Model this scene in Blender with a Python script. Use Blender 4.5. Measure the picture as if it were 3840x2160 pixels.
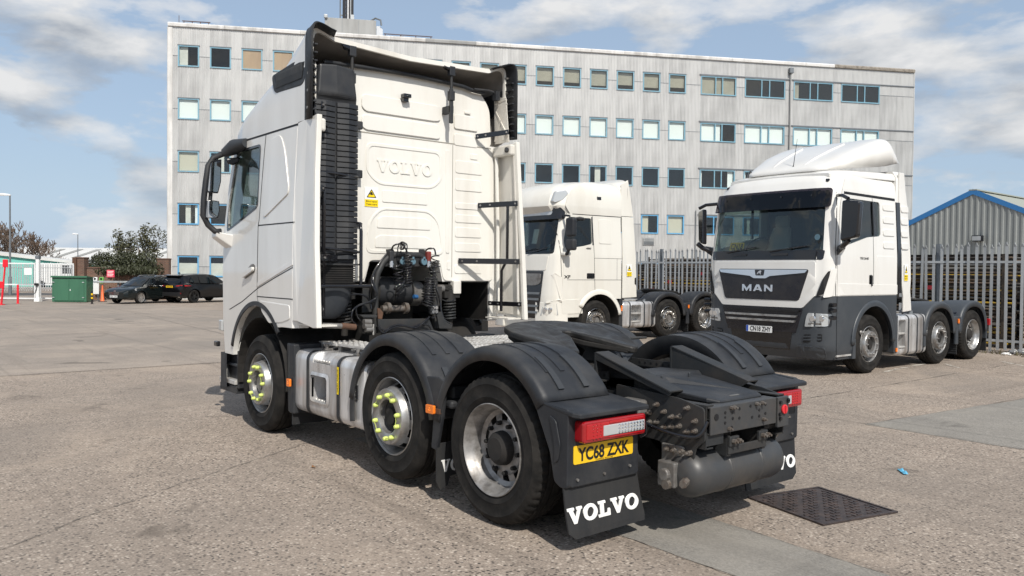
import bpy, bmesh, math, random
from mathutils import Vector, Matrix
from math import sin, cos, pi, radians, sqrt, atan2
random.seed(7)
V = Vector
for o in list(bpy.data.objects): bpy.data.objects.remove(o)
scn = bpy.context.scene
COL = scn.collection

# ------------------------------------------------------------------ camera
F_PX = 3033.3; CAM = V((-4.227, 4.528, 1.698)); YAW, PITCH, ROLL = -0.687298, -0.021268, 0.0103175
fw = V((cos(YAW)*cos(PITCH), sin(YAW)*cos(PITCH), sin(PITCH))); rt0 = V((sin(YAW), -cos(YAW), 0)); up0 = rt0.cross(fw)
RT = cos(ROLL)*rt0 + sin(ROLL)*up0; UP = cos(ROLL)*up0 - sin(ROLL)*rt0
cam = bpy.data.cameras.new('camera'); camo = bpy.data.objects.new('camera', cam); COL.objects.link(camo)
m3 = Matrix((RT, UP, -fw)).transposed()
camo.matrix_world = Matrix.Translation(CAM) @ m3.to_4x4()
cam.sensor_width = 36; cam.lens = 36*F_PX/3840; cam.clip_start = .05; cam.clip_end = 3000
scn.camera = camo
scn.render.resolution_x = 1024; scn.render.resolution_y = 576

# ------------------------------------------------------------------ sun and sky
SUN_EL, SUN_TO = radians(46), radians(-20)       # light travels towards world azimuth SUN_TO
Ld = V((cos(SUN_EL)*cos(SUN_TO), cos(SUN_EL)*sin(SUN_TO), -sin(SUN_EL)))
sun = bpy.data.lights.new('sun', 'SUN'); sun.energy = 4.0; sun.angle = radians(.5); sun.color = (1, .95, .87)
suno = bpy.data.objects.new('sun', sun); COL.objects.link(suno)
suno.rotation_euler = Ld.to_track_quat('-Z', 'Y').to_euler(); suno.location = (-20, 8, 30)
scn.view_settings.view_transform = 'Standard'; scn.view_settings.look = 'None'
scn.view_settings.exposure = 0.18; scn.view_settings.gamma = 1
scn.view_settings.use_curve_mapping = False

class NT:
    """small node-graph helper"""
    def __init__(s, tree): s.t = tree; s.n = tree.nodes; s.l = tree.links
    def new(s, kind, ins=None, **kw):
        n = s.n.new(kind)
        for k, v in kw.items(): setattr(n, k, v)
        for k, v in (ins or {}).items(): s.put(n, k, v)
        return n
    def put(s, n, k, v):
        sock = n.inputs[k]
        if isinstance(v, bpy.types.NodeSocket): s.l.new(v, sock)
        elif isinstance(v, bpy.types.Node): s.l.new(v.outputs[0], sock)
        else: sock.default_value = v
    def math(s, op, a, b=0., c=None, clamp=False):
        n = s.new('ShaderNodeMath', operation=op, use_clamp=clamp); s.put(n, 0, a); s.put(n, 1, b)
        if c is not None: s.put(n, 2, c)
        return n.outputs[0]
    def vmath(s, op, a, b=None):
        n = s.new('ShaderNodeVectorMath', operation=op); s.put(n, 0, a)
        if b is not None: s.put(n, 1, b)
        return n.outputs[0]
    def noise(s, vec, scale, detail=4, rough=.55, dist=0.):
        n = s.new('ShaderNodeTexNoise'); 
        if vec is not None: s.put(n, 'Vector', vec)
        s.put(n, 'Scale', scale); s.put(n, 'Detail', detail); s.put(n, 'Roughness', rough); s.put(n, 'Distortion', dist)
        return n.outputs['Fac']
    def ramp(s, fac, stops, interp='LINEAR'):
        n = s.new('ShaderNodeValToRGB'); n.color_ramp.interpolation = interp; s.put(n, 0, fac)
        e = n.color_ramp.elements
        while len(e) < len(stops): e.new(1)
        for el, (p, c) in zip(e, stops):
            el.position = p; el.color = (c, c, c, 1) if isinstance(c, (int, float)) else (*c[:3], 1)
        return n.outputs[0]
    def mix(s, fac, a, b, blend='MIX'):
        n = s.new('ShaderNodeMix', data_type='RGBA', blend_type=blend)
        s.put(n, 0, fac)
        for k, v in ((6, a), (7, b)):
            if isinstance(v, (tuple, list)): v = (*v[:3], 1)
            s.put(n, k, v)
        return n.outputs[2]
    def mapping(s, vec, scale=(1, 1, 1), loc=(0, 0, 0), rot=(0, 0, 0)):
        n = s.new('ShaderNodeMapping'); s.put(n, 'Vector', vec); s.put(n, 'Scale', scale); s.put(n, 'Location', loc); s.put(n, 'Rotation', rot)
        return n.outputs[0]

world = bpy.data.worlds.new('World'); scn.world = world; world.use_nodes = True
w = NT(world.node_tree); w.n.clear()
sky = w.new('ShaderNodeTexSky', sky_type='NISHITA', sun_disc=False, sun_elevation=SUN_EL, sun_rotation=atan2(-Ld.x, -Ld.y), air_density=1.0, dust_density=1.2, ozone_density=1.6, altitude=60)
bg = w.new('ShaderNodeBackground', {'Color': sky, 'Strength': .088})
tc = w.new('ShaderNodeTexCoord'); sx = w.new('ShaderNodeSeparateXYZ', {0: tc.outputs['Generated']})
zz = w.math('MAXIMUM', sx.outputs[2], 0.0)
SKY_OFF = (64.7, 79.1, 0)
SKY_COVER = .0
def cloud_density(dx, dy, dz):
    c = w.mapping(tc.outputs['Generated'], (1, 1, 2.6), (SKY_OFF[0]+dx, SKY_OFF[1]+dy, dz))
    base = w.noise(c, 3.2, 2, .5); puff = w.noise(c, 8.5, 10, .56, .15)
    return w.math('ADD', w.math('MULTIPLY', base, .60), w.math('MULTIPLY', puff, .40))
d0 = cloud_density(0, 0, 0); d1 = cloud_density(-.030, .010, .075)
mask = w.ramp(d0, [(.49+SKY_COVER, 0), (.52+SKY_COVER, .5), (.585+SKY_COVER, 1)])
mask = w.math('MULTIPLY', mask, w.ramp(zz, [(.0, .45), (.07, .95), (.5, 1.)]))
lit = w.math('MULTIPLY', w.math('SUBTRACT', d0, d1), 5.5)
shade = w.math('ADD', lit, w.ramp(d0, [(.49, .80), (.64, .34)]), clamp=True)
ccol = w.ramp(shade, [(.0, (.33, .37, .44)), (.30, (.47, .51, .57)), (.60, (.70, .725, .755)), (1, (.93, .93, .93))])
cbg = w.new('ShaderNodeBackground', {'Color': ccol, 'Strength': .78})
haze = w.new('ShaderNodeBackground', {'Color': (.47, .60, .77, 1), 'Strength': .95})
hz = w.ramp(zz, [(.0, .9), (.10, .62), (.30, .55), (.6, .30)])
m1 = w.new('ShaderNodeMixShader', {0: hz, 1: bg.outputs[0], 2: haze.outputs[0]})
m2 = w.new('ShaderNodeMixShader', {0: mask, 1: m1.outputs[0], 2: cbg.outputs[0]})
w.new('ShaderNodeOutputWorld', {0: m2.outputs[0]})

# ------------------------------------------------------------------ photo pixel -> place
def ray(u, v): return fw + RT*((u-1920)/F_PX) - UP*((v-1080)/F_PX)
def px_x(u, v, x): d = ray(u, v); return CAM + d*((x-CAM.x)/d.x)
def px_y(u, v, y): d = ray(u, v); return CAM + d*((y-CAM.y)/d.y)
def px_z(u, v, z): d = ray(u, v); return CAM + d*((z-CAM.z)/d.z)
def px_d(u, v, dist): return CAM + ray(u, v)*dist
def zg(x): return -0.0105*min(max(0, x-12), 33)
def ground_at(u, v):
    z = 0.
    for i in range(60):
        P = px_z(u, v, z); z = .5*z + .5*zg(P.x)
    return P
def Z1(x, y): return (720+x*.5106, y*.5107)
def Z2(x, y): return (740+x*.5106, 640+y*.5107)
def Z4(x, y): return (1600+x*.6211, 1200+y*.6211)
def Z5(x, y): return (2200+x*.4831, 1200+y*.4831)
def Z6(x, y): return (1280+x*.28986, 880+y*.28986)

# ------------------------------------------------------------------ materials
MATS = {}
def mat(name, col, rough=.5, metal=0., dirt=None, dirt_amt=0., dirt_scale=3., fine=0., bump=0., bump_scale=60., coat=0., spec=.5, streak=False, emit=None, rough_var=0.):
    m = bpy.data.materials.new(name); m.use_nodes = True; t = NT(m.node_tree); b = t.n['Principled BSDF']
    co = t.new('ShaderNodeTexCoord').outputs['Object']
    c = (*col, 1)
    if fine: c = t.mix(t.math('MULTIPLY', t.noise(co, bump_scale*.5, 5, .65), 1.), tuple(x*(1-fine) for x in col), tuple(min(1, x*(1+fine)) for x in col))
    if dirt:
        mv = t.mapping(co, (1, 1, .18) if streak else (1, 1, 1))
        f = t.ramp(t.noise(mv, dirt_scale, 7, .62), [(.42, 0), (.72, dirt_amt)])
        c = t.mix(f, c, dirt)
    t.put(b, 'Base Color', c); t.put(b, 'Metallic', metal)
    if rough_var: t.put(b, 'Roughness', t.ramp(t.noise(co, dirt_scale*1.7, 6, .6), [(.3, max(0, rough-rough_var)), (.7, min(1, rough+rough_var))]))
    else: t.put(b, 'Roughness', rough)
    b.inputs['Specular IOR Level'].default_value = spec
    b.inputs['Coat Weight'].default_value = coat; b.inputs['Coat Roughness'].default_value = .06
    if bump:
        bn = t.new('ShaderNodeBump', {'Height': t.noise(co, bump_scale, 4, .6), 'Strength': bump, 'Distance': .004}); t.put(b, 'Normal', bn)
    if emit: b.inputs['Emission Color'].default_value = (*emit[:3], 1); b.inputs['Emission Strength'].default_value = emit[3]
    MATS[name] = m; return m
def glass(name, tint, refl=.9, opac=.0, body=(.01, .012, .014)):
    m = bpy.data.materials.new(name); m.use_nodes = True; t = NT(m.node_tree); t.n.clear()
    lw = t.new('ShaderNodeLayerWeight', {'Blend': .5}); fr = t.math('ADD', t.math('MULTIPLY', t.math('POWER', lw.outputs['Facing'], 4.), .85), .05)
    tr = t.new('ShaderNodeBsdfTransparent', {'Color': (*tint, 1)})
    df = t.new('ShaderNodeBsdfDiffuse', {'Color': (*body, 1)})
    mx = t.new('ShaderNodeMixShader', {0: opac, 1: tr.outputs[0], 2: df.outputs[0]})
    gl = t.new('ShaderNodeBsdfGlossy', {'Color': (refl, refl, refl, 1), 'Roughness': .015})
    m2 = t.new('ShaderNodeMixShader', {0: fr, 1: mx.outputs[0], 2: gl.outputs[0]})
    t.new('ShaderNodeOutputMaterial', {0: m2.outputs[0]})
    MATS[name] = m; return m
mat('white', (.74, .73, .70), .34, dirt=(.47, .43, .37), dirt_amt=.42, dirt_scale=1.5, coat=.9, streak=True, rough_var=.06)
mat('white_rear', (.76, .745, .695), .42, dirt=(.42, .36, .27), dirt_amt=.50, dirt_scale=1.9, coat=.15, streak=True)
mat('white_in', (.70, .68, .63), .6, dirt=(.36, .31, .25), dirt_amt=.55, dirt_scale=2.6, streak=True)
mat('grey_under', (.30, .28, .26), .7, dirt=(.12, .11, .10), dirt_amt=.6, dirt_scale=2.)
mat('white_man', (.74, .73, .70), .3, dirt=(.50, .46, .40), dirt_amt=.32, dirt_scale=1.4, coat=.5, streak=True)
mat('white_daf', (.73, .71, .65), .32, dirt=(.48, .43, .35), dirt_amt=.36, dirt_scale=1.4, coat=.5, streak=True)
mat('plastic', (.014, .016, .020), .55, dirt=(.060, .059, .058), dirt_amt=.6, dirt_scale=3.6, fine=.25, bump=.15, bump_scale=220, rough_var=.12)
mat('plastic_lite', (.024, .028, .034), .58, dirt=(.06, .06, .06), dirt_amt=.5, dirt_scale=2.5, fine=.2)
mat('gloss_black', (.008, .008, .010), .16, coat=.4)
mat('grille_dark', (.012, .012, .017), .25, dirt=(.05, .045, .04), dirt_amt=.4, dirt_scale=5)
mat('man_grey', (.040, .047, .056), .45, dirt=(.075, .08, .085), dirt_amt=.5, dirt_scale=2., fine=.12)
mat('rubber', (.009, .0085, .008), .85, dirt=(.038, .034, .030), dirt_amt=.8, dirt_scale=5.5, fine=.3, bump=.3, bump_scale=120, spec=.3)
mat('chassis', (.020, .022, .024), .6, dirt=(.055, .046, .038), dirt_amt=.6, dirt_scale=4.5, fine=.3, bump=.15, bump_scale=90, rough_var=.1)
mat('tank_grey', (.042, .044, .047), .45, dirt=(.075, .066, .056), dirt_amt=.6, dirt_scale=5, fine=.2, rough_var=.1)
mat('grime', (.010, .0095, .009), .8, dirt=(.032, .027, .023), dirt_amt=.6, dirt_scale=6, bump=.3, bump_scale=60)
mat('grease', (.013, .0125, .012), .5, dirt=(.035, .032, .029), dirt_amt=.8, dirt_scale=5, bump=.9, bump_scale=28, rough_var=.18)
mat('rust', (.11, .055, .032), .8, dirt=(.05, .03, .02), dirt_amt=.8, dirt_scale=14, bump=.3)
mat('bolt', (.17, .155, .14), .55, .4, dirt=(.09, .055, .035), dirt_amt=.9, dirt_scale=25)
mat('steel_wheel', (.46, .46, .455), .36, .75, dirt=(.10, .075, .055), dirt_amt=.75, dirt_scale=7, rough_var=.1)
mat('steel_dirty', (.33, .32, .31), .45, .55, dirt=(.055, .045, .035), dirt_amt=.95, dirt_scale=8, rough_var=.1)
mat('chrome_wheel', (.60, .595, .58), .2, .95, dirt=(.10, .08, .06), dirt_amt=.7, dirt_scale=9, rough_var=.1)
mat('alu', (.70, .70, .70), .36, .5, dirt=(.15, .115, .09), dirt_amt=.85, dirt_scale=4.2, streak=True, rough_var=.1)
mat('alu_plate', (.55, .54, .52), .45, .35, dirt=(.13, .11, .09), dirt_amt=.8, dirt_scale=6, rough_var=.1)
mat('chrome', (.72, .72, .73), .12, 1.)
mat('dull_metal', (.24, .235, .225), .5, .5, dirt=(.08, .06, .05), dirt_amt=.8, dirt_scale=9)
mat('lime', (.60, .70, .17), .5, dirt=(.42, .46, .16), dirt_amt=.5, dirt_scale=30)
mat('orange', (.85, .20, .015), .25, coat=.5)
mat('orange_dot', (1., .28, .03), .3, emit=(1, .3, .05, .6))
mat('red_lens', (.40, .008, .012), .12, coat=.8)
mat('red_lens_deep', (.30, .006, .010), .15, coat=.8)
mat('clear_lens', (.50, .52, .53), .14, .25, coat=1.)
mat('lamp_bowl', (.75, .76, .77), .12, .9)
mat('plate_yellow', (.80, .50, .015), .38, dirt=(.5, .3, .03), dirt_amt=.3)
mat('plate_white', (.80, .81, .80), .38)
mat('plate_black', (.012, .012, .012), .5)
mat('eu_blue', (.02, .08, .42), .4)
mat('print_white', (.82, .82, .80), .6, dirt=(.45, .42, .38), dirt_amt=.4, dirt_scale=12)
mat('flap', (.013, .014, .016), .7, dirt=(.05, .047, .042), dirt_amt=.5, dirt_scale=4, streak=True, fine=.3, bump=.2)
mat('sticker_yellow', (.85, .62, .0), .45)
mat('blue_cap', (.10, .18, .23), .5)
mat('blue_bright', (.02, .10, .26), .5)
mat('red_paint', (.62, .03, .04), .4, dirt=(.4, .06, .05), dirt_amt=.4)
mat('red_dull', (.20, .03, .025), .5, dirt=(.06, .03, .02), dirt_amt=.6, dirt_scale=20)
mat('seat', (.05, .05, .055), .85, fine=.2)
mat('seat_pale', (.40, .39, .37), .8)
mat('dash', (.025, .026, .028), .6)
mat('curtain', (.16, .20, .19), .9, fine=.3, bump=.3, bump_scale=40)
mat('joint_dark', (.30, .28, .24), .7)
mat('gap', (.006, .006, .007), .6)
mat('mirror_glass', (.75, .76, .78), .02, 1.)
glass('glass', (.76, .83, .81)); glass('glass_dark', (.55, .60, .60)); glass('glass_visor', (.22, .20, .23), .8)

# ------------------------------------------------------------------ mesh building
class MB:
    def __init__(s): s.v = []; s.f = []
    def add(s, vs, fs, M=None):
        n = len(s.v)
        s.v += [tuple(M @ V(p)) if M is not None else tuple(p) for p in vs]
        s.f += [tuple(i+n for i in f) for f in fs]
        return s
    def box(s, x0, x1, y0, y1, z0, z1, M=None):
        return s.add([(x0, y0, z0), (x1, y0, z0), (x1, y1, z0), (x0, y1, z0), (x0, y0, z1), (x1, y0, z1), (x1, y1, z1), (x0, y1, z1)],
                     [(0, 3, 2, 1), (4, 5, 6, 7), (0, 1, 5, 4), (1, 2, 6, 5), (2, 3, 7, 6), (3, 0, 4, 7)], M)
    def beam(s, a, b, wx, wz, up=(0, 0, 1)):
        a, b = V(a), V(b); d = b-a; L = d.length; d.normalize(); u = V(up)
        if abs(d.dot(u)) > .99: u = V((1, 0, 0))
        r = d.cross(u).normalized(); u = r.cross(d)
        M = Matrix((d, r, u)).transposed().to_4x4(); M.translation = a
        return s.box(0, L, -wx/2, wx/2, -wz/2, wz/2, M)
    def cyl(s, a, b, r0, r1=None, n=14, caps=True):
        a, b = V(a), V(b); r1 = r0 if r1 is None else r1; d = (b-a).normalized()
        u = d.orthogonal().normalized(); q = d.cross(u); vs = []
        for c, r in ((a, r0), (b, r1)):
            vs += [c + r*(cos(2*pi*k/n)*u + sin(2*pi*k/n)*q) for k in range(n)]
        fs = [(k, (k+1) % n, n+(k+1) % n, n+k) for k in range(n)]
        if caps: fs += [tuple(range(n-1, -1, -1)), tuple(range(n, 2*n))]
        return s.add(vs, fs)
    def lathe(s, prof, n=32, M=None, skip=None, mod=None, close=False):
        """prof: (radius, height); axis = local Z"""
        vs = []; m = len(prof)
        for k in range(n):
            a = 2*pi*k/n
            for i, (r, h) in enumerate(prof):
                if mod: r, h = mod(k, i, r, h)
                vs.append((r*cos(a), r*sin(a), h))
        fs = []
        for k in range(n):
            k2 = (k+1) % n
            for i in range(m if close else m-1):
                i2 = (i+1) % m
                if skip and skip(k, i): continue
                fs.append((k*m+i, k2*m+i, k2*m+i2, k*m+i2))
        return s.add(vs, fs, M)
    def tube(s, pts, r, n=8, closed=False):
        P = [V(p) for p in pts]; vs = []; u = None; N = len(P)
        for i, p in enumerate(P):
            if closed: d = P[(i+1) % N]-P[i-1]
            else: d = P[min(i+1, N-1)]-P[max(i-1, 0)]
            d.normalize()
            if u is None: u = d.orthogonal().normalized()
            u = (u - d*u.dot(d)).normalized(); q = d.cross(u)
            rr = r[i] if isinstance(r, (list, tuple)) else r
            vs += [p + rr*(cos(2*pi*k/n)*u+sin(2*pi*k/n)*q) for k in range(n)]
        fs = [(i*n+k, i*n+(k+1) % n, ((i+1) % N)*n+(k+1) % n, ((i+1) % N)*n+k) for i in range(N if closed else N-1) for k in range(n)]
        if not closed: fs += [tuple(range(n-1, -1, -1)), tuple((N-1)*n+k for k in range(n))]
        return s.add(vs, fs)
    def loft(s, rings, caps=True, closed=True):
        n = len(rings[0]); vs = [p for r in rings for p in r]
        fs = [(i*n+k, i*n+(k+1) % n, (i+1)*n+(k+1) % n, (i+1)*n+k) for i in range(len(rings)-1) for k in range(n if closed else n-1)]
        if caps: fs += [tuple(range(n-1, -1, -1)), tuple((len(rings)-1)*n+k for k in range(n))]
        return s.add(vs, fs)
    def prism(s, poly, f0, f1):
        """poly 2-D points; f0/f1 map a 2-D point to 3-D front/back"""
        n = len(poly); vs = [f0(p) for p in poly]+[f1(p) for p in poly]
        return s.add(vs, [tuple(range(n)), tuple(range(2*n-1, n-1, -1))]+[(k, n+k, n+(k+1) % n, (k+1) % n) for k in range(n)])
    def grid(s, rows):
        n = len(rows[0]); vs = [p for r in rows for p in r]
        return s.add(vs, [(i*n+k, i*n+k+1, (i+1)*n+k+1, (i+1)*n+k) for i in range(len(rows)-1) for k in range(n-1)])
    def mesh(s, name, fix=True):
        me = bpy.data.meshes.new(name); me.from_pydata([tuple(p) for p in s.v], [], s.f)
        if fix:
            bm = bmesh.new(); bm.from_mesh(me); bmesh.ops.recalc_face_normals(bm, faces=bm.faces); bm.to_mesh(me); bm.free()
        me.update(); return me
def ob(name, mb, m, parent=None, smooth=None, bevel=0., solid=0., seg=2, fix=True, offset=-1., label=None):
    me = mb.mesh(name, fix) if isinstance(mb, MB) else mb
    o = bpy.data.objects.new(name, me); COL.objects.link(o)
    if m and not me.materials: me.materials.append(MATS[m])
    if smooth: 
        me.polygons.foreach_set('use_smooth', [True]*len(me.polygons)); me.set_sharp_from_angle(angle=radians(smooth))
    if solid: q = o.modifiers.new('solid', 'SOLIDIFY'); q.thickness = solid; q.offset = offset
    if bevel: q = o.modifiers.new('bevel', 'BEVEL'); q.width = bevel; q.segments = seg; q.limit_method = 'ANGLE'; q.angle_limit = radians(40)
    if parent: o.parent = parent
    if label: o['label'] = label
    return o
def thing(name, label, cat, loc=(0, 0, 0), rotz=0., group=None):
    o = bpy.data.objects.new(name, None); COL.objects.link(o); o.empty_display_size = .2
    o.location = loc; o.rotation_euler = (0, 0, rotz); o['label'] = label; o['category'] = cat
    if group: o['group'] = group
    return o
def tag(o, label, cat, group=None, kind=None):
    if label: o['label'] = label
    if cat: o['category'] = cat
    if group: o['group'] = group
    if kind: o['kind'] = kind
    return o
def copy_tree(o, parent=None):
    c = o.copy(); COL.objects.link(c); c.parent = parent
    for ch in [x for x in bpy.data.objects if x.parent == o]: copy_tree(ch, c)
    return c
def cut(o, cutters):
    """apply boolean differences, leaving no helper behind"""
    tmp = []
    for i, c in enumerate(cutters):
        co = bpy.data.objects.new('tmp', c.mesh('tmp')); COL.objects.link(co); co.parent = o.parent; tmp.append(co)
        b = o.modifiers.new('b%d' % i, 'BOOLEAN'); b.operation = 'DIFFERENCE'; b.object = co; b.solver = 'EXACT'
    dg = bpy.context.evaluated_depsgraph_get(); me = bpy.data.meshes.new_from_object(o.evaluated_get(dg))
    o.modifiers.clear(); old = o.data; o.data = me; bpy.data.meshes.remove(old)
    for t in tmp: me_ = t.data; bpy.data.objects.remove(t); bpy.data.meshes.remove(me_)
    return o
def rrect(x0, x1, y0, y1, r, n=4):
    pts = []
    for cx, cy, a0 in ((x1-r, y1-r, 0), (x0+r, y1-r, 90), (x0+r, y0+r, 180), (x1-r, y0+r, 270)):
        pts += [(cx+r*cos(radians(a0+90*k/n)), cy+r*sin(radians(a0+90*k/n))) for k in range(n+1)]
    return pts
def rpoly(pts, r, n=3):
    out = []; N = len(pts)
    for i in range(N):
        a, b, c = V(pts[i-1]), V(pts[i]), V(pts[(i+1) % N])
        d1 = (a-b); d2 = (c-b); rr = min(r, d1.length*.45, d2.length*.45); p0 = b+d1.normalized()*rr; p2 = b+d2.normalized()*rr
        for k in range(n+1):
            t = k/n; out.append(tuple((1-t)**2*p0+2*t*(1-t)*b+t*t*p2))
    return out
def dens(poly, step):
    out = []; N = len(poly)
    for i in range(N):
        a, b = V(poly[i]), V(poly[(i+1) % N]); k = max(1, int((b-a).length/step))
        out += [tuple(a+(b-a)*j/k) for j in range(k)]
    return out
def text_mesh(txt, size, f, bold=.012, spacing=1., width=None, align='CENTER'):
    """default-font lettering as a flat mesh; f maps (x, y) to 3-D"""
    cu = bpy.data.curves.new('t', 'FONT'); cu.body = txt; cu.size = size; cu.offset = bold*size; cu.space_character = spacing; cu.align_x = 'LEFT'
    to = bpy.data.objects.new('t', cu); COL.objects.link(to); dg = bpy.context.evaluated_depsgraph_get()
    me = bpy.data.meshes.new_from_object(to.evaluated_get(dg)); bpy.data.objects.remove(to); bpy.data.curves.remove(cu)
    xs = [v.co.x for v in me.vertices]; ys = [v.co.y for v in me.vertices]
    x0, x1, y0, y1 = min(xs), max(xs), min(ys), max(ys); sx_ = (width/(x1-x0)) if width else 1.
    for v in me.vertices: v.co = V(f((v.co.x-(x0+x1)/2)*sx_, v.co.y-(y0+y1)/2))
    me.materials.clear(); return me
LET = {'V': ([(0, 1), (.44, 1), (.44, .88), (.36, .88), (.53, .34), (.68, .88), (.58, .88), (.58, 1), (.95, 1), (.95, .88), (.87, .88), (.58, 0), (.38, 0), (.08, .88), (0, .88)], .95),
       'L': ([(0, 1), (.50, 1), (.50, .88), (.38, .88), (.38, .14), (.60, .14), (.66, .40), (.80, .40), (.80, 0), (0, 0), (0, .12), (.12, .12), (.12, .88), (0, .88)], .80)}
def slab_word(mb, f0, f1, width, height):
    """the five slab-serif letters of the maker's name"""
    x = 0; parts = []
    for ch in 'VOLVO':
        if ch == 'O': parts.append(('O', x)); x += 1.0
        else: parts.append((ch, x)); x += LET[ch][1]+.06
    k = width/x
    for ch, xo in parts:
        if ch == 'O':
            n = 24; vs = []; 
            for f in (f0, f1):
                for rx, ry in ((.47, .52), (.22, .36)):
                    vs += [f(((xo+.48+rx*cos(2*pi*i/n))*k - width/2, (.5+ry*sin(2*pi*i/n)-.5)*height)) for i in range(n)]
            fs = []
            for i in range(n):
                j = (i+1) % n
                fs += [(i, j, n+j, n+i), (2*n+i, 3*n+i, 3*n+j, 2*n+j), (i, 2*n+i, 2*n+j, j), (n+i, n+j, 3*n+j, 3*n+i)]
            mb.add(vs, fs)
        else:
            mb.prism([((xo+px)*k-width/2, (py-.5)*height) for px, py in LET[ch][0]], f0, f1)
    return mb
AXY = Matrix.Rotation(-pi/2, 4, 'X')      # local Z -> +Y
def axle(x, y, z, s=1):                   # wheel frame: local Z points outwards (s=+1 left side)
    return Matrix.Translation((x, y, z)) @ (Matrix.Rotation(-pi/2*s, 4, 'X'))
# ------------------------------------------------------------------ shared lorry parts
TYRE = [(.294, -.030), (.312, -.014), (.345, -.004), (.352, -.001), (.358, -.004), (.40, 0), (.43, -.002), (.436, .001), (.442, -.003), (.468, -.014), (.487, -.030), (.497, -.044),
        (.501, -.075), (.489, -.079), (.489, -.089), (.503, -.093), (.505, -.128), (.493, -.131), (.493, -.141), (.505, -.144), (.505, -.186),
        (.503, -.202), (.489, -.206), (.489, -.216), (.501, -.220), (.497, -.252), (.487, -.268), (.46, -.284), (.40, -.298), (.33, -.290), (.294, -.27)]
WHEEL_CACHE = {}
def wheel_meshes(kind, tread):
    key = (kind, tread)
    if key in WHEEL_CACHE: return WHEEL_CACHE[key]
    d = {}
    n = 156
    def mod(k, i, r, h):
        if tread and i in (10, 11, 12, 24, 25, 26):
            if k % 3 == 0: return r-.009, h-(.006 if i < 13 else -.006)
        return r, h
    d['tyre'] = MB().lathe(TYRE, n, mod=mod).mesh('tyre')
    if kind == 'front':
        prof = [(.262, -.285), (.300, -.28), (.285, -.26), (.262, -.20), (.262, -.10), (.290, -.052), (.297, -.022), (.304, -.010), (.309, -.014), (.307, -.035)]
        b = MB().lathe(prof, 60)
        disc = [(.264, -.118), (.262, -.104), (.236, -.040), (.228, -.018), (.222, .018), (.215, .026), (.142, .026), (.134, .020), (.128, -.03), (.126, -.10)]
        b.lathe(disc, 60, skip=lambda k, i: i == 1 and k % 6 in (0, 1, 2))
        d['rim'] = b.mesh('rim')
        h = MB().lathe([(.27, -.20), (.0, -.20)], 24).lathe([(.124, -.2), (.124, -.03), (.112, -.02), (.07, -.02), (.066, .002), (.0, .004)], 30)
        d['hub'] = h.mesh('hub')
    else:
        prof = [(.262, -.285), (.300, -.28), (.285, -.26), (.262, -.235), (.258, -.185), (.256, -.128), (.262, -.108), (.264, -.080), (.278, -.060), (.292, -.036), (.298, -.012), (.305, -.004), (.310, -.008), (.308, -.03)]
        b = MB().lathe(prof, 60)
        b.lathe([(.258, -.122), (.246, -.128), (.228, -.138), (.184, -.130), (.174, -.118), (.10, -.114)], 60, skip=lambda k, i: i == 2 and k % 6 in (0, 1, 2))
        d['rim'] = b.mesh('rim')
        h = MB().lathe([(.27, -.25), (.0, -.25)], 24).lathe([(.118, -.125), (.112, -.07), (.100, -.055), (.085, -.049), (.075, -.040), (.0, -.038)], 30)
        for k in range(10):
            a = 2*pi*(k+.5)/10; h.cyl((.1675*cos(a), .1675*sin(a), -.12), (.1675*cos(a), .1675*sin(a), -.085), .017, .014, 6)
        d['hub'] = h.mesh('hub')
    zc_ = .026
    d['nut'] = MB().cyl((0, 0, zc_), (0, 0, zc_+.026), .0175, .015, 6).cyl((0, 0, zc_+.02), (0, 0, zc_+.036), .010, .009, 8).mesh('wheel_nut')
    d['cap'] = MB().lathe([(.0185, 0), (.0185, .012), (.017, .024), (.012, .033), (0, .036)], 12).mesh('nut_cap')
    for me in d.values():
        me.polygons.foreach_set('use_smooth', [True]*len(me.polygons)); me.set_sharp_from_angle(angle=radians(38))
    WHEEL_CACHE[key] = d; return d
def wheel(t, x, y, z, s, kind, rimmat, caps=None, tread=False, hubmat='grime', ang=0.):
    d = wheel_meshes(kind, tread)
    def inst(name, key, m, par):
        me = d[key]
        kk = (kind, tread, key, m)
        if kk not in WHEEL_CACHE:
            c = me.copy(); c.materials.clear(); c.materials.append(MATS[m]); WHEEL_CACHE[kk] = c
        o = bpy.data.objects.new(name, WHEEL_CACHE[kk]); COL.objects.link(o); o.parent = par; return o
    wo = inst('wheel', 'rim', rimmat, t); wo.matrix_local = axle(x, y, z, s) @ Matrix.Rotation(ang, 4, 'Z')
    inst('tyre', 'tyre', 'rubber', wo); inst('hub', 'hub', hubmat, wo)
    if kind == 'front':
        for k in range(10):
            a = 2*pi*(k+.25)/10+.1
            if caps:
                # caps sit in tied pairs
                a += (.055 if k % 2 == 0 else -.055)
                c = inst('nut_cap', 'cap', caps, wo)
            else: c = inst('wheel_nut', 'nut', rimmat, wo)
            c.location = (.172*cos(a), .172*sin(a), .026 if caps else 0)
        if caps:
            sb = MB()
            for k in range(0, 10, 2):
                a0 = 2*pi*(k+.25)/10+.155; a1 = 2*pi*(k+1.25)/10+.045
                for sgn, (p, q) in ((1, (a0, (a0+a1)/2)), (-1, (a1, (a0+a1)/2))):
                    P = V((.172*cos(p), .172*sin(p), .052)); Q = V((.166*cos(q), .166*sin(q), .046)); sb.beam(P, Q, .006, .003)
            ob('cap_strap', sb, caps, wo)['kind'] = 'stuff'
    return wo
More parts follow.
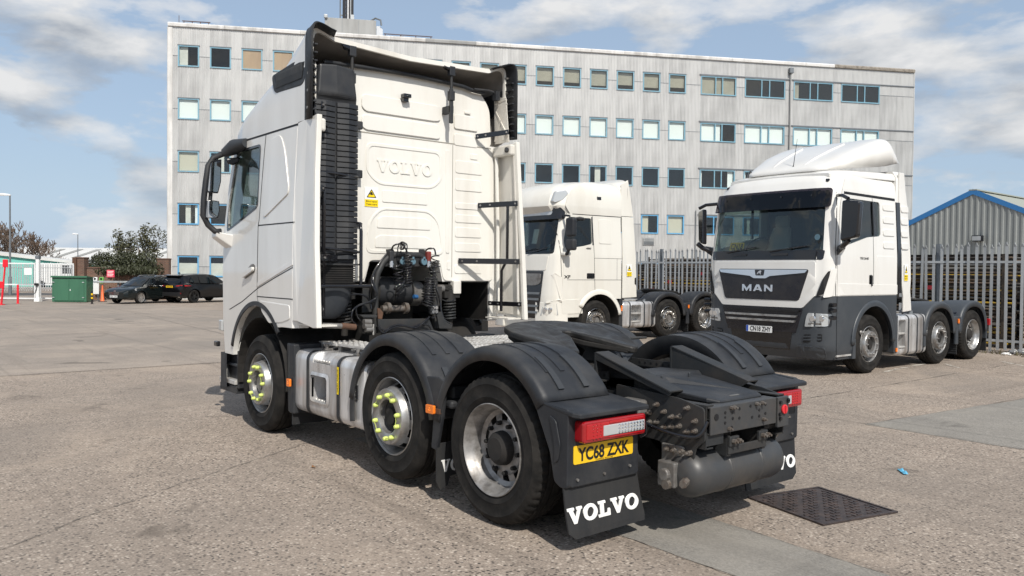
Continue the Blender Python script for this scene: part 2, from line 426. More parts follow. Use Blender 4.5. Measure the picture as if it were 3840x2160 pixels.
def second_tyre(t, x, y, z, s):            # inner twin of a drive wheel
    d = wheel_meshes('drive', True); kk = ('tw',)
    if kk not in WHEEL_CACHE: c = d['tyre'].copy(); c.materials.clear(); c.materials.append(MATS['rubber']); WHEEL_CACHE[kk] = c
    o = bpy.data.objects.new('tyre', WHEEL_CACHE[kk]); COL.objects.link(o); o.parent = t; o.matrix_local = axle(x, y, z, s); o.name = 'twin_tyre'
    return o
def arc_sheet(cx, cz, R, a0, a1, ys, n=28):
    """ys: list of (y, radius offset) across the guard"""
    return [[(cx+(R+dr)*cos(radians(a0+(a1-a0)*k/n)), y, cz+(R+dr)*sin(radians(a0+(a1-a0)*k/n))) for y, dr in ys] for k in range(n+1)]
def mudguard(t, cx, cz, R, a0, a1, yi, yo, m='plastic', lip=.085, ribs=True, name='mudguard', sq=0.):
    s = 1 if yo > 0 else -1
    ys = [(yi, -.15), (yi, 0), ((yi+yo)/2, .012), (yo-s*.05, .010), (yo-s*.018, .004), (yo-s*.004, -.012), (yo, -.03), (yo-s*.004, -lip)]
    b = MB(); rows = arc_sheet(cx, cz, R, a0, a1, ys)
    if sq:                                   # squarer shoulders
        rows = [[(cx+(p[0]-cx)*(1+sq*sin(2*atan2(p[2]-cz, p[0]-cx))**2), p[1], cz+(p[2]-cz)*(1+sq*sin(2*atan2(p[2]-cz, p[0]-cx))**2)) for p in r] for r in rows]
    b.grid(rows); g = ob(name, b, m, t, smooth=45, solid=.007, offset=0)
    if ribs:
        w_ = abs(yo-yi)
        for f in (.30, .52, .74):
            y = yi+s*w_*f; rb = MB(); am0, am1 = 42, 128
            for aa, bb in ((am0, am1),):
                rows = arc_sheet(cx, cz, R, aa, bb, [(y-.022, .004), (y-.017, .021), (y+.017, .021), (y+.022, .004)], 16)
                rb.grid(rows); rb.add(rows[0], [(0, 1, 2, 3)]); rb.add(rows[-1], [(0, 1, 2, 3)])
            ob('rib', rb, m, g, smooth=30)
    return g
def marker(t, x, y, z, s=1, wx=.085, hz=.05):
    b = MB().prism(rrect(-wx/2, wx/2, -hz/2, hz/2, .008, 2), lambda p: (x+p[0], y, z+p[1]), lambda p: (x+p[0], y+s*.022, z+p[1]))
    o = ob('side_marker_lamp', b, 'orange', t, bevel=.003)
    d = MB()
    for a in (90, 210, 330): d.cyl((x+.010*cos(radians(a)), y+s*.021, z+.010*sin(radians(a))), (x+.010*cos(radians(a)), y+s*.0235, z+.010*sin(radians(a))), .004, n=8)
    ob('diode', d, 'orange_dot', o); return o

class Cab:
    """cab shell lofted from plan sections: (z, half width, front x, corner depth, bow)"""
    def __init__(s, lv, xr): s.lv = lv; s.xr = xr
    def at(s, z):
        L = s.lv
        if z <= L[0][0]: return L[0][1:]
        for a, b in zip(L, L[1:]):
            if z <= b[0]:
                t = (z-a[0])/(b[0]-a[0]); return tuple(p+(q-p)*t for p, q in zip(a[1:], b[1:]))
        return L[-1][1:]
    def ring(s, z, ins=0., xr=None):
        w_, xf, rc, bow = s.at(z); w_ -= ins; xf -= ins; xr = (s.xr if xr is None else xr)+ins
        half = [(xr, w_-.05), (xr+.05, w_)]
        for k in range(1, 4): half.append((xr+.05+(xf-rc-xr-.05)*k/4, w_))
        half.append((xf-rc, w_)); rcy = rc*.85
        for k in range(1, 8):
            a = k/8*pi/2; half.append((xf-bow-rc+rc*sin(a)+bow*(k/8)*.0, w_-rcy+rcy*cos(a)))
        for k in range(0, 5):
            y = (w_-rcy)*(1-k/5.); half.append((xf-bow*(y/w_)**2, y))
        half = [half[0], half[1]]+half[2:]
        full = half+[(xf, 0)]+[(x, -y) for x, y in reversed(half)]
        return [(x, y, z) for x, y in full]
    def solid(s, z0, z1, n=26, ins=0., xr=None):
        zs = sorted(set([z0, z1]+[l[0] for l in s.lv if z0 < l[0] < z1]+[z0+(z1-z0)*k/n for k in range(1, n)]))
        return MB().loft([s.ring(z, ins, xr) for z in zs])
    def fx(s, y, z, off=0.):
        w_, xf, rc, bow = s.at(z); rcy = rc*.85; y_ = abs(y)
        if y_ <= w_-rcy: x = xf-bow*(y_/w_)**2
        else:
            c = min(1, (y_-(w_-rcy))/rcy); x = xf-bow-rc+rc*sqrt(max(0, 1-c*c))
        return x+off
    def sy(s, x, z, off=0.):
        w_, xf, rc, bow = s.at(z); x0 = xf-bow-rc
        if x <= x0: return w_+off
        c = min(1, (x-x0)/rc); return w_-rc*.85*(1-sqrt(max(0, 1-c*c)))+off
    def side(s, poly, off, th, sgn=1, step=.12):
        P = dens(poly, step)
        return MB().prism(P, lambda p: (p[0], sgn*s.sy(p[0], p[1], off), p[1]), lambda p: (p[0], sgn*s.sy(p[0], p[1], off-th), p[1]))
    def front(s, poly, off, th, step=.10):
        """sheet following the nose, poly in (y, z)"""
        P = dens(poly, step); b = MB(); me = bmesh.new()
        vs = [me.verts.new((p[0], p[1], 0)) for p in P]; f = me.faces.new(vs); bmesh.ops.triangulate(me, faces=[f])
        ys = sorted(set(round(-1.2+.2*k, 3) for k in range(13)))
        for y in ys: bmesh.ops.bisect_plane(me, geom=me.verts[:]+me.edges[:]+me.faces[:], plane_co=(y, 0, 0), plane_no=(1, 0, 0))
        zs = [p[1] for p in P]
        k = 1
        while min(zs)+.2*k < max(zs):
            bmesh.ops.bisect_plane(me, geom=me.verts[:]+me.edges[:]+me.faces[:], plane_co=(0, min(zs)+.2*k, 0), plane_no=(0, 1, 0)); k += 1
        g = bmesh.ops.extrude_face_region(me, geom=me.faces[:]); ev = [e for e in g['geom'] if isinstance(e, bmesh.types.BMVert)]
        evs = set(ev); me.verts.index_update()
        for v in me.verts: v.co = (s.fx(v.co.x, v.co.y, off-(th if v in evs else 0)), v.co.x, v.co.y)
        me.verts.ensure_lookup_table(); me.verts.index_update()
        b.add([tuple(v.co) for v in me.verts], [tuple(v.index for v in f.verts) for f in me.faces]); me.free(); return b
    def line(s, pts, wd=.009, sgn=1, off=.0015):
        """a shut line on the side, pts in (x, z)"""
        b = MB()
        for (xa, za), (xb, zb) in zip(pts, pts[1:]):
            n = max(1, int(sqrt((xb-xa)**2+(zb-za)**2)/.15)); L = sqrt((xb-xa)**2+(zb-za)**2); nx, nz = -(zb-za)/L*wd/2, (xb-xa)/L*wd/2
            rows = []
            for k in range(n+1):
                x, z = xa+(xb-xa)*k/n, za+(zb-za)*k/n
                rows.append([(x+nx, sgn*s.sy(x+nx, z+nz, off), z+nz), (x-nx, sgn*s.sy(x-nx, z-nz, off), z-nz)])
            b.grid(rows)
        return b
def chassis(t, x0, x1, z0=.62, z1=.90, y=.40, m='chassis'):
    for s in (1, -1):
        b = MB().box(x0, x1, s*y-.004, s*y+.004, z0, z1).box(x0, x1, min(s*y, s*(y-.07)), max(s*y, s*(y-.07)), z1-.008, z1).box(x0, x1, min(s*y, s*(y-.07)), max(s*y, s*(y-.07)), z0, z0+.008)
        ob('chassis_rail', b, m, t)
def axle_beam(t, x, z=.505, y=.95):
    ob('axle', MB().cyl((x, -y, z), (x, y, z), .07, n=14).lathe([(.0, -.2), (.12, -.15), (.2, 0), (.12, .15), (0, .2)], 18, Matrix.Translation((x, 0, z))), 'grime', t, smooth=40)
def helix(a, b, r, turns, wire=.006, n=14, sag=(0, 0, 0), wob=0., seed=0):
    a, b = V(a), V(b); d = b-a; D = d.normalized(); u = D.orthogonal().normalized(); q = D.cross(u); N = int(turns*n); pts = []; rg = random.Random(seed)
    ph = rg.random()*6; 
    for k in range(N+1):
        f = k/N; c = a+d*f+V(sag)*(4*f*(1-f)); an = 2*pi*turns*f; rr = r*(1+wob*sin(7*f+ph)+wob*.6*sin(23*f+ph))
        pts.append(c+rr*(cos(an)*u+sin(an)*q))
    return pts
def fifth_wheel(t, x=0., z=1.16, m='grime', tilt=0.):
    # plate with the V throat at the rear
    out = [(.42, -.25), (.46, .0), (.42, .25), (.30, .44), (.10, .52), (-.20, .50), (-.44, .37), (-.46, .30), (-.10, .075), (.02, .06), (.06, 0), (.02, -.06), (-.10, -.075), (-.46, -.30), (-.44, -.37), (-.20, -.50), (.10, -.52), (.30, -.44)]
    out = rpoly(out, .05, 3)
    M = Matrix.Translation((x, 0, z)) @ Matrix.Rotation(tilt, 4, 'Y')
    b = MB().prism(out, lambda p: M @ V((p[0], p[1], -.035*max(0, (-p[0]-.18)/.28))), lambda p: M @ V((p[0], p[1], -.055-.035*max(0, (-p[0]-.18)/.28))))
    f = ob('fifth_wheel', b, 'grease', t, bevel=.014, seg=2)
    lump = MB(); rg = random.Random(3)
    ob('skirt', MB().prism([(p[0]*.93, p[1]*.93) for p in out], lambda p: M @ V((p[0], p[1], -.05)), lambda p: M @ V((p[0], p[1], -.095))), 'grime', f, bevel=.01)
    for s in (1, -1):
        ob('pedestal', MB().loft([[(x-.18, s*.30, z-.26), (x+.18, s*.30, z-.26), (x+.18, s*.44, z-.26), (x-.18, s*.44, z-.26)], [(x-.06, s*.33, z-.08), (x+.06, s*.33, z-.08), (x+.06, s*.42, z-.08), (x-.06, s*.42, z-.08)]]).cyl((x, s*.28, z-.10), (x, s*.47, z-.10), .05), 'chassis', f, bevel=.006)
    ob('release_handle', MB().tube([(x+.1, -.45, z-.09), (x+.1, -.75, z-.09), (x+.06, -.95, z-.09), (x+.02, -.97, z-.09), (x+.02, -.75, z-.09)], .010), 'chassis', f, smooth=60)
    ob('mounting_plate', MB().box(x-.33, x+.36, -.50, .50, z-.285, z-.262), 'chassis', f)
    for s in (1, -1):
        for k in range(5):
            xx = x-.28+k*.14; ob('bolt', MB().cyl((xx, s*.465, z-.27), (xx, s*.465, z-.235), .016, n=6).cyl((xx, s*.465, z-.24), (xx, s*.465, z-.215), .009, n=8), 'bolt', f)
    return f
def warning_sticker(t, f, w_=.155, h=.30, words=('Blind spot', 'Take care')):
    """f maps (x right, y up) on the sticker plus lift to 3-D"""
    q = MB().prism([(-w_/2, -h/2), (w_/2, -h/2), (w_/2, h/2), (-w_/2, h/2)], lambda p: f(p[0], p[1], .0015), lambda p: f(p[0], p[1], 0)); s_ = ob('warning_sticker', q, 'plate_white', t)
    ob('caption_panel', MB().prism([(-w_*.49, -h*.49), (w_*.49, -h*.49), (w_*.49, -h*.13), (-w_*.49, -h*.13)], lambda p: f(p[0], p[1], .0025), lambda p: f(p[0], p[1], .001)), 'sticker_yellow', s_)
    tri = rpoly([(-w_*.37, -h*.04), (w_*.37, -h*.04), (0, h*.40)], .012, 3)
    ob('triangle_border', MB().prism(tri, lambda p: f(p[0], p[1], .0025), lambda p: f(p[0], p[1], .001)), 'plate_black', s_)
    tri = rpoly([(-w_*.28, -h*.005), (w_*.28, -h*.005), (0, h*.335)], .010, 3)
    ob('triangle', MB().prism(tri, lambda p: f(p[0], p[1], .0035), lambda p: f(p[0], p[1], .0015)), 'sticker_yellow', s_)
    pic = MB()
    for r in ((-.012, .010, .03, .075), (-.024, -.014, .03, .06), (.012, .020, .03, .05)): pic.prism([(r[0]*w_/.155, r[2]*h/.3), (r[1]*w_/.155, r[2]*h/.3), (r[1]*w_/.155, r[3]*h/.3), (r[0]*w_/.155, r[3]*h/.3)], lambda p: f(p[0], p[1], .0045), lambda p: f(p[0], p[1], .0025))
    ob('pictogram', pic, 'plate_black', s_)
    for i, wd in enumerate(words): ob('caption', text_mesh(wd, h*.12, lambda x, y, i=i: f(x, y-h*(.24+.13*i), .0035), .01, width=w_*.8), 'plate_black', s_)
    return s_
def number_plate(t, f, txt, yellow, w_=.52, h=.111, eu=False, small=None):
    p_ = ob('number_plate', MB().prism(rrect(-w_/2, w_/2, -h/2, h/2, .012, 3), lambda p: f(p[0], p[1], .004), lambda p: f(p[0], p[1], 0)), 'plate_yellow' if yellow else 'plate_white', t)
    tw = w_*(.86 if not eu else .80); xo = .03 if eu else 0
    ob('registration', text_mesh(txt, h*.98, lambda x, y: f(x+xo, y, .0055), .030, width=tw), 'plate_black', p_)
    if eu: ob('blue_band', MB().prism([(-w_/2+.004, -h/2+.004), (-w_/2+.045, -h/2+.004), (-w_/2+.045, h/2-.004), (-w_/2+.004, h/2-.004)], lambda p: f(p[0], p[1], .0055), lambda p: f(p[0], p[1], .003)), 'eu_blue', p_)
    return p_
# ================================================================== the near tractor unit (world frame = its own frame, origin under the drive axle)
def build_near():
    T = thing('tractor_unit', 'white high-roof tractor unit seen from behind, its wheels wearing lime nut caps', 'lorry')
    XM, XF, ZC = 1.285, 3.904, .505
    cab = Cab([(.70, 1.243, 5.20, .34, .10), (1.10, 1.25, 5.25, .34, .10), (1.65, 1.25, 5.27, .34, .10), (2.10, 1.245, 5.24, .33, .10), (2.6, 1.225, 5.13, .31, .10), (3.0, 1.205, 5.0, .30, .10), (3.12, 1.20, 4.96, .30, .10)], 3.03)
    # ---- body shell, hollow, with its openings
    body = ob('cab', cab.solid(.74, 3.10, 20), 'white', T)
    win = rpoly([(3.97, 2.965), (3.975, 2.35), (4.10, 2.315), (4.79, 2.13), (4.80, 2.40), (4.63, 2.93), (4.55, 2.965)], .06, 3)
    screen = rpoly([(-1.02, 2.0), (1.02, 2.0), (.98, 2.95), (-.98, 2.95)], .08, 3)
    arch = MB().cyl((3.95, -2, .62), (3.95, 2, .62), .685, n=48)
    rear_void = MB().prism([(-1.10, 0), (1.10, 0), (1.10, 1.575), (.50, 1.575), (.44, 1.78), (-.40, 1.78), (-.45, 1.575), (-1.10, 1.575)], lambda p: (2.5, p[0], p[1]), lambda p: (4.2, p[0], p[1]))
    low = MB().prism([(2.5, 0), (3.9, 0), (3.6, 1.10), (3.3, 1.125), (2.5, 1.135)], lambda p: (p[0], -2, p[1]), lambda p: (p[0], 2, p[1]))
    well = MB().box(3.2, 4.62, -1.19, 1.19, .3, 1.34)
    cut(body, [cab.solid(1.82, 3.05, 8, ins=.05), arch, rear_void, low, well,
               MB().prism(win, lambda p: (p[0], -2, p[1]), lambda p: (p[0], 2, p[1])), MB().prism(screen, lambda p: (4.6, p[0], p[1]), lambda p: (5.8, p[0], p[1]))])
    me = body.data; me.polygons.foreach_set('use_smooth', [True]*len(me.polygons)); me.set_sharp_from_angle(angle=radians(28))
    ob('windscreen', cab.front(screen, -.012, .006), 'glass_dark', T, smooth=40)
    for s in (1, -1):
        g = ob('door_window', cab.side(win, -.014, .006, s), 'glass', T)
        out = rpoly([(3.945, 2.99), (3.95, 2.33), (4.09, 2.29), (4.82, 2.095), (4.835, 2.40), (4.655, 2.955), (4.56, 2.99)], .06, 3)
        fr = MB(); A, B = dens(out, 9), dens(win, 9); n = len(A)
        vs = [(p[0], s*cab.sy(p[0], p[1], .003), p[1]) for p in A]+[(p[0], s*cab.sy(p[0], p[1], .003), p[1]) for p in B]+[(p[0], s*cab.sy(p[0], p[1], -.03), p[1]) for p in B]
        fr.add(vs, [(i, (i+1) % n, n+(i+1) % n, n+i) for i in range(n)]+[(n+i, n+(i+1) % n, 2*n+(i+1) % n, 2*n+i) for i in range(n)])
        ob('window_seal', fr, 'gloss_black', g)
        # shut lines and pressed panels of the cab side
        door = [(3.83, 3.075), (3.85, 2.9), (3.905, 2.20), (3.925, 2.14), (3.93, 1.50)]
        for pts, wd in ((door, .014), ([(3.04, 2.14), (3.92, 2.14)], .012), ([(3.04, 1.715), (3.50, 1.60), (3.93, 1.485)], .009), ([(3.93, 1.485), (4.35, 1.335), (4.7, 1.24), (4.93, 1.22)], .010),
                        ([(3.06, 1.405), (3.93, 1.405)], .010), ([(3.93, 1.50), (3.93, 1.405), (3.90, 1.34)], .008), ([(3.04, 3.075), (4.86, 3.075)], .020)):
            ob('shut_line', cab.line(pts, wd, s), 'gap', T)
        pn = rpoly([(3.74, 3.0), (3.45, 3.03), (3.33, 2.86), (3.20, 2.50), (3.205, 2.42), (3.80, 2.20)], .08, 4)
        ob('blank_side_panel', cab.side(pn, .010, .012, s), 'white', T, bevel=.008)
        lk = rpoly([(3.87, 1.365), (3.13, 1.345), (3.12, 1.21), (3.30, 1.17), (3.62, 1.145), (3.80, 1.25)], .03, 3)
        ob('locker_lid', cab.side(lk, .006, .01, s), 'white', T, bevel=.005)
        # waist crease: lower body slightly proud
        cr = [(3.06, 1.73), (3.50, 1.615), (3.92, 1.50), (3.92, 1.55), (3.50, 1.665), (3.06, 1.78)]
        ob('waist_crease', cab.side(cr, .007, .01, s), 'white', T, bevel=.006)
        # arch trim
        rows = []
        for k in range(29):
            a = radians(18+124*k/28)
            rows.append([(3.95+.685*cos(a), s*1.20, .62+.685*sin(a)), (3.95+.688*cos(a), s*(cab.sy(3.95+.688*cos(a), 1.1)+.012), .62+.688*sin(a)), (3.95+.735*cos(a), s*(cab.sy(3.95+.735*cos(a), 1.1)+.010), .62+.735*sin(a)), (3.95+.735*cos(a), s*(cab.sy(3.95+.735*cos(a), 1.1)-.01), .62+.735*sin(a))])
        ob('wheel_arch_trim', MB().grid(rows), 'plastic', T, smooth=40, solid=.004)
        ob('wheel_arch_liner', MB().grid(arc_sheet(3.93, .55, .64, -10, 186, [(s*.62, 0), (s*1.215, 0)], 22)), 'grime', T, solid=.006)
        # handle
        hp = rpoly([(4.28, 1.575), (3.99, 1.655), (3.985, 1.735), (4.08, 1.745), (4.26, 1.66)], .04, 3)
        h = ob('door_handle_recess', cab.side(hp, .003, .006, s), 'dull_metal', T)
        ob('handle', cab.side(rpoly([(4.27, 1.59), (4.0, 1.668), (3.995, 1.712), (4.10, 1.70), (4.25, 1.645)], .02, 3), .035, .03, s), 'white', h, bevel=.008)
        # mirror foot, bumper corner, steps
        ob('mirror_foot', MB().loft([[(4.62, s*1.235, 2.06), (4.86, s*1.20, 2.09), (4.86, s*1.20, 1.88), (4.66, s*1.235, 1.92)], [(4.70, s*1.40, 2.095), (4.86, s*1.40, 2.10), (4.86, s*1.40, 2.03), (4.72, s*1.40, 2.04)]]), 'white', T, bevel=.01)
        st = ob('step_box', MB().box(4.58, 5.05, s*.75, s*1.16, .42, .74).box(4.58, 4.62, s*.8, s*1.2, .36, .78), 'plastic', T, bevel=.01)
        ob('step', MB().box(4.62, 5.10, s*1.0, s*1.225, .40, .45), 'alu_plate', st, bevel=.006)
        ob('step', MB().box(4.64, 5.05, s*1.0, s*1.20, .60, .63), 'plastic_lite', st, bevel=.006)
        ob('bumper_corner', MB().loft([[(4.90, s*1.228, z), (5.02, s*1.215, z), (5.13, s*1.12, z), (5.20, s*.8, z), (5.16, s*.8, z), (5.09, s*1.09, z), (5.0, s*1.19, z), (4.90, s*1.205, z)] for z in (.38, .56)]), 'white', T, smooth=50, bevel=.01)
        ob('bumper_skirt', MB().box(4.62, 5.12, s*1.02, s*1.21, .30, .385), 'plastic', T, bevel=.008)
    ob('front_grille', cab.front(rpoly([(-.95, .78), (.95, .78), (1.0, 1.5), (-1.0, 1.5)], .1, 3), .012, .03), 'gloss_black', T)
    ob('lower_bumper', MB().loft([cab.ring(z, 0., 4.95) for z in (.36, .74)]), 'plastic', T)
    P = px_y(*Z2(158, 1030), 1.28)
    for s in (1, -1):
        hl = ob('headlamp', MB().loft([[(4.985, s*1.245, .98), (5.10, s*1.24, .98), (5.22, s*1.02, .98), (5.0, s*1.02, .98)], [(4.985, s*1.245, 1.10), (5.09, s*1.24, 1.10), (5.21, s*1.02, 1.10), (5.0, s*1.02, 1.10)]]), 'clear_lens', T, bevel=.01)
        ob('front_sensor', MB().box(5.02, 5.12, s*1.24, s*1.285, .80, .86), 'gloss_black', T, bevel=.01)
    # ---- interior
    ob('cab_floor', MB().box(3.2, 4.95, -1.15, 1.15, 1.80, 1.84), 'dash', T)
    ob('dashboard', MB().loft([[(4.62, y, 1.84), (4.55, y, 2.08), (4.62, y, 2.16), (4.95, y, 2.12), (5.05, y, 1.84)] for y in (-1.1, 1.1)]), 'dash', T, bevel=.03)
    for y in (.55, -.55):
        se = ob('seat', MB().box(3.95, 4.40, y-.26, y+.26, 1.95, 2.12), 'seat', T, bevel=.05)
        ob('seat_back', MB().loft([[(3.95, y-.25, 2.1), (4.08, y-.25, 2.1), (4.08, y+.25, 2.1), (3.95, y+.25, 2.1)], [(3.80, y-.20, 2.72), (3.90, y-.20, 2.72), (3.90, y+.20, 2.72), (3.80, y+.20, 2.72)]]), 'seat', se, bevel=.04)
    ob('steering_wheel', MB().tube([V((4.48, -.55, 2.18))+V((.10*sin(a)*.0-.12*sin(a), .22*cos(a), .19*sin(a))) for a in [2*pi*k/24 for k in range(24)]], .014, 6, True), 'dash', T, smooth=60)
    ob('sleeper_curtain', MB().grid([[(3.62+.018*sin(k*2.2), -1.0+.05*k, z) for k in range(15)] for z in (1.9, 2.98)]), 'curtain', T, smooth=60)
    ob('phone_holder', MB().box(4.52, 4.54, .20, .34, 2.36, 2.56).cyl((4.55, .27, 2.1), (4.53, .27, 2.4), .012), 'dash', T)
    # ---- roof fairing
    XS = [4.955, 4.90, 4.80, 4.65, 4.45, 4.2, 3.9, 3.6, 3.3, 3.05, 2.96, 2.89]
    def ztop(x):
        pts = [(4.96, 3.10), (4.88, 3.16), (4.70, 3.28), (4.35, 3.475), (4.0, 3.635), (3.6, 3.785), (3.25, 3.90), (2.9, 4.005), (2.78, 4.035)]
        for (xa, za), (xb, zb) in zip(pts, pts[1:]):
            if x >= xb: return za+(zb-za)*(x-xa)/(xb-xa)
        return pts[-1][1]
    def sect(x, ins=0.):
        w_ = cab.sy(min(x, 4.93), 3.1)-ins; h = ztop(x)-3.095-ins; dip = .15*max(0, min(1, (3.7-x)/.9))**1.3; row = []
        k2 = max(0, min(1, (3.6-x)/.7)); e = (.30 if x < 4.5 else .45)*(1-k2)+.07*k2
        for k in range(49):
            a = pi*k/48; c, sn = cos(a), sin(a); y = w_*(1-.030*max(0, (ztop(x)-3.1))*abs(sn))*(abs(c)**e)*(1 if c >= 0 else -1); z = 3.095+h*abs(sn)**e
            ay = abs(y)/w_; z -= dip*(1 if ay < .72 else max(0, (1-ay)/.28)) * (1 if sn > .25 else 0); row.append((x, y, z))
        return row
    rf = ob('roof_fairing', MB().grid([sect(x) for x in XS]), 'white', T, smooth=50)
    ob('fairing_underside', MB().grid([sect(x, .022) for x in XS if x < 3.8]), 'grey_under', rf, smooth=50)
    R0, R1 = sect(2.89), sect(2.89, .05)
    lipb = MB()
    vs = []
    for i in range(49):
        a, b = V(R0[i]), V(R1[i]); vs += [a, a+V((-.035, 0, -.004)), b+V((-.035, 0, 0)), b]
    lipb.add(vs, [(4*i+j, 4*i+(j+1) % 4, 4*i+4+(j+1) % 4, 4*i+4+j) for i in range(48) for j in range(4)])
    ob('rear_lip', lipb, 'white_rear', rf, smooth=50)
    for s in (1, -1):
        rows = []
        idx = [i for i in range(49) if s*R0[i][1] > .86] + []
        for i in idx:
            p = V(R0[i]); c = V((2.89, 0, 3.5)); o = (p-c); o.x = 0; o.normalize()
            q = p+o*.018
            q = p+o*.008; rows.append([p+V((.03, 0, 0))+o*.004, q+V((-.02, 0, 0)), p+o*.034+V((-.165, 0, 0)), p+o*.016+V((-.165, 0, 0)), p-o*.030+V((-.03, 0, 0))])
        if s < 0: rows.reverse()
        fl = ob('rubber_edge', MB().grid(rows), 'plastic', rf, smooth=40, solid=.012)
        nb = MB()
        for k in range(9):
            z = 3.17+k*.075; yy = s*(1.185-.02*(z-3.1))
            nb.box(2.74, 2.86, min(yy-s*.012, yy+s*.02), max(yy-s*.012, yy+s*.02), z, z+.012)
        ob('edge_rib', nb, 'plastic', rf)
        for k in range(5): 
            z = 3.2+.16*k; ob('rivet', MB().cyl((2.84, s*(1.17-.02*(z-3.1)), z), (2.84, s*(1.222-.02*(z-3.1)), z), .014, n=8), 'dull_metal', rf)
    # roof side vents
    for s in (1, -1):
        vp = rpoly([(2.86, 3.72), (2.93, 3.465), (3.0, 3.43), (3.60, 3.455), (3.66, 3.50), (3.715, 3.65)], .05, 4)
        # lean with the roof
        def yv(z, o): return s*(1.188-.030*(z-3.1)+o)
        rec = ob('roof_vent', MB().prism(vp, lambda p: (p[0], yv(p[1], .026), p[1]), lambda p: (p[0], yv(p[1], -.02), p[1])), 'plastic', T, bevel=.010)
        ob('vent_opening', MB().prism([(2.93, 3.665), (2.985, 3.49), (3.58, 3.505), (3.64, 3.635)], lambda p: (p[0], yv(p[1], .0275), p[1]), lambda p: (p[0], yv(p[1], .02), p[1])), 'gap', rec)
        for k in range(22):
            x = 2.99+k*.028; sh = .02; sl = MB().prism([(x, 3.50), (x+.011, 3.50), (x-sh*.6+.011, 3.57), (x+.011, 3.645), (x, 3.645), (x-sh*.6, 3.57)], lambda p: (p[0], yv(p[1], .036), p[1]), lambda p: (p[0], yv(p[1], .02), p[1]))
            ob('slat', sl, 'plastic_lite', rec)
    # ---- rear wall with its pressings
    ob('upper_rear_wall', MB().prism(rpoly([(-1.10, 3.08), (1.10, 3.08), (1.07, 3.52), (.92, 3.70), (.6, 3.735), (-.6, 3.735), (-.92, 3.70), (-1.07, 3.52)], .08, 4), lambda p: (3.027, p[0], p[1]), lambda p: (3.12, p[0], p[1])), 'white_rear', T)
    rw = ob('rear_wall', MB().prism(rpoly([(-1.13, 1.58), (-.46, 1.58), (-.41, 1.79), (.45, 1.79), (.51, 1.58), (1.13, 1.58), (1.14, 3.07), (-1.14, 3.07)], .05, 3), lambda p: (3.018, p[0], p[1]), lambda p: (3.035, p[0], p[1])), 'white_rear', T, bevel=.006)
    def press(poly, h=.0075, name='pressing', r=.05, m='white_rear'):
        return ob(name, MB().prism(rpoly(poly, r, 4), lambda p: (3.018-h, p[0], p[1]), lambda p: (3.022, p[0], p[1])), m, rw, bevel=h*.75, seg=2)
    def frame_press(poly, wd=.03, h=.007):
        o_ = rpoly(poly, .08, 5); cxm = sum(p[0] for p in poly)/len(poly); czm = sum(p[1] for p in poly)/len(poly)
        i_ = rpoly([(cxm+(p[0]-cxm)*(1-wd/.45), czm+(p[1]-czm)*(1-wd/.20)) for p in poly], .07, 5); n = len(o_); b = MB()
        vs = [(3.018-h, *p) for p in o_]+[(3.018-h, *p) for p in i_]+[(3.02, *p) for p in o_]+[(3.02, *p) for p in i_]
        b.add(vs, [(k, (k+1) % n, n+(k+1) % n, n+k) for k in range(n)]+[(k, (k+1) % n, 2*n+(k+1) % n, 2*n+k) for k in range(n)]+[(n+k, n+(k+1) % n, 3*n+(k+1) % n, 3*n+k) for k in range(n)])
        return ob('pressed_frame', b, 'white_rear', rw, bevel=.005)
    press([(.55, 3.455), (-.38, 3.455), (-.40, 3.30), (-.33, 3.285), (.50, 3.285), (.55, 3.32)]); press([(.55, 3.25), (-.38, 3.25), (-.40, 3.10), (.50, 3.10), (.55, 3.13)])
    frame_press([(.50, 2.98), (-.42, 2.98), (-.43, 2.66), (-.30, 2.56), (.36, 2.56), (.50, 2.68)])
    ob('maker_name', slab_word(MB(), lambda p: (3.009, -p[0]+.035, 2.755+p[1]), lambda p: (3.02, -p[0]+.035, 2.755+p[1]), .68, .125), 'white_rear', rw)
    press([(.31, 2.51), (-.23, 2.51), (-.24, 2.385), (.31, 2.385)], r=.02)
    frame_press([(.33, 2.335), (-.27, 2.335), (-.40, 2.22), (-.46, 1.86), (.50, 1.86), (.46, 2.20)], .026)
    press([(.36, 2.22), (.30, 2.245), (-.21, 2.245), (-.28, 2.215), (-.28, 2.12), (.37, 2.12)], r=.02); press([(.39, 2.02), (.33, 2.05), (-.22, 2.05), (-.30, 2.015), (-.31, 1.92), (.39, 1.92)], r=.02)
    for z0, z1 in ((3.24, 3.40), (3.06, 3.19)): press([(-.58, z1), (-.86, z1-.01), (-.90, z0), (-.58, z0)], r=.03)
    for z0, z1 in ((2.76, 2.90), (2.57, 2.70), (2.37, 2.44), (2.22, 2.31), (2.06, 2.17), (1.90, 2.0), (1.66, 1.76)): press([(-.60, z1), (-.94, z1), (-.97, z0), (-.60, z0)], r=.03)
    press([(-.47, 3.0), (-.52, 3.0), (-.53, 1.88), (-.48, 1.88)], r=.02); press([(.60, 3.0), (.55, 3.0), (.56, 1.95), (.61, 1.95)], r=.02)
    press([(-.80, 2.99), (-.90, 2.99), (-.90, 2.925), (-.80, 2.925)], r=.015); press([(-.50, 1.80), (-.545, 1.80), (-.545, 1.70), (-.50, 1.70)], r=.02)
    press([(-.72, 3.45), (-.80, 3.45), (-.80, 3.42), (-.72, 3.42)], r=.01)
    press([(1.05, 1.75), (.55, 1.75), (.55, 1.62), (1.05, 1.62)], r=.03)
    c0 = V((3.0, .435, 2.43)); warning_sticker(T, lambda x, y, l: (3.016-l-.002, c0.y-x, c0.z+y), .155, .20)
    cm = ob('reversing_camera', MB().box(2.93, 3.0, .02, .11, 3.47, 3.51).box(2.96, 3.02, .035, .095, 3.43, 3.49), 'gloss_black', T, bevel=.006)
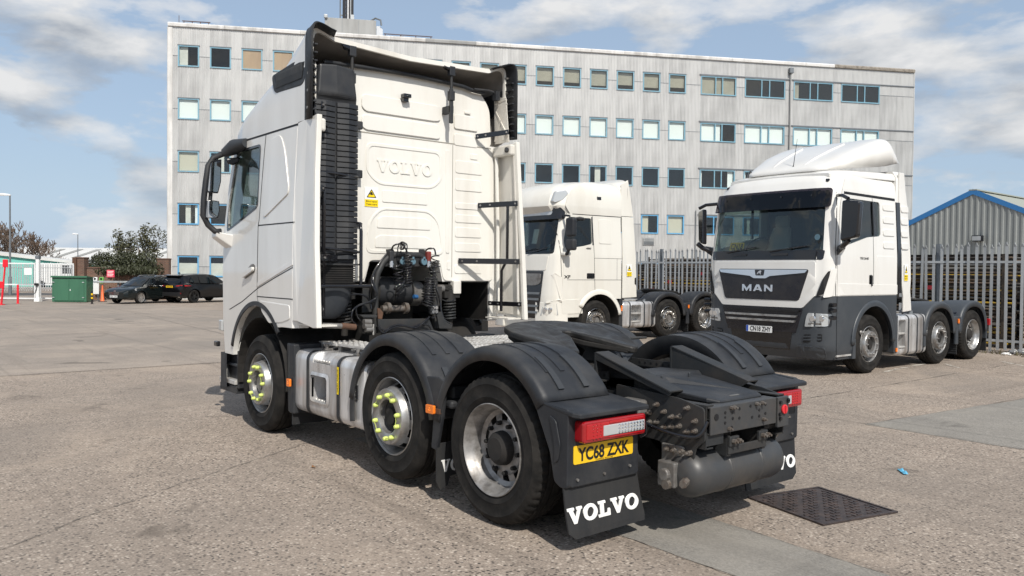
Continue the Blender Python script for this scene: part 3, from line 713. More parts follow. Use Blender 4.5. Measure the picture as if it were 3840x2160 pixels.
    ob('lens', MB().cyl((2.935, .065, 3.485), (2.922, .065, 3.480), .014), 'glass_dark', cm)
    for z_ in (3.072,): ob('wall_seam', MB().box(3.0155, 3.019, -1.09, .70, z_-.005, z_+.005), 'joint_dark', rw)
    for y_ in (-.565,): ob('wall_seam', MB().box(3.0165, 3.019, y_-.004, y_+.004, 1.62, 3.06), 'joint_dark', rw)
    # black seal along the top of the wall
    ob('roof_seal', MB().tube([(2.985, .98-1.94*k/14, 3.69+.03*sin(pi*k/14)-.02*(k > 12)) for k in range(15)], .022, 8), 'plastic', T, smooth=60)
    # telescopic stays of the spoiler
    for y in (.735, -.44):
        st = ob('spoiler_stay', MB().box(2.862, 2.892, y-.02, y+.02, 3.26, 3.62), 'plastic', T, bevel=.004)
        ob('stay_tube', MB().cyl((2.877, y, 3.55), (2.877, y, 3.82), .016), 'chassis', st, smooth=40)
        [ob('clamp', MB().box(*c_), 'plastic', st, bevel=.006) for c_ in ((2.85, 2.905, y-.032, y+.032, 3.50, 3.60), (2.85, 2.905, y-.035, y+.035, 3.76, 3.86), (2.87, 3.02, y-.03, y+.02, 3.37, 3.45))]
        ob('knuckle', MB().loft([[(2.86, y+.02, 3.86), (2.90, y+.02, 3.86), (2.90, y+.10, 3.88), (2.86, y+.16, 3.885)], [(2.85, y-.03, 3.80), (2.91, y-.03, 3.80), (2.91, y+.08, 3.82), (2.85, y+.10, 3.83)]]), 'gloss_black', st, bevel=.01)
    ob('roof_bar', MB().tube([(2.96, -.80, 3.69), (2.95, -1.0, 3.70), (2.93, -1.10, 3.68)], .014).box(2.90, 2.96, -1.12, -1.06, 3.60, 3.70), 'plastic', T, smooth=40)
    # ---- side deflectors
    for s in (1, -1):
        pl = [(3.06, 3.085), (2.66, 3.115), (2.645, 2.6), (2.60, 1.9), (2.545, 1.16), (2.62, 1.155), (2.95, 1.20), (3.06, 1.20)]
        sd = ob('side_deflector', MB().prism(dens(pl, .2), lambda p: (p[0], s*(cab.sy(3.0, p[1])+.004), p[1]), lambda p: (p[0], s*(cab.sy(3.0, p[1])-.018), p[1])), 'white', T, bevel=.005)
        ob('inner_skin', MB().prism(dens([(3.03, 3.06), (2.70, 3.09), (2.685, 2.6), (2.64, 1.9), (2.585, 1.20), (2.95, 1.22), (3.03, 1.22)], .2), lambda p: (p[0], s*(cab.sy(3.0, p[1])-.019), p[1]), lambda p: (p[0], s*(cab.sy(3.0, p[1])-.026), p[1])), 'white_in', sd)
        eb = MB(); rows = []
        for z, x in ((3.115, 2.66), (2.6, 2.645), (1.9, 2.60), (1.16, 2.545)):
            y = cab.sy(3.0, z)+.006; rows.append([(x-.012, s*y, z), (x-.012, s*(y-.050), z), (x+.03, s*(y-.055), z), (x+.03, s*y, z)])
        eb.loft(rows); ob('trailing_edge', eb, 'white_rear', sd, bevel=.006)
        ob('hinge_post', MB().tube([(2.97, s*1.13, 3.05), (2.955, s*1.15, 2.2), (2.94, s*1.155, 1.25)], .022, 8), 'white_rear', sd, smooth=60)
        ob('stiffener', MB().tube([(2.70, s*1.165, 3.02), (2.67, s*1.19, 2.2), (2.63, s*1.195, 1.22)], .014, 6), 'white_in', sd, smooth=60)
        ob('lower_shelf', MB().box(2.60, 3.0, min(s*1.02, s*1.23), max(s*1.02, s*1.23), 1.165, 1.18), 'white_in', sd)
        # upper roof-side filler with cross ribs
        up_ = ob('fairing_filler', MB().prism([(3.03, 3.13), (2.78, 3.13), (2.82, 3.62), (3.03, 3.66)], lambda p: (p[0], s*(1.165-.03*(p[1]-3.1)), p[1]), lambda p: (p[0], s*(1.155-.03*(p[1]-3.1)), p[1])), 'white_in', sd)
        for a, b in (((3.02, 3.16), (2.81, 3.56)), ((3.02, 3.52), (2.79, 3.20)), ((3.02, 3.58), (2.82, 3.60))): ob('cross_rib', MB().beam((a[0], s*1.148, a[1]), (b[0], s*1.145, b[1]), .02, .012), 'white_in', sd)
        ob('hinge_block', MB().box(2.68, 3.0, min(s*1.10, s*1.19), max(s*1.10, s*1.19), 2.97, 3.09), 'white_in', sd, bevel=.02)
        ob('stop_rubber', MB().cyl((2.74, s*1.085, 3.03), (2.74, s*1.13, 3.03), .03).cyl((2.70, s*1.07, 3.03), (2.74, s*1.09, 3.03), .018), 'plastic', sd, smooth=40)
        def bar(n_, ya, za, xb, yb, zb, h):
            o_ = ob(n_, MB().beam((3.0, s*ya, za), (xb, s*yb, zb), .012, h), 'gloss_black', sd, bevel=.003)
            for f in (.06, .3, .93):
                q = V((3.0, s*ya, za)).lerp(V((xb, s*yb, zb)), f); ob('bolt', MB().cyl(q, q+V((-.014, -s*.010, 0)), .011, n=6), 'dull_metal', sd)
        bar('brace', .86, 3.18, 2.74, 1.12, 3.23, .055); bar('brace', .90, 2.42, 2.63, 1.17, 2.44, .058)
        bar('brace', .64, 1.80, 2.60, 1.18, 1.80, .060); bar('brace', 1.06, 1.33, 2.57, 1.185, 1.33, .05)
        ob('link_tube', MB().tube([(2.72, s*1.10, 2.42), (2.72, s*1.10, 1.82), (2.78, s*1.07, 1.70), (2.78, s*1.07, 1.25)], .017, 8), 'gloss_black', sd, smooth=60)
    # ---- air intake stack
    du = ob('intake_stack', MB().loft([[(2.80, .74, 1.74), (2.80, .95, 1.74), (2.80, 1.17, 1.74), (3.0, 1.18, 1.74), (3.0, .72, 1.74)], [(2.80, .72, 3.30), (2.80, .95, 3.30), (2.80, 1.16, 3.30), (3.0, 1.17, 3.30), (3.0, .70, 3.30)], [(2.775, .73, 3.34), (2.755, .95, 3.34), (2.775, 1.145, 3.34), (3.0, 1.15, 3.34), (3.0, .70, 3.34)], [(2.79, .76, 3.62), (2.775, .95, 3.64), (2.79, 1.12, 3.62), (3.0, 1.13, 3.60), (3.0, .74, 3.62)]]), 'plastic', T, bevel=.03, seg=3)
    for k in range(29):
        z = 1.79+k*.0515
        for y0, y1, x0 in ((.715, .938, 2.760), (.956, 1.175, 2.760)):
            ob('rib', MB().loft([[(x0+.02, y0, z), (x0-.006, (y0+y1)/2, z), (x0+.02, y1, z), (x0+.06, y1, z), (x0+.06, y0, z)], [(x0+.024, y0, z+.046), (x0-.002, (y0+y1)/2, z+.046), (x0+.024, y1, z+.046), (x0+.06, y1, z+.046), (x0+.06, y0, z+.046)]]), 'plastic', du, bevel=.004, seg=1)
    bel = MB()
    for k in range(9): bel.box(2.775, 2.99, .74, 1.16, 1.545+k*.022, 1.557+k*.022).box(2.79, 2.98, .755, 1.145, 1.557+k*.022, 1.567+k*.022)
    ob('bellows', bel, 'grime', du)
    bw = MB().loft([[(2.90+.11*cos(a)*f, .95+.22*sin(a)*f, z) for a in [2*pi*k/24 for k in range(24)]] for z, f in ((1.545, 1.), (1.46, 1.), (1.36, .9), (1.28, .72), (1.235, .45), (1.22, .3))])
    ob('dust_bowl', bw, 'plastic_lite', du, smooth=50)
    ob('stack_ring', MB().box(2.755, 3.0, .70, 1.18, 1.735, 1.75), 'chassis', du)
    for z in (3.14, 2.66): ob('stack_bracket', MB().box(2.93, 2.99, .58, .74, z-.06, z+.02), 'plastic', du, bevel=.01)
    ob('stack_strap', MB().tube([(2.79, 1.19, 2.615), (2.752, .95, 2.60), (2.78, .72, 2.585), (2.9, .66, 2.58)], .012, 6), 'gloss_black', du, smooth=60)
    hr = MB().tube([(2.74, .70, 1.54), (2.74, .70, 2.06), (2.76, .70, 2.14), (2.82, .74, 2.15)], .017, 8).tube([(2.73, 1.2, 1.535), (2.73, .60, 1.535)], .017, 8).tube([(2.74, .70, 1.86), (2.74, 1.16, 1.90)], .012, 8)
    ob('handrail', hr, 'gloss_black', T, smooth=60); ob('stack_stay', MB().box(2.99, 3.02, .55, .75, 2.12, 2.16), 'gloss_black', T)
    # ---- mirrors
    def M8(x, y): return (740+x*.428, 480+y*.428)
    for s in (1, -1):
        def mp(x, y, xx=4.75):
            p = px_x(*M8(x, y), xx); return V((p.x, s*p.y, p.z))
        a0 = px_y(*M8(430, 130), 1.21); a0 = V((a0.x, s*a0.y, a0.z)); b0 = V((4.70, s*1.36, 2.10))
        arm = [a0, mp(330, 170, 4.62), mp(230, 225, 4.7), mp(140, 262), mp(95, 330), mp(72, 480), mp(55, 640), mp(50, 765), mp(95, 850), mp(155, 905), b0]
        mr = ob('mirror', MB().tube(arm, .032, 10), 'plastic', T, smooth=60)
        ob('upper_arm_cover', MB().tube([a0, mp(330, 165, 4.6), mp(235, 222, 4.7)], [.05, .085, .05], 10), 'plastic_lite', mr, smooth=60)
        ob('kerb_mirror', MB().loft([[mp(x, y, xx) for x, y in ((255, 265), (375, 255), (370, 300), (310, 330), (260, 310))] for xx in (4.52, 4.66)]), 'gloss_black', mr, bevel=.02)
        for nm, pts in (('main_mirror_housing', [(112, 292), (212, 272), (208, 470), (182, 574), (82, 566)]), ('wide_angle_housing', [(76, 628), (192, 640), (198, 720), (180, 792), (66, 792)])):
            pts = rpoly(pts, 12, 3); hs = ob(nm, MB().loft([[mp(x, y, 4.70) for x, y in pts], [mp(x, y, 4.80) for x, y in pts]]), 'gloss_black', mr, bevel=.02)
            cxm = sum(p[0] for p in pts)/len(pts); cym = sum(p[1] for p in pts)/len(pts)
            ob('mirror_glass', MB().loft([[mp(cxm+(x-cxm)*.86, cym+(y-cym)*.90, 4.698-.0006*0) for x, y in pts], [mp(cxm+(x-cxm)*.86, cym+(y-cym)*.90, 4.694) for x, y in pts]]), 'mirror_glass', hs)
        ob('mirror_post', MB().tube([mp(118, 560), mp(112, 640)], .022), 'plastic', mr)
    # ---- coupling stand with its coiled lines
    def q(x, y, xx=2.90): return px_x(*Z6(x, y), xx)
    hp = ob('line_stand', MB().tube([q(440, 1270), q(440, 900), q(440, 640), q(470, 500), q(540, 360), q(600, 300), q(700, 255), q(1000, 265), q(1110, 330), q(1170, 420), q(1205, 560), q(1215, 800), q(1215, 1210)], .032, 10), 'chassis', T, smooth=60)
    pl = [q(575, 190), q(660, 180), q(700, 255), q(1000, 265), q(1000, 190), q(1060, 190), q(1125, 240), q(1130, 410), q(560, 410), q(590, 300)]
    ob('socket_panel', MB().loft([[p+V((.0, 0, 0)) for p in pl], [p+V((-.012, 0, 0)) for p in pl]]), 'chassis', hp)
    for x, r in ((755, .030), (893, .030), (1035, .036)):
        c = q(x, 350); so = ob('socket', MB().cyl(c+V((-.01, 0, 0)), c+V((-.05, 0, 0)), r*1.2), 'plastic', hp, bevel=.006)
        ob('socket_lid', MB().cyl(c+V((-.05, 0, 0)), c+V((-.062, 0, 0)), r, n=18).box(c.x-.062, c.x-.05, c.y-.012, c.y+.012, c.z+.01, c.z+.05), 'blue_cap', so, bevel=.004)
    for x in (618, 1100):
        c = q(x, 365); co = ob('palm_coupling', MB().box(c.x-.06, c.x-.01, c.y-.025, c.y+.025, c.z+.01, c.z+.12), 'red_dull' if x > 1000 else 'plastic', hp, bevel=.01)
        ob('coupling_body', MB().cyl(c+V((-.04, 0, -.045)), c+V((-.04, 0, .02)), .024).cyl(c+V((-.04, 0, -.02)), c+V((-.04, 0, -.005)), .030), 'chrome', co)
    def coil(nm, a, b, r, tn, sag=(0, 0, 0), wob=.12, seed=1, wire=.0068): ob(nm, MB().tube(helix(q(*a), q(*b), r, tn, sag=sag, wob=wob, seed=seed), wire, 6), 'gloss_black', T, smooth=70)
    coil('coiled_line', (705, 395, 2.80), (735, 640, 2.80), .046, 3.2, (-.02, 0, 0), .2, 2); coil('coiled_line', (730, 640, 2.78), (790, 720, 2.78), .055, 3.0, (0, 0, -.02), .25, 3)
    coil('coiled_line', (835, 230, 2.80), (850, 420, 2.80), .035, 4.0, (-.03, 0, 0), .25, 5); coil('coiled_line', (850, 420, 2.78), (860, 640, 2.78), .038, 7., (0, 0, 0), .1, 8)
    coil('coiled_line', (1200, 270, 2.80), (1170, 560, 2.78), .046, 4.2, (0, -.03, 0), .25, 9); coil('coiled_line', (1160, 560, 2.78), (1130, 860, 2.78), .062, 9., (0, .01, 0), .14, 11); coil('coiled_line', (1130, 860, 2.76), (1100, 930, 2.76), .055, 2.5, (0, 0, 0), .3, 12)
    coil('coiled_line', (760, 170, 2.80), (820, 190, 2.80), .042, 3., (0, 0, .03), .2, 14)
    def hose(nm, pts, r=.009, m='gloss_black'): ob(nm, MB().tube(smooth_path([q(*p) for p in pts]), r, 7), m, T, smooth=70)
    hose('air_hose', [(650, 200), (680, 140, 2.85), (780, 120, 2.82), (840, 200, 2.80), (850, 240, 2.8)]); hose('air_hose', [(1090, 210), (1130, 180, 2.85), (1200, 185, 2.82), (1220, 260, 2.80)])
    hose('air_hose', [(590, 240), (470, 400), (410, 560, 2.86), (440, 700, 2.82), (460, 790, 2.82), (400, 870, 2.82), (250, 900, 2.8), (190, 960, 2.78), (210, 1060, 2.78), (250, 1110, 2.78)])
    hose('air_hose', [(580, 260), (450, 430), (390, 600, 2.84), (425, 700, 2.80), (455, 800, 2.80), (380, 860, 2.80), (200, 930, 2.76), (140, 1000, 2.74), (140, 1110, 2.74), (210, 1170, 2.76)])
    hose('air_hose', [(470, 1180, 2.75), (560, 1240, 2.74), (640, 1190, 2.74), (760, 1165, 2.74), (900, 1195, 2.74), (1020, 1160, 2.74), (1120, 1170, 2.74), (1160, 1230, 2.74)]); hose('air_hose', [(480, 1200, 2.75), (540, 1270, 2.74), (650, 1210, 2.74), (800, 1180, 2.74), (960, 1205, 2.74), (1090, 1110, 2.74), (1140, 1060, 2.76)])
    hose('air_hose', [(1190, 620, 2.84), (1250, 760, 2.82), (1280, 880, 2.82), (1290, 980, 2.8), (1310, 1050, 2.78), (1340, 1110, 2.76), (1430, 1170, 2.76)], .011); hose('air_hose', [(0, 800, 2.9), (100, 780, 2.88), (200, 770, 2.86), (300, 790, 2.86), (360, 850, 2.86), (390, 960, 2.84)], .010)
    hose('air_hose', [(1300, 840, 2.9), (1360, 860, 2.9), (1420, 860, 2.9), (1470, 840, 2.9)], .007); hose('air_hose', [(1170, 1060, 2.76), (1180, 1080, 2.76), (1240, 1040, 2.76), (1300, 1075, 2.76)], .007)
    c = q(1195, 970, 2.76); wl = ob('work_lamp', MB().box(c.x-.02, c.x+.03, c.y-.048, c.y+.048, c.z-.048, c.z+.048), 'plastic', T, bevel=.01)
    for dy in (-.02, .02):
        for dz in (-.02, .02): ob('led_cell', MB().cyl((c.x-.021, c.y+dy, c.z+dz), (c.x-.026, c.y+dy, c.z+dz), .018, n=12), 'lamp_bowl', wl)
    # machinery behind the cab
    def cyl_px(nm, a, b, r, m, xx=3.1, n=24, **kw): return ob(nm, MB().cyl(px_x(*Z6(*a), xx), px_x(*Z6(*b), xx), r, n=n), m, T, smooth=40, **kw)
    cyl_px('filter_housing', (400, 730), (820, 735), .155, 'plastic', 3.2); cyl_px('filter_end', (820, 745), (985, 765), .135, 'dull_metal', 3.2); cyl_px('filter_rim', (360, 725), (400, 725), .175, 'grime', 3.2)
    for x in (600, 830): cyl_px('filter_band', (x, 735), (x+14, 735), .160, 'grime', 3.2)
    cyl_px('pipe_coupling', (935, 800), (985, 805), .022, 'blue_bright', 3.0, 12); cyl_px('torsion_bar', (520, 960), (860, 955), .035, 'bolt', 2.95)
    for x in (595, 825): cyl_px('bar_clamp', (x-20, 950), (x+24, 950), .06, 'bolt', 2.95, 10)
    for a, b in (((40, 870), (40, 1150)), ((1400, 850), (1400, 1090))):
        A, B = px_x(*Z6(*a), 3.05), px_x(*Z6(*b), 3.05); sp = ob('coil_spring', MB().tube(helix(A, B, .062, 6.5, wob=0), .011, 8), 'chassis', T, smooth=70)
        ob('damper', MB().cyl(B-V((0, 0, .12)), A+V((0, 0, .15)), .034).cyl(A, A+V((0, 0, .12)), .07, .05), 'grime', sp, smooth=40)
        ob('damper_mount', MB().cyl(A+V((0, -.09, .13)), A+V((0, .09, .13)), .045).box(A.x-.05, A.x+.05, A.y-.10, A.y+.10, A.z+.03, A.z+.10), 'grime', sp)
        ob('damper_pipe', MB().cyl(A+V((0, .0, .13)), A+V((0, (.32 if A.y > 0 else -.0)-.32*(A.y < 0)*-1, .13)), .045), 'dull_metal', sp, smooth=40)
    def slab(nm, pts, xx, th, m): return ob(nm, MB().loft([[q(x, y, xx) for x, y in pts], [q(x, y, xx)+V((th, 0, 0)) for x, y in pts]]), m, T, bevel=.004)
    slab('cross_beam', [(475, 1095), (1135, 1085), (1200, 1240), (480, 1260)], 2.78, .02, 'chassis'); slab('upright_bracket', [(280, 670), (375, 670), (395, 1000), (270, 1010)], 2.95, .02, 'chassis'); slab('upright_bracket', [(1240, 670), (1305, 670), (1300, 900), (1240, 940)], 2.95, .02, 'chassis')
    slab('stand_foot', [(240, 1040), (470, 1040), (460, 1075), (290, 1075)], 2.75, .12, 'chassis'); slab('swan_bracket', [(1230, 1000), (1300, 1000), (1330, 1090), (1440, 1160), (1430, 1220), (1270, 1215)], 2.75, .03, 'chassis')
    for (x, y) in ((330, 1130), (330, 1180), (350, 1225)): cyl_px('valve', (x-40, y), (x+50, y), .03, 'dull_metal', 2.72, 10)
    vb = slab('valve_block', [(290, 1090), (410, 1090), (410, 1290), (290, 1280)], 2.74, .10, 'grime')
    slab('white_tube', [(412, 1160), (428, 1160), (426, 1300), (410, 1300)], 2.70, .015, 'alu_plate'); slab('rusty_bracket', [(470, 950), (500, 955), (545, 1010), (530, 1095), (480, 1090)], 2.80, .02, 'rust')
    cyl_px('exhaust_pipe', (0, 1180), (180, 1195), .03, 'rust', 2.75, 12); cyl_px('exhaust_pipe', (-250, 1175), (20, 1182), .026, 'dull_metal', 2.75, 12)
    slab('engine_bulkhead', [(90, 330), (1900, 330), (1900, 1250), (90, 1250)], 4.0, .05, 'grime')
    ob('shade_lining', MB().box(3.06, 4.15, 1.085, 1.098, 1.14, 1.574).box(3.06, 4.15, -1.098, -1.085, 1.14, 1.574).box(3.06, 4.15, .47, 1.098, 1.56, 1.574).box(3.06, 4.15, -1.098, -.47, 1.56, 1.574).box(3.06, 4.15, -.38, .42, 1.765, 1.778), 'grime', T)  # grime-coloured sheets added over white cut faces to darken the shaded void
    ob('engine_block', MB().box(3.6, 4.3, -.45, .45, .75, 1.5).box(3.4, 3.65, -.3, .3, .8, 1.35), 'grime', T, bevel=.03)
    for y in (.86, -.62): ob('cab_buffer', MB().box(2.98, 3.10, y-.05, y+.05, 1.44, 1.585), 'white_in', T, bevel=.01)
    ob('front_inner_guard', MB().grid(arc_sheet(XF, ZC, .60, 20, 150, [(-.80, 0), (-1.22, 0)], 20)), 'plastic', T, smooth=40, solid=.01)
    # ---- running gear
    chassis(T, -1.14, 4.9, .60, .875, .425)
    for x in (0, XM): axle_beam(T, x, ZC+(.037 if x else 0))
    for s in (1, -1):
        yo = s*1.235
        wheel(T, XF, yo, ZC, s, 'front', 'steel_wheel', 'lime', hubmat='dull_metal', ang=.4); wheel(T, XM, yo, ZC+.037, s, 'front', 'steel_wheel', 'lime', hubmat='grime', ang=.0)
        wheel(T, 0, yo, ZC, s, 'drive', 'steel_dirty', tread=True, ang=.2); second_tyre(T, 0, s*(1.235-.335), ZC, s)
        # guards over the pair of rear axles
        for cx, a0, a1 in ((XM, 8, 172), (0, 8, 146)): mudguard(T, cx, ZC+.015, .665, a0, a1, s*.68, s*1.25)
        g = mudguard(T, XM, ZC+.015, .655, -10, 12, s*.95, s*1.246, ribs=False, name='guard_skirt'); 
        sk = [(.66, .66), (.69, .40), (.60, .385), (.57, .66), (.58, .80), (.66, .84)]
        ob('guard_skirt', MB().prism([(.80, .915), (.66, .66), (.69, .40), (.625, .39), (.56, .64), (.52, .90), (.6, .93), (.70, .92)], lambda p: (p[0], s*1.243, p[1]), lambda p: (p[0], s*1.21, p[1])), 'plastic', T, bevel=.008)
        ob('guard_bridge', MB().box(.50, .78, min(s*.72, s*1.20), max(s*.72, s*1.20), .70, .76).box(.54, .74, min(s*.90, s*1.16), max(s*.90, s*1.16), .76, .86), 'plastic', T, bevel=.02)
        for cx, aa in ((XM, 152), (XM, 30), (0, 128)):
            for y in (.86, 1.08):
                rows = arc_sheet(cx, ZC+.015, .665, aa-13, aa+12, [(s*y-.024, .010), (s*y-.024, .026), (s*y+.024, .026), (s*y+.024, .010)], 8)
                ob('guard_strap', MB().grid(rows), 'plastic_lite', T)
        ob('grid_panel', MB().box(1.84, 1.86, min(s*.92, s*1.22), max(s*.92, s*1.22), .60, .72), 'plastic', T)
        gp = MB()
        for k in range(4): gp.box(1.868, 1.876, min(s*.92, s*1.22), max(s*.92, s*1.22), .605+k*.032, .613+k*.032)
        for k in range(4): gp.box(1.868, 1.880, s*(.93+.09*k)-.004, s*(.93+.09*k)+.004, .60, .72)
        ob('grid_rib', gp, 'plastic_lite', T)
        marker(T, .655, s*1.262, .69, s, .10, .062); marker(T, 3.13, s*1.245, .60, s, .07, .075)
        ob('lamp_bracket', MB().box(.56, .63, s*1.235, s*1.262, .665, .70), 'rust', T)
        # flap between the axles
        fl = ob('mudflap', MB().prism(rpoly([(s*.80, .44), (s*1.238, .44), (s*1.238, .16), (s*1.21, .10), (s*1.14, .12), (s*1.12, .19), (s*.80, .21)], .015, 2), lambda p: (.62, p[0], p[1]), lambda p: (.632, p[0], p[1])), 'flap', T)
        ob('maker_name', slab_word(MB(), lambda p: (.617, s*1.0-p[0], .27+p[1]), lambda p: (.621, s*1.0-p[0], .27+p[1]), .40, .09), 'print_white', fl)
        # front wheel rear splash panel
        ob('splash_panel', MB().loft([[(3.30, s*1.20, .97), (3.16, s*1.235, .97), (3.08, s*1.23, .97), (3.06, s*.8, .97), (3.10, s*.78, .97)], [(3.27, s*1.20, .30), (3.15, s*1.235, .30), (3.08, s*1.23, .30), (3.06, s*.8, .30), (3.10, s*.78, .30)]]), 'plastic', T, bevel=.012)
        ob('splash_flap', MB().box(3.12, 3.135, min(s*.85, s*1.22), max(s*.85, s*1.22), .19, .31), 'flap', T)
        # rear shelf, lamp panel, lamp, flap
        XL = -.775
        ob('lamp_shelf', MB().loft([[(-.46, s*.62, .90), (-.50, s*1.245, .90), (-.80, s*1.245, .868), (-.845, s*1.22, .862), (-.845, s*.62, .862)], [(-.46, s*.62, .885), (-.50, s*1.245, .885), (-.80, s*1.245, .835), (-.845, s*1.22, .832), (-.845, s*.62, .832)]]), 'plastic', T, bevel=.008)
        ob('lamp_panel', MB().prism(rpoly([(s*.61, .405), (s*1.215, .405), (s*1.225, .86), (s*.63, .86)], .02, 2), lambda p: (XL+.02, p[0], p[1]), lambda p: (XL+.06, p[0], p[1])), 'plastic', T, bevel=.008)
        ob('guard_cheek', MB().prism(rpoly([(-.50, .90), (-.42, .94), (-.60, .60), (-.64, .43), (-.70, .40), (-.755, .405), (-.76, .88)], .02, 2), lambda p: (p[0], s*1.243, p[1]), lambda p: (p[0], s*1.19, p[1])), 'plastic', T, bevel=.010)
        ob('cheek_rib', MB().prism(rpoly([(-.60, .83), (-.66, .80), (-.70, .66), (-.68, .56), (-.65, .54), (-.645, .66)], .015, 2), lambda p: (p[0], s*1.252, p[1]), lambda p: (p[0], s*1.24, p[1])), 'plastic', T, bevel=.005)
        lamp = ob('tail_lamp', MB().prism(rrect(-.275, .275, -.066, .066, .02, 3), lambda p: (XL-.055, s*.908+p[0], .744+p[1]), lambda p: (XL+.03, s*.908+p[0], .744+p[1])), 'red_lens_deep', T, bevel=.012)
        def lp(b, y0, y1, z0, z1, x): return b.box(XL-x-.004, XL-x+.01, s*.908+s*y0 if s > 0 else s*.908+s*y1, s*.908+s*y1 if s > 0 else s*.908+s*y0, .744+z0, .744+z1)
        ob('red_lens', lp(MB(), .06, .25, -.046, .046, .056), 'red_lens', lamp, bevel=.004); ob('red_lens', lp(MB(), -.25, .06, .034, .050, .056), 'red_lens', lamp, bevel=.003); ob('red_lens', lp(MB(), -.25, .06, -.050, -.040, .056), 'red_lens', lamp, bevel=.003)
        ob('clear_lens', lp(MB(), -.255, .112, -.036, .028, .060), 'clear_lens', lamp, bevel=.004)
        for r_ in range(3):
            for k in range(9):
                y = s*(.908-.235+k*.0265); z = .744-.024+r_*.020
                ob('diode', MB().cyl((XL-.064, y, z), (XL-.069, y, z), .0092, .006, n=8), 'lamp_bowl', lamp)
        for r_ in range(5):
            for k in range(3):
                y = s*(.908+.135+k*.03); z = .744-.04+r_*.020; ob('diode', MB().cyl((XL-.060, y, z), (XL-.065, y, z), .008, .005, n=8), 'red_lens', lamp)
        fl = ob('mudflap', MB().loft([[(XL+.045, s*.60, .415), (XL+.045, s*1.245, .415), (XL+.057, s*1.245, .415), (XL+.057, s*.60, .415)], [(XL+.03, s*.575, .25), (XL+.03, s*1.235, .25), (XL+.042, s*1.235, .25), (XL+.042, s*.575, .25)], [(XL+.012, s*.555, .135), (XL+.012, s*1.225, .135), (XL+.024, s*1.225, .135), (XL+.024, s*.555, .135)], [(XL+.008, s*.56, .10), (XL+.008, s*1.17, .095), (XL+.020, s*1.17, .095), (XL+.020, s*.56, .10)]]), 'flap', T)
        ob('maker_name', slab_word(MB(), lambda p: (XL+.018+(p[1]+.045)*.13-.0028, s*.915-p[0], .232+p[1]), lambda p: (XL+.018+(p[1]+.045)*.13+.006, s*.915-p[0], .240+p[1]), .63, .090), 'print_white', fl)
        for y, z in ((.70, .47), (.93, .455), (1.16, .45)): ob('bolt', MB().cyl((XL+.022, s*y, z), (XL+.008, s*y, z), .009, n=8), 'dull_metal', T)
        ob('lamp_cable', MB().tube([(XL, s*.62, .76), (XL-.01, s*.58, .72), (XL, s*.57, .66), (XL+.02, s*.60, .64)], .010, 6), 'gloss_black', T, smooth=60)
    number_plate(T, lambda x, y, l: (XL+.018-l, .935-x, .60+y), 'YC68 ZXK', True)
    ob('dealer_line', text_mesh('COMMERCIAL TRUCK & BUS', .012, lambda x, y: (XL+.018-.006, .935-x, .552+y), .0), 'plate_black', T)
    # ---- fuel tank
    sec = rrect(.66, 1.21, .33, .925, .085, 5)
    cutsec = lambda x, k=1.: [(x, .935+(p[0]-.935)*k, .6275+(p[1]-.6275)*k) for p in sec]
    tk = ob('fuel_tank', MB().loft([cutsec(3.14, .93), cutsec(3.125, .985), cutsec(3.10), cutsec(1.78), cutsec(1.755, .985), cutsec(1.74, .93)]), 'alu', T)
    cut(tk, [MB().prism(rrect(2.40, 2.73, .475, .725, .035, 4), lambda p: (p[0], 1.05, p[1]), lambda p: (p[0], 1.4, p[1])), MB().prism([(1.06, .96), (1.30, .96), (1.30, .82), (1.17, .84)], lambda p: (2.36, p[0], p[1]), lambda p: (2.71, p[0], p[1]))])
    tk.data.polygons.foreach_set('use_smooth', [True]*len(tk.data.polygons)); tk.data.set_sharp_from_angle(angle=radians(30))
    o_, i_ = rrect(2.375, 2.755, .45, .75, .05, 4), rrect(2.40, 2.73, .475, .725, .035, 4); n = len(o_)
    fr = MB().add([(p[0], 1.213, p[1]) for p in o_]+[(p[0], 1.226, .6+(p[1]-.6)*.97) for p in i_]+[(p[0], 1.19, p[1]) for p in i_], [(k, (k+1) % n, n+(k+1) % n, n+k) for k in range(n)]+[(n+k, n+(k+1) % n, 2*n+(k+1) % n, 2*n+k) for k in range(n)])
    ob('step_frame', fr, 'alu', tk, smooth=40)
    trd = MB().box(2.42, 2.71, 1.09, 1.205, .478, .492)
    for k in range(5): trd.cyl((2.45+k*.058, 1.185, .49), (2.45+k*.058, 1.185, .50), .014, .010, 8)
    ob('step_tread', trd, 'alu_plate', tk); trd = MB().box(2.37, 2.70, 1.10, 1.20, .842, .856)
    for k in range(6): trd.cyl((2.40+k*.054, 1.17, .855), (2.40+k*.054, 1.17, .862), .013, .009, 8)
    ob('step_tread', trd, 'alu_plate', tk)
    for x in (2.835, 2.225):
        s2 = [(x, .935+(p[0]-.935)*1.015, .6275+(p[1]-.6275)*1.014) for p in sec]; rows = [s2, [(p[0]-.055, p[1], p[2]) for p in s2]]
        ob('tank_strap', MB().loft(rows, caps=False), 'plastic', tk)
        ob('strap_clip', MB().cyl((x-.03, 1.02, .935), (x-.03, 1.02, .985), .018).box(x-.06, x+.01, .97, 1.05, .93, .945), 'dull_metal', tk)
    ob('diesel_label', MB().box(2.18, 2.21, 1.2195, 1.222, .60, .84), 'sticker_yellow', tk)
    ob('diesel_word', text_mesh('DIESEL ADBLUE', .026, lambda x, y: (2.195+y, 1.2225, .72+x), .01, width=.20), 'plate_black', tk)
    ob('filler_hose', MB().tube([(2.20, 1.0, .95), (2.05, 1.02, .96), (1.9, .98, .955), (1.8, .9, .95)], .022, 8), 'gloss_black', tk, smooth=60)
    ob('tank_end_box', MB().box(1.70, 1.745, .70, 1.17, .36, .86), 'alu', tk, bevel=.03)
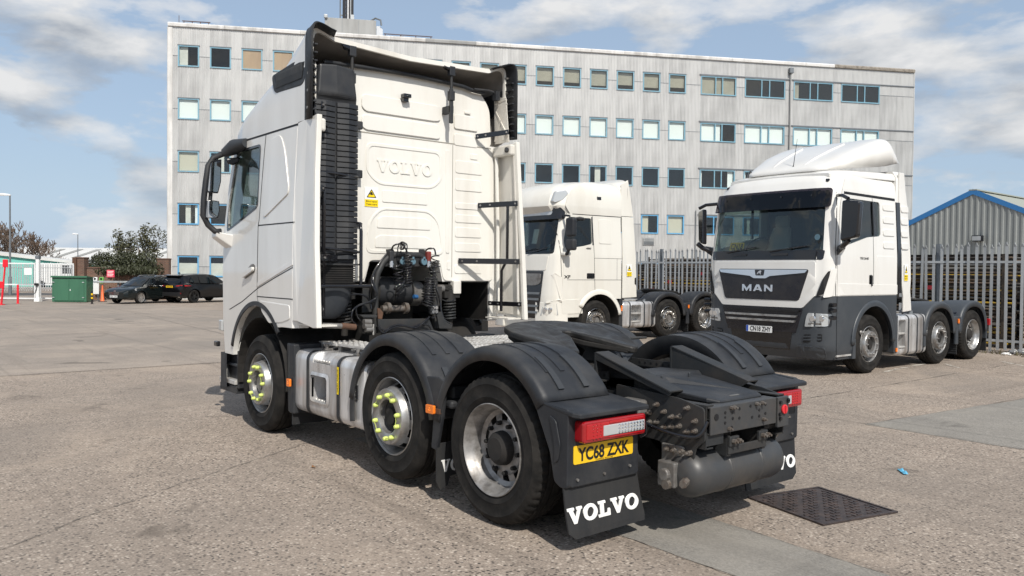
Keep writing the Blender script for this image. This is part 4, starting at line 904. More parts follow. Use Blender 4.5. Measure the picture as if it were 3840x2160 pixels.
    for x in (3.05, 2.68): ob('tank_bracket', MB().box(x-.03, x+.03, .85, .95, .925, .985).box(x-.045, x+.045, .84, .96, .98, .99), 'dull_metal', tk)
    ob('battery_box', MB().box(1.8, 3.05, -1.2, -.55, .35, .93), 'plastic', T, bevel=.03)
    # ---- catwalk of tread plate
    k = 0
    for (x0, x1, y0, y1, z) in ((2.05, 2.62, .46, 1.0, 1.0), (2.70, 2.98, .62, .98, .99), (1.98, 2.62, -.46, .44, 1.0), (1.98, 2.62, -1.06, -.48, 1.0), (1.62, 1.96, -.42, .42, .985)):
        pl = ob('tread_plate', MB().box(x0, x1, y0, y1, z-.02, z), 'alu_plate', T, bevel=.004); st = MB(); 
        nx, ny = int((x1-x0)/.055), int((y1-y0)/.055)
        for i in range(nx):
            for j in range(ny): st.cyl((x0+.03+i*.055, y0+.03+j*.055+.012*(i % 2), z), (x0+.03+i*.055, y0+.03+j*.055+.012*(i % 2), z+.007), .016, .010, 7)
        o_ = ob('tread_studs', st, 'alu_plate', pl); o_['kind'] = 'stuff'
    ob('catwalk_rail', MB().box(1.6, 3.0, .40, .44, .88, .975).box(1.6, 3.0, -.44, -.40, .88, .975), 'chassis', T)
    # ---- fifth wheel
    fifth_wheel(T, .56, 1.205, 'grime', -.155)
    for y in (.47, -.47): ob('subframe_angle', MB().box(-.25, 1.55, y-.05, y+.05, .875, .89).box(-.25, 1.55, y-.006, y+.006, .80, .93), 'chassis', T)
    for s in (1, -1):
        hb = ob('pierced_angle', MB().box(-.30, .25, s*.47-.05, s*.47+.05, .935, .945).box(-.30, .25, s*.42-.005, s*.42+.005, .945, 1.0), 'chassis', T)
        for k in range(8): ob('hole', MB().cyl((-.26+k*.06, s*.42-.007, .972), (-.26+k*.06, s*.42+.007, .972), .011, n=8), 'gap', hb)
        # slide ramps
        A, B = V((-.22, s*.41, 1.13)), V((-.90, s*.42, .935)); r_ = ob('slide_ramp', MB().beam(A, B, .13, .014), 'chassis', T, bevel=.004)
        ob('ramp_web', MB().prism([(A.x, A.z-.005), (B.x, B.z-.005), (B.x+.08, .875), (A.x, .875)], lambda p: (p[0], s*.36, p[1]), lambda p: (p[0], s*.352, p[1])), 'chassis', r_); ob('ramp_flange', MB().prism([(A.x, A.z-.005), (B.x, B.z-.005), (B.x+.02, B.z-.03), (A.x, A.z-.05)], lambda p: (p[0], s*.474, p[1]), lambda p: (p[0], s*.466, p[1])), 'chassis', r_)
        ob('ramp_head', MB().box(A.x-.005, A.x+.01, s*.41-.065, s*.41+.065, .90, 1.13), 'chassis', r_)
    # ---- rear frame end
    ob('rear_cross_member', MB().box(-1.165, -1.15, -.30, .415, .69, .865).box(-1.15, -1.06, -.30, .415, .853, .865).box(-1.15, -1.06, -.30, .415, .69, .70), 'tank_grey', T, bevel=.010)
    cmh = [(.36, .80, .022), (.27, .82, .010), (.27, .79, .008), (.27, .755, .010), (.19, .815, .010), (.19, .775, .010), (.12, .83, .010), (.12, .77, .010), (-.0, .835, .010), (-.02, .76, .010), (-.10, .80, .010), (-.10, .76, .010), (-.17, .83, .010), (-.17, .77, .010), (.20, .72, .010)]
    for y, z, r in cmh: ob('hole', MB().cyl((-1.168, y, z), (-1.164, y, z), r, n=10), 'gap', T)
    for y, z in ((.215, .845), (.185, .845), (-.06, .845), (-.12, .845), (.235, .715), (-.14, .735)): ob('bolt', MB().cyl((-1.166, y, z), (-1.185, y, z), .013, n=6).cyl((-1.18, y, z), (-1.20, y, z), .007, n=6), 'bolt', T)
    eb = ob('end_bracket', MB().box(-1.175, -1.15, -.435, -.305, .66, .865), 'tank_grey', T, bevel=.006)
    ob('isolator_switch', MB().cyl((-1.176, -.37, .78), (-1.190, -.37, .78), .032, n=18).box(-1.200, -1.188, -.375, -.365, .754, .806), 'red_paint', eb, bevel=.004)
    for y, z in ((-.325, .83), (-.415, .83), (-.325, .72), (-.415, .84), (-.32, .75)): ob('bolt', MB().cyl((-1.176, y, z), (-1.19, y, z), .012, n=6), 'gloss_black', eb)
    ob('cable_loop', MB().tube([(-1.16, -.44, .72), (-1.14, -.50, .71), (-1.08, -.52, .72), (-1.02, -.50, .74)], .012, 6), 'gloss_black', T, smooth=60)
    # side brackets with bolts
    sbp = [(-.40, .93), (-.95, .90), (-1.14, .86), (-1.15, .66), (-1.08, .60), (-1.06, .50), (-.86, .50), (-.80, .60), (-.40, .62)]
    for s in (1, -1):
        b_ = ob('side_plate', MB().prism(rpoly(sbp, .02, 2), lambda p: (p[0], s*.438, p[1]), lambda p: (p[0], s*.452, p[1])), 'chassis', T, bevel=.003)
        for k in range(22):
            x = -.46-.062*(k % 11); z = (.70 if k < 11 else .775)+.012*(k % 3)+(.05 if (k > 11 and k % 4 == 0) else 0)
            if x < -1.12: continue
            ob('bolt', MB().cyl((x, s*.452, z), (x, s*.460, z), .017, n=12).cyl((x, s*.458, z), (x, s*.476, z), .0135, n=6).cyl((x, s*.474, z), (x, s*.494, z), .008, n=8), 'bolt', b_)
        for k in range(4): ob('bolt', MB().cyl((-.88-.055*k, s*.452, .57), (-.88-.055*k, s*.490, .57), .017, n=6).cyl((-.88-.055*k, s*.49, .57), (-.88-.055*k, s*.512, .57), .009, n=8), 'bolt', b_)
    ob('levelling_valve', MB().box(-.98, -.84, .46, .53, .34, .50).cyl((-.91, .52, .42), (-.91, .56, .42), .04).box(-1.0, -.82, .452, .47, .33, .60), 'dull_metal', T, bevel=.012)
    ob('valve_cover', MB().box(-.70, -.52, .46, .56, .76, .86).cyl((-.61, .56, .81), (-.61, .60, .81), .05), 'dull_metal', T, bevel=.02)
    ob('air_bellows', MB().lathe([(.0, .30), (.13, .30), (.15, .36), (.14, .46), (.155, .56), (.13, .62), (0, .62)], 24, Matrix.Translation((-.42, .58, .12))), 'rubber', T, smooth=40)
    ob('wiring_loom', MB().tube(smooth_path([V((-.50, .58, .83)), V((-.65, .56, .76)), V((-.82, .53, .70)), V((-1.0, .50, .675)), V((-1.12, .47, .69)), V((-1.15, .43, .78))]), .013, 8), 'gloss_black', T, smooth=60)
    # moulded cover over the frame end
    ob('frame_cover', MB().loft([[(-.10, -.36, .87), (-.10, .36, .87), (-.10, .36, .96), (-.10, -.36, .96)], [(-.48, -.36, .87), (-.48, .36, .87), (-.48, .36, .975), (-.48, -.36, .975)], [(-.56, -.34, .87), (-.56, .34, .87), (-.56, .34, .915), (-.56, -.34, .915)]]), 'plastic', T, bevel=.015)
    ob('tail_cover', MB().loft([[(-.52, -.30, .86), (-.52, .27, .86), (-.52, .27, .925), (-.52, -.30, .925)], [(-1.02, -.28, .86), (-1.02, .27, .86), (-1.02, .27, .895), (-1.02, -.28, .895)], [(-1.09, -.24, .86), (-1.09, .22, .86), (-1.09, .22, .88), (-1.09, -.24, .88)]]), 'plastic', T, bevel=.015)
    ob('cover_hump', MB().loft([[(-.50, .10, .92), (-.50, -.30, .92), (-.50, -.30, .96), (-.50, .06, .96)], [(-.98, -.22, .885), (-.98, -.29, .885), (-.98, -.29, .895), (-.98, -.23, .895)]]), 'plastic', T, bevel=.015)
    for y in (.17, -.13): ob('cover_latch', MB().box(-.60, -.53, y-.05, y+.05, .91, .945).cyl((-.565, y, .94), (-.565, y, .985), .008), 'plastic_lite', T, bevel=.008)
    ob('cover_slot', MB().box(-1.045, -1.03, -.05, .05, .887, .893), 'dull_metal', T)
    # air tank
    at = ob('air_tank', MB().lathe([(0, -.52), (.06, -.515), (.11, -.497), (.142, -.455), (.150, -.41), (.150, .40), (.142, .44), (.11, .482), (.06, .50), (0, .505)], 36, Matrix.Translation((-.99, 0, .42)) @ AXY), 'tank_grey', T, smooth=50)
    for y in (.14, -.20): ob('weld_seam', MB().lathe([(.150, -.016), (.155, -.008), (.152, 0), (.155, .008), (.150, .016)], 36, Matrix.Translation((-.99, y, .42)) @ AXY), 'tank_grey', at, smooth=50)
    ob('tank_cradle', MB().box(-1.16, -1.145, -.20, .22, .545, .60).box(-1.15, -.9, .18, .22, .53, .66).box(-1.15, -.9, -.20, -.16, .53, .66).box(-1.17, -1.145, .12, .22, .595, .66).box(-1.17, -1.145, -.20, -.10, .595, .66), 'chassis', at, bevel=.006)
    for y in (.19, .14, -.13, -.18): ob('bolt', MB().cyl((-1.17, y, .63), (-1.195, y, .63), .016, n=6).cyl((-1.19, y, .63), (-1.21, y, .63), .008, n=8), 'bolt', at)
    ob('drain_plug', MB().cyl((-1.05, .50, .40), (-1.07, .56, .39), .026, n=6), 'bolt', at); ob('drain_boss', MB().cyl((-.93, .50, .36), (-.93, .56, .36), .03, n=10), 'bolt', at)
    ob('rear_tow_tube', MB().cyl((-1.06, -.28, .655), (-1.06, -.52, .655), .03), 'chassis', T); ob('tow_block', MB().box(-1.14, -1.0, .25, .42, .62, .69), 'chassis', T)
    ob('spring_hanger', MB().box(-.6, -.3, .46, .62, .30, .62), 'grime', T, bevel=.02); ob('spring_hanger', MB().box(-.6, -.3, -.62, -.46, .30, .62), 'grime', T, bevel=.02)
    return T
def smooth_path(P, n=6):
    out = []
    for i in range(len(P)-1):
        p0, p1, p2, p3 = P[max(0, i-1)], P[i], P[i+1], P[min(len(P)-1, i+2)]
        for k in range(n):
            t = k/n; out.append(.5*((2*p1)+(p2-p0)*t+(2*p0-5*p1+4*p2-p3)*t*t+(-p0+3*p1-3*p2+p3)*t**3))
    return out+[P[-1]]
# ================================================================== setting materials
def ground_mat(name, base, stone, light, agg=1., smooth=0.):
    m = bpy.data.materials.new(name); m.use_nodes = True; t = NT(m.node_tree); b = t.n['Principled BSDF']
    co = t.new('ShaderNodeTexCoord').outputs['Object']
    big = t.noise(co, .22, 5, .6); mid = t.noise(co, 1.3, 6, .65)
    warp = t.mix(.02, co, t.new('ShaderNodeTexNoise', {'Vector': co, 'Scale': 14.}).outputs['Color'], 'ADD')
    v1 = t.new('ShaderNodeTexVoronoi', {'Vector': warp, 'Scale': 42., 'Randomness': 1.}); v2 = t.new('ShaderNodeTexVoronoi', {'Vector': warp, 'Scale': 95.})
    hsv = t.new('ShaderNodeSeparateColor', {0: v1.outputs['Color']}); h2 = t.new('ShaderNodeSeparateColor', {0: v2.outputs['Color']})
    c = t.mix(t.ramp(h2.outputs[0], [(.0, 0), (1, 1)]), tuple(x*.72 for x in base), tuple(x*1.30 for x in base))
    edge = t.ramp(v1.outputs['Distance'], [(.30, 1), (.52, 0)])
    dark = t.math('MULTIPLY', t.ramp(hsv.outputs[0], [(.58, 0), (.66, 1)]), edge)
    c = t.mix(t.math('MULTIPLY', dark, 1.*agg), c, stone)
    pale = t.math('MULTIPLY', t.ramp(hsv.outputs[1], [(.72, 0), (.80, 1)]), edge)
    c = t.mix(t.math('MULTIPLY', pale, 1.*agg), c, light)
    rust = t.math('MULTIPLY', t.ramp(hsv.outputs[2], [(.90, 0), (.95, 1)]), edge)
    c = t.mix(t.math('MULTIPLY', rust, .5*agg), c, (.30, .19, .12))
    c = t.mix(t.ramp(mid, [(.35, 0), (.75, .45)]), c, tuple(x*.62 for x in base))
    c = t.mix(t.ramp(big, [(.42, 0), (.66, .65)]), c, (base[0]*.66, base[1]*.69, base[2]*.72))
    wr = t.noise(co, .55, 6, .62, .8); c = t.mix(t.ramp(wr, [(.50, 0), (.68, .5)]), c, (base[0]*1.28, base[1]*1.26, base[2]*1.22))
    # tyre scuffs along both parking directions and the odd oil spot
    sc = t.noise(t.mapping(co, (.06, 2.4, 1), rot=(0, 0, .9)), 1.5, 5, .6); c = t.mix(t.ramp(sc, [(.55, 0), (.70, .42)]), c, tuple(x*.48 for x in base))
    s2_ = t.noise(t.mapping(co, (2.2, .05, 1), rot=(0, 0, .25)), 1.3, 5, .6); c = t.mix(t.ramp(s2_, [(.57, 0), (.72, .36)]), c, tuple(x*.52 for x in base))
    sp = t.noise(co, 1.1, 4, .55, .6); c = t.mix(t.ramp(sp, [(.645, 0), (.70, .6)]), c, tuple(x*.36 for x in base))
    t.put(b, 'Base Color', c); t.put(b, 'Roughness', .88); b.inputs['Specular IOR Level'].default_value = .3
    hgt = t.math('ADD', t.math('MULTIPLY', v1.outputs['Distance'], -1.*agg), t.math('MULTIPLY', t.noise(co, 160, 4, .6), .8))
    bn = t.new('ShaderNodeBump', {'Height': hgt, 'Strength': .55*(1-smooth), 'Distance': .008}); t.put(b, 'Normal', bn)
    MATS[name] = m
ground_mat('concrete', (.318, .264, .218), (.050, .044, .040), (.58, .50, .42))
ground_mat('concrete_smooth', (.255, .238, .212), (.13, .12, .11), (.36, .34, .31), .35, .5)
ground_mat('concrete_far', (.318, .272, .230), (.14, .12, .105), (.42, .37, .32), .45, .4)
ground_mat('tarmac', (.10, .098, .096), (.05, .05, .05), (.2, .2, .2), .6, .2)
mat('joint', (.125, .110, .094), .9, dirt=(.16, .14, .12), dirt_amt=.8, dirt_scale=9)
mat('worn_line', (.52, .48, .42), .85, dirt=(.25, .22, .19), dirt_amt=1., dirt_scale=5)
mat('iron', (.060, .050, .050), .55, .5, dirt=(.15, .11, .095), dirt_amt=.8, dirt_scale=14, bump=.3)
pass
mat('galv_dark', (.20, .22, .24), .5, .4, dirt=(.13, .13, .13), dirt_amt=.5, dirt_scale=5)
def clad_mat(name, a, b_, spec=.5, metal=.35, rough=.42):
    m = bpy.data.materials.new(name); m.use_nodes = True; t = NT(m.node_tree); b = t.n['Principled BSDF']
    co = t.new('ShaderNodeTexCoord').outputs['Object']; oi = t.new('ShaderNodeObjectInfo').outputs['Random']
    st = t.noise(t.mapping(co, (1, 1, .10)), 2.6, 8, .65); bl = t.noise(co, .55, 5, .6)
    f = t.math('ADD', t.math('MULTIPLY', st, .7), t.math('MULTIPLY', bl, .45)); f = t.math('ADD', f, t.math('MULTIPLY', t.math('SUBTRACT', oi, .5), .16))
    c = t.ramp(f, [(.40, b_), (.66, a)]); t.put(b, 'Base Color', c); t.put(b, 'Metallic', metal); t.put(b, 'Roughness', rough); MATS[name] = m
clad_mat('galv', (.50, .52, .53), (.33, .345, .35), metal=.3, rough=.45); clad_mat('cladding', (.58, .58, .57), (.42, .42, .415)); clad_mat('fascia', (.74, .73, .71), (.45, .44, .42), metal=.1)
mat('fascia_rust', (.30, .27, .23), .7, dirt=(.08, .06, .05), dirt_amt=.9, dirt_scale=5)
mat('blue_frame', (.17, .36, .47), .5, dirt=(.30, .38, .42), dirt_amt=.6, dirt_scale=3)
mat('blue_frame_new', (.12, .36, .60), .45)
mat('blind', (.62, .62, .57), .8, dirt=(.40, .40, .36), dirt_amt=.5, dirt_scale=1.5); mat('blind_white', (.80, .84, .82), .75)
mat('blind_cream', (.55, .52, .42), .8); mat('board', (.48, .34, .22), .8, dirt=(.36, .24, .15), dirt_amt=.7, dirt_scale=1.5, streak=True)
mat('room', (.05, .052, .058), .9); mat('room_pale', (.22, .22, .22), .9)
glass('window_glass', (.96, .975, .97), .95); glass('window_glass_dirty', (.92, .92, .89), .8, .10, (.16, .16, .15))
mat('plant_room', (.34, .345, .34), .6, dirt=(.22, .22, .215), dirt_amt=.8, dirt_scale=1.5, streak=True)
mat('mast_black', (.03, .03, .035), .6); mat('rail_rust', (.10, .06, .05), .7)
mat('wh_blue', (.030, .17, .42), .5); mat('wh_roof', (.30, .32, .28), .7)
clad_mat('wh_clad', (.30, .315, .305), (.22, .235, .23), metal=.1, rough=.5)
mat('turq', (.17, .52, .45), .7, dirt=(.13, .42, .37), dirt_amt=.5); mat('pale_roof', (.62, .62, .60), .6, dirt=(.42, .42, .41), dirt_amt=.6, dirt_scale=.4)
mat('pale_wall', (.58, .61, .65), .6); mat('rooflight', (.28, .28, .26), .5)
mat('gate_white', (.74, .75, .75), .5); mat('red_signal', (.75, .015, .03), .4); mat('green_box', (.045, .145, .085), .5, dirt=(.03, .10, .06), dirt_amt=.5, dirt_scale=3, streak=True)
mat('green_lime', (.16, .45, .10), .5); mat('cone_orange', (.85, .16, .05), .5); mat('sign_red', (.72, .06, .11), .5); mat('yellow', (.80, .48, .0), .5)
mat('car_green', (.005, .008, .008), .2, coat=.4, spec=.35); mat('car_black', (.003, .003, .004), .2, coat=.4, spec=.35); mat('car_trim', (.012, .012, .013), .5)
mat('alloy', (.55, .53, .50), .3, .8); mat('alloy_black', (.02, .02, .02), .35, .3); glass('car_glass', (.10, .12, .13), .9, .5, (.01, .012, .014))
mat('bark', (.13, .10, .08), .9, fine=.3, bump_scale=30); mat('twig', (.16, .115, .085), .9)
mat('leaf_dark', (.040, .046, .020), .6, fine=.5, bump_scale=3); mat('leaf_mid', (.072, .072, .034), .6, fine=.5, bump_scale=3); mat('leaf_brown', (.10, .085, .045), .7, fine=.4, bump_scale=3)
mat('tube_black', (.035, .030, .026), .6, .3, dirt=(.11, .085, .06), dirt_amt=.9, dirt_scale=6); mat('tube_yellow', (.42, .27, .02), .6, dirt=(.16, .11, .05), dirt_amt=.8, dirt_scale=5); mat('tube_rust', (.14, .10, .07), .7, dirt=(.06, .045, .035), dirt_amt=.8, dirt_scale=8)
mat('tube_red', (.30, .02, .03), .6); mat('tube_grey', (.22, .21, .19), .5, .5, dirt=(.08, .06, .05), dirt_amt=.8, dirt_scale=6)
mat('litter_white', (.72, .72, .70), .6); mat('litter_blue', (.12, .42, .62), .5); mat('leaf_litter', (.32, .15, .05), .8)
def brick_mat():
    m = bpy.data.materials.new('brick'); m.use_nodes = True; t = NT(m.node_tree); b = t.n['Principled BSDF']
    co = t.new('ShaderNodeTexCoord').outputs['Object']; s = t.new('ShaderNodeSeparateXYZ', {0: co})
    uv = t.new('ShaderNodeCombineXYZ', {0: t.math('ADD', s.outputs[0], s.outputs[1]), 1: s.outputs[2]})
    br = t.new('ShaderNodeTexBrick', {'Vector': uv.outputs[0], 'Color1': (.20, .085, .05, 1), 'Color2': (.11, .055, .04, 1), 'Mortar': (.22, .18, .14, 1), 'Scale': 1., 'Mortar Size': .012, 'Brick Width': .225, 'Row Height': .075})
    c = t.mix(t.ramp(t.noise(co, 1.2, 6, .6), [(.4, 0), (.7, .6)]), br.outputs['Color'], (.06, .04, .035))
    t.put(b, 'Base Color', c); t.put(b, 'Roughness', .9); t.put(b, 'Normal', t.new('ShaderNodeBump', {'Height': br.outputs['Fac'], 'Strength': .4, 'Distance': -.01})); MATS['brick'] = m
brick_mat()

# ================================================================== the yard surface
def build_ground():
    xs = [-1500, -200, -60, -20, 0, 12, 20, 28, 36, 45, 60, 120, 400, 1500]; ys = [-1500, -300, -120, -40, 0, 40, 120, 300, 1500]
    g = ob('ground', MB().grid([[(x, y, zg(x)) for y in ys] for x in xs]), 'concrete'); g['kind'] = 'structure'
    def sheet(name, pts, m, z=.004):
        o = ob(name, MB().prism([(p[0], p[1]) for p in pts], lambda p: (p[0], p[1], zg(p[0])+z), lambda p: (p[0], p[1], zg(p[0])+z-.003)), m) if name != 'concrete_apron' else ob(name, MB().grid([[(x, y, zg(x)+z) for y in (-8.2, 22)] for x in (10.3, 12, 28, 45, 60)]), m); o['kind'] = 'structure'; return o
    rg = random.Random(5)
    def wob(a, b, n, amp): return [(a[0]+(b[0]-a[0])*k/n+rg.uniform(-amp, amp), a[1]+(b[1]-a[1])*k/n+rg.uniform(-amp, amp)) for k in range(n+1)]
    # smooth reinstated strip running under the lorry and a smooth bay to its right
    sheet('concrete_strip', wob((-3.9, .74), (3.0, .62), 40, .008)+wob((3.0, -.28), (-3.9, .10), 40, .008), 'concrete_smooth')
    sheet('concrete_bay', wob((.27, -4.36), (-6.0, -4.28), 30, .012)+wob((-6.0, -14.2), (-.75, -14.2), 8, .02)+wob((-.75, -14.2), (.27, -4.36), 24, .02)[1:], 'concrete_smooth')
    sheet('concrete_apron', wob((10.3, -8.2), (10.3, 22), 20, .01)+[(16, 22), (24, 22), (34, 22), (44.9, 22), (60, 22), (60, -8.2), (44.9, -8.2), (34, -8.2), (24, -8.2), (16, -8.2), (12.01, -8.2)], 'concrete_far', .003)
    def joint(name, pts, wd, m='joint', z=.0065):
        L, R_ = [], []
        for i, p in enumerate(pts):
            a, b = V((*pts[max(0, i-1)], 0)), V((*pts[min(len(pts)-1, i+1)], 0)); d = (b-a).normalized(); n = V((-d.y, d.x, 0)); h = wd*(rg.uniform(.10, .55) if rg.random() < .85 else .03)
            L.append((p[0]+n.x*h, p[1]+n.y*h)); R_.append((p[0]-n.x*h, p[1]-n.y*h))
        b = MB().grid([[(a[0], a[1], zg(a[0])+z), (c[0], c[1], zg(c[0])+z)] for a, c in zip(L, R_)]); o = ob(name, b, m); o['kind'] = 'structure'; return o
    joint('expansion_joint', wob((-6, -4.30), (2.2, -4.42), 50, .010), .016); joint('expansion_joint', wob((10.25, 16), (10.22, -8), 90, .02), .030)
    joint('expansion_joint', wob((1.70, -4.4), (1.66, -14.4), 60, .014), .016); joint('expansion_joint', wob((19.5, 20), (19.5, -8), 60, .03), .035)
    joint('expansion_joint', wob((29, 20), (29, -10), 60, .04), .04); joint('expansion_joint', wob((12, 3.4), (40, 2.2), 60, .03), .03); joint('expansion_joint', wob((12.0, -2.6), (38, -5.2), 60, .03), .03)
    joint('surface_crack', wob((1.35, 3.9), (1.9, 3.15), 16, .012)+wob((1.95, 3.05), (2.5, 2.15), 20, .012)+wob((2.5, 2.1), (3.2, .9), 22, .012), .010)
    joint('surface_crack', wob((-3.9, .75), (3.0, .63), 80, .010), .007); joint('surface_crack', wob((-3.9, .10), (3.0, -.27), 80, .010), .007)
    joint('surface_crack', wob((.9, 3.9), (1.38, 3.9), 12, .01), .008); joint('surface_crack', wob((4.6, 4.6), (7.9, 3.9), 20, .04), .010); joint('surface_crack', wob((.27, -4.4), (-.75, -14.2), 40, .02), .010)
    # worn parking lines beside the far lorries
    for a, b in (((2.50, -9.35), (2.60, -10.1)), ((2.60, -10.2), (2.72, -11.9)), ((2.80, -12.9), (2.86, -13.9)), ((2.0, -11.2), (2.45, -11.7)), ((1.4, -12.6), (1.95, -13.1))):
        joint('parking_line', wob(a, b, 10, .012), .10, 'worn_line', .0045)
    # manhole
    c = V((-1.115, -.975, 0)); a = atan2(-.71, -.17); M = Matrix.Translation(c) @ Matrix.Rotation(a, 4, 'Z'); h = .365
    mh = thing('manhole_cover', 'square ribbed iron access cover set in the concrete behind the tractor unit', 'manhole cover', (c.x, c.y, 0), a)
    ob('frame', MB().box(-h, h, -h, -h+.022, .003, .014).box(-h, h, h-.022, h, .003, .014).box(-h, -h+.022, -h+.022, h-.022, .003, .014).box(h-.022, h, -h+.022, h-.022, .003, .014), 'iron', mh)
    ob('lid', MB().box(-h+.028, h-.028, -h+.028, h-.028, .0035, .009), 'iron', mh)
    for i in range(13):
        for j in range(13):
            x, y = -.30+i*.05, -.30+j*.05
            if (i*3+j*5) % 4 == 0: continue
            o = MB().box(x-.018, x+.018, y-.007, y+.007, .009, .0145) if (i+j) % 2 else MB().box(x-.007, x+.007, y-.018, y+.018, .009, .0145)
            ob('lug', o, 'iron', mh)
    ob('key_hole', MB().box(-.33, -.30, -.02, .02, .0095, .0105), 'gap', mh)
    # litter
    P = ground_at(3385, 1773); o = ob('wrapper', MB().grid([[(-.09+.03*i, -.018+.018*j, .012+.008*((i*j) % 3)) for j in range(3)] for i in range(7)]), 'litter_blue', solid=.002); o.location = P; o.rotation_euler = (0, 0, 2.3)
    tag(o, 'small crumpled blue and white wrapper lying on bare concrete', 'litter')
    P = ground_at(1175, 1755); o = ob('dead_leaf', MB().grid([[(.03*i-.03, .012*j*(1 if 0 < i < 2 else .5), .008+.01*((i+j) % 2)) for j in (-1, 0, 1)] for i in range(3)]), 'leaf_litter', solid=.002); o.location = P; tag(o, 'brown dead leaf on the concrete beside the fuel tank', 'leaf')
    rg = random.Random(11)
    for k in range(9):
        P = ground_at(3760+rg.uniform(0, 90), 1318+rg.uniform(0, 16)); r = rg.uniform(.03, .09)
        rows = [[(r*cos(2*pi*i/8)*sin(pi*j/4)*rg.uniform(.7, 1.2)+.0, r*sin(2*pi*i/8)*sin(pi*j/4), r*.6*(1+cos(pi*j/4))*rg.uniform(.7, 1.1)) for j in range(5)] for i in range(9)]; rows[8] = rows[0]
        o = ob('rubbish', MB().grid(rows), 'litter_white'); o.location = (P.x, P.y, 0); o.rotation_euler = (0, 0, rg.uniform(0, 6)); tag(o, 'crumpled pale plastic rubbish at the foot of the palisade fence', 'litter', 'rubbish by the fence')
    pb = MB()
    for k in range(380):
        x, y = rg.uniform(-3, 9), rg.uniform(-5, 4.2)
        if x < -2.4 and y > 2: continue
        r = rg.uniform(.003, .009); pb.lathe([(0, 0), (r, r*.2), (r*.7, r*.9), (0, r*1.1)], 5, Matrix.Translation((x, y, .0)) @ Matrix.Scale(rg.uniform(.6, 1.4), 4, (1, 0, 0)))
    o = ob('loose_grit', pb, 'tube_grey'); tag(o, 'scattered loose grit lying over the yard concrete', 'grit', None, 'stuff')
    # strip of weeds and dirt at the fence
    wb = MB()
    for k in range(900):
        x = rg.uniform(.2, 16); y = -14.75+rg.gauss(0, .12); h_ = rg.uniform(.03, .16); a = rg.uniform(0, 6.28); dx, dy = .012*cos(a), .012*sin(a); lx, ly = rg.uniform(-.06, .06), rg.uniform(-.06, .06)
        wb.add([(x-dx, y-dy, 0), (x+dx, y+dy, 0), (x+lx, y+ly, h_)], [(0, 1, 2)])
    tag(ob('weeds', wb, 'leaf_brown', fix=False), 'thin dry weeds along the foot of the palisade fence', 'weeds', None, 'stuff')

